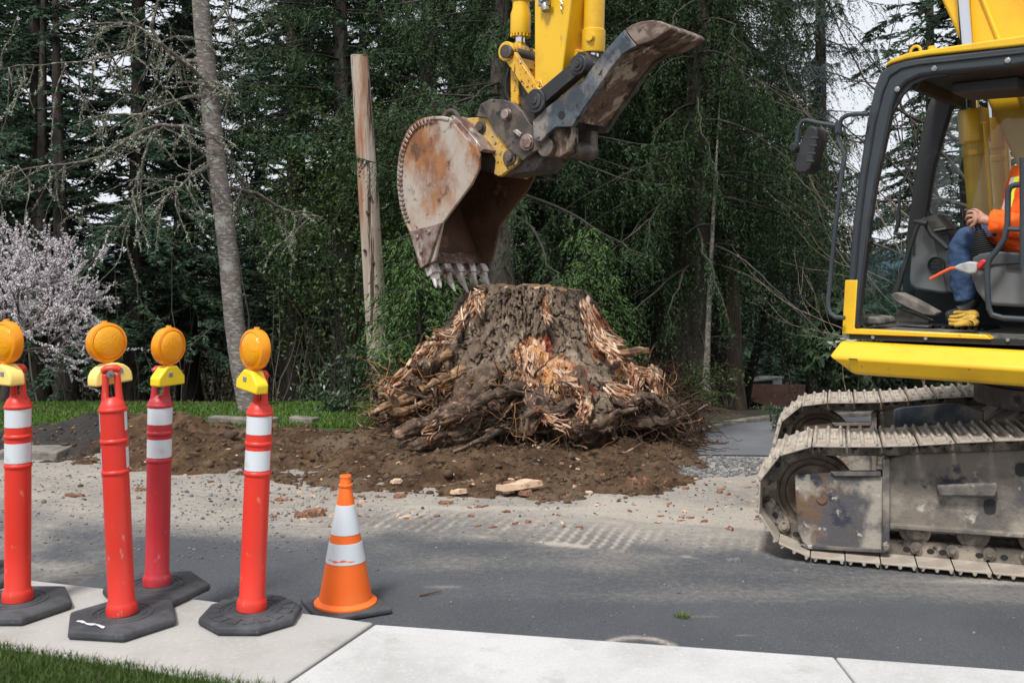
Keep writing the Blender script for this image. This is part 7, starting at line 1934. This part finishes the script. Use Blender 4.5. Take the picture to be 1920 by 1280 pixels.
limbs = [[(398, 165, 0), (360, 130, -.2), (325, 98, -.35), (280, 66, -.5), (235, 38, -.6), (190, 40, -.7), (150, 34, -.8)], [(402, 150, 0), (418, 160, -.1), (430, 165, -.2)], [(392, 258, 0), (345, 232, -.3), (300, 228, -.4), (240, 250, -.5), (190, 282, -.6), (120, 300, -.7), (60, 306, -.7), (0, 318, -.8)],
         [(386, 120, 0), (330, 115, .3), (290, 60, .3), (300, 20, .3), (312, -40, .3)], [(260, 82, -.5), (215, 108, -.6), (160, 120, -.7), (100, 126, -.8), (40, 126, -.9), (-10, 134, -.9)], [(396, 310, 0), (360, 330, -.3), (335, 350, -.4), (318, 360, -.4)], [(410, 350, 0), (470, 360, .4), (520, 385, .6), (560, 404, .7), (610, 410, .8)],
         [(388, 60, 0), (420, 20, .2), (445, -20, .3)], [(380, 180, 0), (330, 190, .2), (270, 215, .3), (200, 215, .3), (140, 235, .4)], [(300, 228, -.4), (270, 300, -.5), (255, 370, -.5), (245, 430, -.55)], [(392, 250, .1), (410, 270, .4), (440, 320, .6), (470, 360, .7)]]
lines = []; hang = []; g = np.random.default_rng(12)
for L in limbs:
    P = np.array([tuple(dp(x, y, BY + d)) for x, y, d in L]); k = len(P); t = np.linspace(0, k - 1, k * 5)
    P = np.stack([np.interp(t, np.arange(k), P[:, j]) for j in range(3)], 1) + np.cumsum(g.normal(0, .006, (k * 5, 3)), 0)
    lines.append((P, np.linspace(.027, .006, len(P)) * (1.0 if L[0][0] > 300 else .55)))
    for q_ in range(int(len(P) * .75)):
        j = g.integers(3, len(P)); d = norm(np.array([g.normal(-.25, .6), g.normal(0, .5), g.normal(-.55, .5)])); L_ = g.uniform(.22, .95); p = P[j]; Q = [p]
        for s in range(8):
            d = norm(d + g.normal(0, .16, 3) + np.array([0, 0, -.07])); p = p + d * L_ / 8; Q.append(p)
        lines.append((np.array(Q), np.linspace(.009, .0025, 9))); hang.append(np.array(Q))
        if g.random() < .7:
            j2 = g.integers(2, 7); d = norm(d + g.normal(0, .6, 3)); p = Q[j2]; Q2 = [p]
            for s in range(5): d = norm(d + g.normal(0, .2, 3)); p = p + d * L_ * .09; Q2.append(p)
            lines.append((np.array(Q2), np.linspace(.005, .002, 6))); hang.append(np.array(Q2))
V, Fq = tubes_np(lines, 6); npmesh('limbs', V, Fq, m_limb, LT, smooth=True)
pts = []; i_ = 0
for Q in hang:
    if g.random() < .35: continue
    k = int(len(Q) * 20); t = g.random(k) * (len(Q) - 1); t = t[fbm(t * 1.3, i_ * 3.1, 0, 2, 7) > .45]; k = len(t); i_ += 1; i0 = t.astype(int); f_ = (t - i0)[:, None]
    pts.append(Q[i0] * (1 - f_) + Q[np.minimum(i0 + 1, len(Q) - 1)] * f_ + g.normal(0, .008, (k, 3)))
pts = np.concatenate(pts); Q = quads_at(pts, g.uniform(.004, .012, len(pts)), g)
tag(npmesh('lichen', Q.reshape(-1, 3), np.arange(len(Q) * 4).reshape(-1, 4), m_lich, LT), kind='stuff')

# ---- broadleaf shrubs
def leafy(name, label, loc, rx, ry, rz_, n, leaf, m, seed, cat='shrub', whorl=False, stem=True, hole=.5, group=None, flat=.5):
    g = np.random.default_rng(seed)
    u = norm(g.normal(size=(n, 3))); rad = g.random(n) ** .42
    P = u * rad[:, None] * np.array([rx, ry, rz_]); P[:, 2] += rz_
    nz = fbm(P[:, 0] * 2.2 / max(rx, .6) + seed, P[:, 1] * 2.2, P[:, 2] * 2.2, 3, seed); P = P[nz > np.quantile(nz, hole * .5)]
    n = len(P); V = []; 
    if whorl:
        k = 7; c = np.repeat(P, k, 0); a = np.tile(np.arange(k) * 2 * np.pi / k, n) + np.repeat(g.uniform(0, 6, n), k)
        ax = norm(np.repeat(norm(P - np.array([0, 0, rz_ * .6])) + g.normal(0, .3, (n, 3)) + np.array([0, -.1, .5]), k, 0)); e1 = norm(np.cross(ax, np.array([.3, .9, .1]))); e2 = np.cross(ax, e1)
        D = norm(e1 * np.cos(a)[:, None] + e2 * np.sin(a)[:, None] + ax * g.uniform(-.25, .35, n * k)[:, None]); P = c
        s = norm(np.cross(D, ax)) 
    else:
        D = norm(g.normal(size=(n, 3)) + np.array([0, -.2, .1])); s = norm(np.cross(D, g.normal(size=(n, 3)) * flat + np.array([0, 0, 1.0])))
    ln = leaf * g.uniform(.6, 1.25, len(P)); l = ln[:, None]; w = l * .20
    upv = norm(np.cross(s, D))
    v = np.stack([P, P + D * l * .45 + s * w - upv * l * .03, P + D * l - upv * l * .12, P + D * l * .45 - s * w - upv * l * .03], 1)
    root = tag(empty(name, (0, 0, 0)), label, cat, group)
    npmesh('foliage', v.reshape(-1, 3), np.arange(len(v) * 4).reshape(-1, 4), m, root)
    if stem:
        ln_ = []
        for i in range(14):
            e = P[g.integers(0, len(P))]; t = np.linspace(0, 1, 6)[:, None]; b0 = np.array([g.normal(0, .08 * rx), g.normal(0, .08 * ry), -.05])
            ln_.append((b0 + (e - b0) * t + np.array([0, 0, .15 * rz_]) * np.sin(np.pi * t), np.linspace(.016, .004, 6)))
        Vv, Ff = tubes_np(ln_, 5); npmesh('stems', Vv, Ff, m_twig, root)
    root.location = loc; return root
m_holly = mat('glossy_dark_leaf', (0.030, 0.052, 0.014), rough=.45, spec=.35, island=(0.060, 0.098, 0.022), transl=.12)
m_rhodo = mat('rhododendron_leaf', (0.028, 0.052, 0.026), rough=.32, spec=.5, island=(0.062, 0.100, 0.050), transl=.12)
m_fern = mat('fern_green', (0.050, 0.085, 0.022), rough=.6, island=(0.085, 0.120, 0.035), transl=.2)
leafy('holly_tree', 'glossy-leaved holly filling the space left of the utility pole', at(645, 14.4), 1.25, .9, 2.4, 15000, .075, m_holly, 4, 'tree', hole=.7)
leafy('holly_tree', 'smaller glossy-leaved holly rising right behind the utility pole', at(760, 15.4), .8, .7, 2.0, 8000, .075, m_holly, 6, 'tree', hole=.7)
leafy('shrub', 'low broadleaf shrub at the foot of the utility pole', at(668, 12.0), .45, .35, .40, 1700, .07, m_rhodo, 7)
leafy('shrub', 'small sprig of broad leaves on the lawn edge left of the pole shrub', at(575, 11.9), .22, .18, .18, 330, .07, m_rhodo, 8)
leafy('shrub', 'ragged weedy bush on the soil bank in front of the pole', at(625, 10.9), .38, .22, .17, 900, .06, m_rhodo, 9)
for i, (px, Y, rx, rz_, n, lab) in enumerate(((1610, 13.2, .85, .62, 900, 'large rhododendron under the skirt of the excavator, behind the far track'), (1640, 14.5, 1.0, .85, 900, 'rhododendron behind the first, seen between skirt and far track'), (1590, 16.5, .8, .95, 700, 'rhododendron with dark whorled leaves right of the board fence'), (1750, 13.0, .9, .55, 600, 'low rhododendron behind the carbody of the excavator'))):
    leafy('rhododendron', lab, at(px, Y, .25 if Y < 20 else .3), rx, .7, rz_, n, .13, m_rhodo, 20 + i, 'shrub', whorl=True)
leafy('shrub', 'small round bush on the drive edge at the front of the far track', gp(1478, 812, 0), .20, .18, .17, 900, .045, m_rhodo, 31)
leafy('shrub', 'loose twiggy shrub in the planting bed left of the fence', at(1355, 12.6, .1), .40, .3, .26, 700, .05, m_holly, 32)
leafy('shrub', 'loose pale-green shrub in the planting bed in front of the fence', at(1440, 12.8, -.12), .20, .2, .11, 220, .05, m_fern, 33)
leafy('shrub', 'dark low shrub at the foot of the reddish cedar trunk', at(1300, 13.6, .1), .42, .3, .30, 900, .05, m_holly, 34)
# ferns
def fern(label, loc, seed, s=1.0):
    g = np.random.default_rng(seed); T = []
    for i in range(16):
        az = g.uniform(0, 6.28); L_ = g.uniform(.35, .6) * s; t = np.linspace(.1, 1, 22)
        P = np.stack([np.cos(az) * L_ * t, np.sin(az) * L_ * t, L_ * (.9 * t - .85 * t * t)], 1); Tn = norm(np.gradient(P, axis=0)); S_ = norm(np.cross(Tn, [0, 0, 1.0]))
        for sg in (-1, 1): T.append(leaf_tris(P, norm(S_ * sg + Tn * .4 + g.normal(0, .1, P.shape)), .11 * s * np.sin(np.pi * np.clip(t, .15, .97)), np.full(22, .022 * s)))
    root = tag(empty('fern', (0, 0, 0)), label, 'fern', 'ferns under the trees'); tri_mesh('fronds', np.concatenate(T), m_fern, root); root.location = loc; return root
fern('bright fern at the edge of the drive right of the stump roots', at(1285, 11.5, .05), 1)
fern('fern in the bed just behind the first one right of the stump', at(1262, 12.2, .05), 2, 1.1)
fern('fern at the foot of the thin whitish trunk', at(1335, 12.0, .12), 3, .8)
# spruce seedling sprays right beside the stump top
m_young = foliage('young_spruce_needles', (0.040, 0.085, 0.024), (0.090, 0.160, 0.045))
c_y = conifer(2.6, .25, 1.05, 'spruce', .06, 1.3, .13, 5, 9, 71, 0)
ys = make_tree('young_spruce', 'young bright green spruce behind the right shoulder of the stump', 'young spruces behind the stump', at(1105, 12.6), c_y, m_young, m_tbark, 2.6, .035, 3)
place(ys, 'young bright green spruce between the utility pole and the stump', at(795, 12.4), 2.0, 1.15)
# undergrowth: thin stems and brush between the trunks
g = np.random.default_rng(44); lines = []
for i in range(1500):
    Y = g.uniform(15, 40); X = g.uniform(-.58, .20) * Y; z0 = float(zt(Y)) - .1; h = g.uniform(.6, 3.4); ln = g.normal(0, .14, 2); t = np.linspace(0, 1, 6)
    lines.append((np.stack([X + ln[0] * h * t + .04 * np.sin(t * 9 + i), Y + ln[1] * h * t, z0 + h * t], 1), np.linspace(1, .4, 6) * g.uniform(.006, .022)))
V, Fq = tubes_np(lines, 4)
m_brush = mat('brush_stem', (0.13, 0.11, 0.085), rough=.95, island=(0.060, 0.055, 0.040))
tag(npmesh('undergrowth', V, Fq, m_brush), kind='stuff')
n = 52000
Y = g.uniform(14, 46, n); X = g.uniform(-.60, .20, n) * Y; hh = g.beta(1, 2.6, n) * 2.3; P = np.stack([X, Y, zt(Y) - .05 + hh * sstep(.35, .6, fbm(X * .6, Y * .4, 0, 3, 91))], 1)
Q = quads_at(P, g.uniform(.025, .060, n) * (Y / 24), g)
m_under2 = mat('undergrowth_leaf', (0.045, 0.055, 0.022), rough=.8, island=(0.11, 0.105, 0.055), transl=.2)
tag(npmesh('undergrowth', Q.reshape(-1, 3), np.arange(n * 4).reshape(-1, 4), m_under2), kind='stuff')
# distant wood that reads as one mass
n = 60000
g = np.random.default_rng(45)
Y = g.uniform(46, 75, n); X = g.uniform(-.62, .50, n) * Y; hm = 3.0 + 4.0 * fbm(X * .12, Y * .1, 0, 3, 92); P = np.stack([X, Y, zt(Y) + g.random(n) ** .8 * hm], 1)
P = P[(X / Y < .19) | (P[:, 2] < -1.5)]
Q = quads_at(P, g.uniform(.10, .28, len(P)), g)
tag(npmesh('distant_woods', Q.reshape(-1, 3), np.arange(len(P) * 4).reshape(-1, 4), m_fir), kind='stuff')
# fallen leaves and needles on the lawn edge
chips('leaf_litter', np.array([(rng.uniform(-6, -1), y_, float(zt(y_)) + .09) for y_ in rng.uniform(11.2, 13.5, 420)]), m_chipw, (.03, .07), 75)
